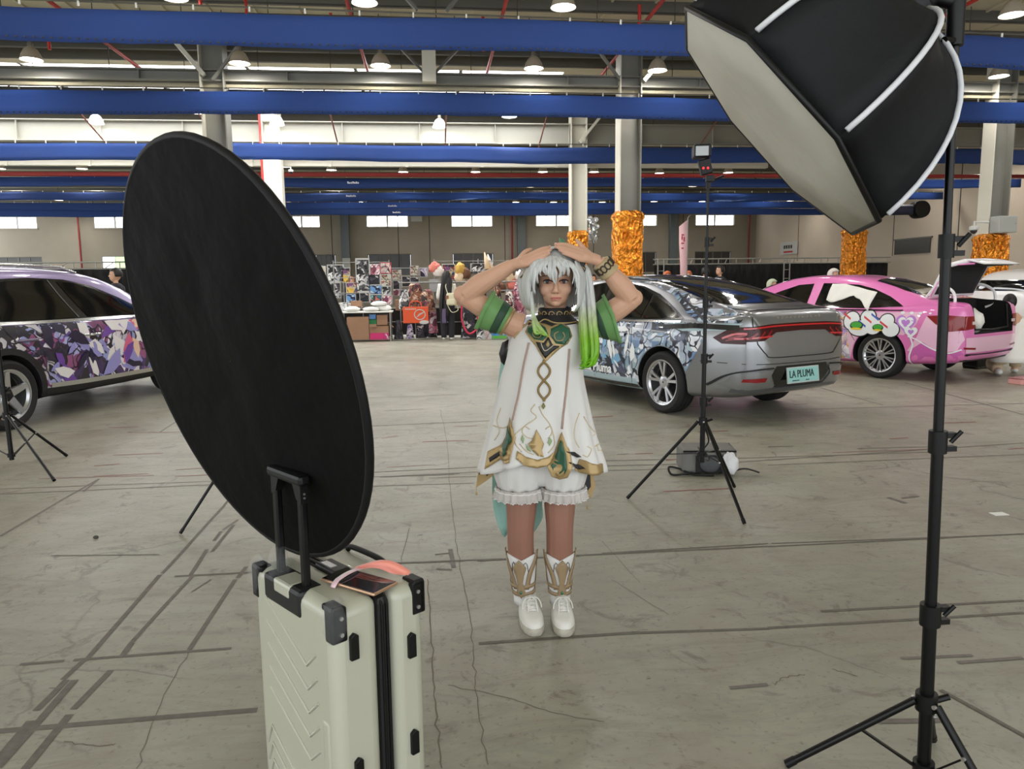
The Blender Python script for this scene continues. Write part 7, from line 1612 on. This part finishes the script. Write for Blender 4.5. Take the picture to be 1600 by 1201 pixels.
def carton(u0,v0,u1,v1,Y,d,m,label,open_=False,band=None):
    a = wy(u0,v1,Y); c = wy(u1,v0,Y); w = c.x-a.x; z0 = max(0,a.z); h = c.z-a.z
    b_ = thing('carton', label, 'box', ((a.x+c.x)/2,Y+d/2,z0), 0, 'cartons at the stall')
    MB().bbox((-w/2,-d/2,0),(w/2,d/2,h)).build('carton_body', m, b_, bevel=.006)
    if band: MB().bbox((-w/2+.005,-d/2-.003,.01),(w*.2,-d/2,h*.5)).build('printed_band', band, b_); MB().bbox((w*.2,-d/2-.003,.01),(w/2-.005,-d/2,h*.5)).build('printed_band', AM['magenta'], b_)
    if open_:
        MB().box((-w*.3,-d/2-.05,h+.02),(w*.38,.12,.006),Matrix.Rotation(.5,3,'X')).build('flap', m, b_); MB().box((w/2+.06,0,h+.0),(.14,d*.9,.006),Matrix.Rotation(.6,3,'Y')).build('flap', m, b_)
    else: MB().bbox((-w/2,-.02,h),(w/2,.02,h+.002)).build('tape_seam', mat('packing_tape',rgb(190,160,120),.35), b_)
card = mat('brown_cardboard',rgb(158,122,98),.85,var=(4,.15)); 
carton(543,495,576,531,18.78,.4,card,'large plain cardboard carton under the folding table')
carton(578,509,607,531,18.78,.3,card,'open carton with pink printed front under the table',True,mat('magenta_carton_print',rgb(200,40,110),.6))
carton(589,492,605,508,18.85,.25,card,'small brown carton on the pink printed carton'); carton(577,499,588,508,18.85,.22,mat('green_carton',rgb(30,110,64),.7),'small green box on the open carton'); carton(577,491,587,498.5,18.85,.22,mat('blue_carton',rgb(84,130,186),.7),'small blue box on the green box')
carton(548,470,564,479,19.2,.3,card,'flat brown carton behind the cushions on the table'); carton(618,468,632,485,19.4,.3,card,'brown carton right of the table below the rose print')
# clothes rails, hanging costumes and bags
def garment(u, v0, v1, w0, w1, Y, m, label, seed, name='hanging_dress'):
    a = wy(u,v0,Y); c = wy(u,v1,Y); rows = []
    for i in range(12):
        t = i/11; z = lerp(a.z,max(.03,c.z),t); w = lerp(w0,w1,t**.8)*(.75 if i == 0 else 1); rows.append([(a.x+w*cos(q)*(1+.14*noise.noise(Vector((cos(q)*2,t*3,seed)))), Y+w*.55*sin(q)*(1+.25*sin(5*q+seed)*t), z) for q in [2*pi*k/22 for k in range(22)]])
    g = MB().grid(rows, close_v=True); g.f += [tuple(range(22))[::-1]]
    return g.build(name, m, smooth=180, label=label, cat='costume', group='costumes hanging at the stalls')
GAR = [(622,500,531,.05,.12,'dark','black and grey costume left of the orange bag'),(640,504,531,.04,.10,'purple','violet patterned cone shaped costume under the orange bag'),(657,502,531,.06,.13,'dark','dark costume with pale figure under the orange bag'),(648,442,486,.12,.30,'wood','brown and rose draped robes above the orange bag'),(667,452,486,.10,.22,'wood','rose brown robe beside the long haired woman'),(631,452,482,.08,.16,'bw','grey and black costume left of the draped robes'),(676,470,520,.06,.12,'pinkw','pale pink frilled costume beside the long haired woman'),(672,505,531,.10,.18,'dark','dark bundle on the floor left of the long haired woman'),(733,468,530,.10,.24,'dark','long black costume with red lining under the raised elbow'),(753,455,500,.10,.18,'mix','mixed coloured costume under the raised arm'),(775,440,500,.10,.16,'wood','olive and brown costume under the raised forearm'),(811,440,505,.10,.20,'pinkw','pink ruffled costume beside the silver wig'),(795,455,505,.08,.15,'red','red and white costume beside the sleeve')]
for i,(u,v0,v1,w0,w1,k,lb) in enumerate(GAR): garment(u,v0,v1,w0,w1,19.0+.12*(i % 4),AM[k],lb,i*2.3)
q = wy(733,500,18.7); MB().tube(spline([(q.x-.16,18.72,1.0),(q.x-.18,18.7,.5),(q.x-.02,18.68,.16),(q.x+.2,18.7,.3),(q.x+.22,18.72,.7)],6),.022,8).build('satin_loop', mat('red_pink_satin',rgb(206,50,80),.5), smooth=60, label='red pink sash looped on the black costume', cat='sash')
OB = thing('shopping_bag', 'orange shopping bag with white line drawing hung on the rail', 'bag', (0,0,0)); a = wy(630,505,18.55); c = wy(669,479,18.55); w = c.x-a.x; h = c.z-a.z; OB.location = ((a.x+c.x)/2,18.6,a.z)
MB().bbox((-w/2,-.04,0),(w/2,.04,h)).build('bag_body', mat('orange_nonwoven',rgb(214,84,44),.7), OB, bevel=.01)
MB().tube([(.10+.13*cos(t),-.045,h*.52+.12*sin(t)) for t in [2*pi*k/20 for k in range(20)]],.012,6,closed=True).build('round_drawing', MATS['white_board'], OB)
for k in range(5): MB().tube([(.02+.03*k,-.045,h*.35+.02*k),(.10+.03*k,-.045,h*.6+.01*k)],.007,5).build('line_drawing', MATS['white_board'], OB)
for k in range(7): MB().bbox((-w/2+.05+k*.04,-.043,h*.84),(-w/2+.078+k*.04,-.04,h*.9)).build('print_stroke', MATS['white_board'], OB)
MB().ball((w*.32,-.038,.02),(.12,.006,.05),12,8).build('corner_cloud', MATS['white_board'], OB)
MB().tube(spline([(-.15,0,h),(-.1,0,h+.12),(.1,0,h+.12),(.15,0,h)],6),.012,6).build('bag_handle', MATS['orange_nonwoven'], OB, smooth=60)
RL = thing('clothes_rail', 'steel clothes rail behind the hanging costumes', 'rail', (0,19.25,0))
xa = wy(625,450,19.25).x; xb = wy(820,450,19.25).x
MB().tube([(xa,0,1.42),(xb,0,1.42)],.016,8).build('top_rail', rk, RL)
for x in (xa,(xa+xb)/2,xb): MB().tube([(x,0,0),(x,0,1.42)],.016,8).build('upright', rk, RL); MB().tube([(x,-.25,.02),(x,.25,.02)],.016,8).build('foot_bar', rk, RL)
# wigs and plush on the upper shelf
plc = [mat('coral_fibre',rgb(226,130,116),.7),mat('white_fibre',rgb(236,228,220),.7),mat('rose_fibre',rgb(214,96,112),.7),mat('gold_fibre',rgb(206,164,74),.7),mat('brown_fibre',rgb(110,74,52),.7),mat('cream_fibre',rgb(232,206,170),.7)]
PLU = [(700-5,450,2,'rose wig'),(685,424,1,'white and coral wig above the long hair at left'),(719,420,3,'gold blond wig right of the streaked poster'),(727,428,4,'brown wig under the gold blond wig'),(718,434,5,'cream wig low beside the streaked poster'),(800,445,0,'coral pink wig right of the raised elbow'),(812,432,1,'white wig beside the leaf ornament'),(806,455,2,'rose plush below the coral wig'),(795,432,5,'cream wig high right of the raised elbow'),(817,462,0,'coral plush beside the grey side lock'),(783,450,4,'brown plush behind the green sleeve'),(770,428,3,'small gold plush under the raised forearm'),(679,418,0,'coral wig left of the streaked poster')]
for i,(u,v,k,lb) in enumerate(PLU[1:]):
    q = wy(u,v,19.5); W_ = sack('display_wig', (q.x,19.5,q.z), (.13,.12,.15), plc[k], lb, 'wig', i*1.7, amp=.35); W_['group'] = 'wigs on the display shelf'
SH = thing('display_shelf', 'narrow shelf carrying the wigs above the costumes', 'shelf', (0,19.5,0)); MB().bbox((wy(675,440,19.5).x,-.12,1.18),(wy(822,440,19.5).x,.12,1.21)).build('board', rk, SH)
for u in (678,750,820): x = wy(u,440,19.5).x; MB().tube([(x,.1,0),(x,.1,1.2)],.015,6).build('upright', rk, SH); MB().bbox((x-.12,-.02,1.21),(x+.12,.02,1.5)).build('wig_stand', rk, SH)
e1 = wy(760,412,19.6); MB().tube([wy(762,420,19.6),wy(760,408,19.6),wy(757,394,19.6)],[.09,.06,.012],10).build('costume_ear', plc[5], smooth=180, label='pale pointed fabric ear sticking up behind the raised arm', cat='costume ear')
MB().tube([wy(768,420,19.7),wy(765,408,19.7),wy(762,397,19.7)],[.08,.05,.012],10).build('costume_ear', plc[1], smooth=180, label='second shorter pale fabric ear just right of the taller one', cat='costume ear')
# pile of papers at the left stall
R5 = random.Random(4)
ONM = ['leftmost','second','third','fourth','fifth','sixth','seventh','rightmost']
for i in range(8):
    q = wy(503+i*5.8,474+R5.uniform(-4,4),19.5)
    MB().box((q.x,19.5+R5.uniform(-.12,.12),.75+.06+R5.uniform(0,.04)),(.16,.22,.12+R5.uniform(0,.08)),Matrix.Rotation(R5.uniform(-.25,.25),3,'Y')).build('print_bundle', [AM['bw'],wpl,AM['cream']][i % 3], label='%s bundle of prints heaped on the left stall table' % (ONM[i]+('' if i in (0,7) else ' from the left')), cat='bundle', group='bundles heaped on the left stall')
LT = thing('stall_table', 'low table at the left stall beside the black disc', 'table', (wy(515,490,19.5).x,19.55,0)); MB().bbox((-.6,-.3,.72),(.35,.3,.75)).build('table_top', MATS['white_table_plastic'], LT)
for x in (-.55,.3):
    for y in (-.25,.25): MB().tube([(x,y,0),(x,y,.72)],.018,8).build('leg', rk, LT)
MB().bbox((-.58,-.31,.05),(.33,-.29,.72)).build('table_skirt', whitecl, LT)
# feather flag and teal roll banner beyond the cars
FG = thing('feather_flag', 'pink feather flag with red characters beyond the silver car', 'flag', (6.75,20.0,0))
MB().tube([(.14,0,0),(.14,0,3.05),(.2,0,3.12)],.014,8).build('flag_pole', rk, FG); MB().bbox((-.35,-.25,0),(.45,.25,.05)).build('flag_base', BLACK, FG)
MB().grid([[(-.10,0,2.82),(.13,.0,3.0)],[(-.09,.02,2.4),(.13,0,2.4)],[(-.06,-.02,1.8),(.13,0,1.8)],[(-.04,0,1.2),(.13,0,1.2)]]).build('flag_cloth', mat('pale_pink_flag',rgb(238,196,200),.7), FG, smooth=180, solid=.004)
for k,(x,z,w,h) in enumerate(((.0,2.60,.07,.03),(-.02,2.52,.03,.10),(.04,2.48,.03,.12),(.0,2.38,.08,.03),(.0,2.25,.06,.03))): MB().bbox((x-w/2,-.02,z-h/2),(x+w/2,-.012,z+h/2)).build('red_character_stroke', mat('red_ink',rgb(178,34,60),.6), FG)
TL = thing('roll_banner', 'narrow turquoise standing banner left of the truss end', 'banner', (7.6,27.5,0)); MB().bbox((-.16,-.02,.05),(.16,.02,2.1)).build('banner_sheet', mat('turquoise_print',rgb(110,190,178),.6), TL); MB().bbox((-.2,-.15,0),(.2,.15,.06)).build('banner_foot', rk, TL)
RBn = thing('roll_banner', 'red and white standing banner beside the black disc edge', 'banner', (wy(481,420,22).x,22,0)); zt = wy(481,395,22).z; MB().bbox((-.15,-.02,.05),(.1,.02,zt)).build('banner_sheet', mat('red_white_print',rgb(214,66,72),.6), RBn); MB().bbox((-.2,-.15,0),(.2,.15,.06)).build('banner_foot', rk, RBn)
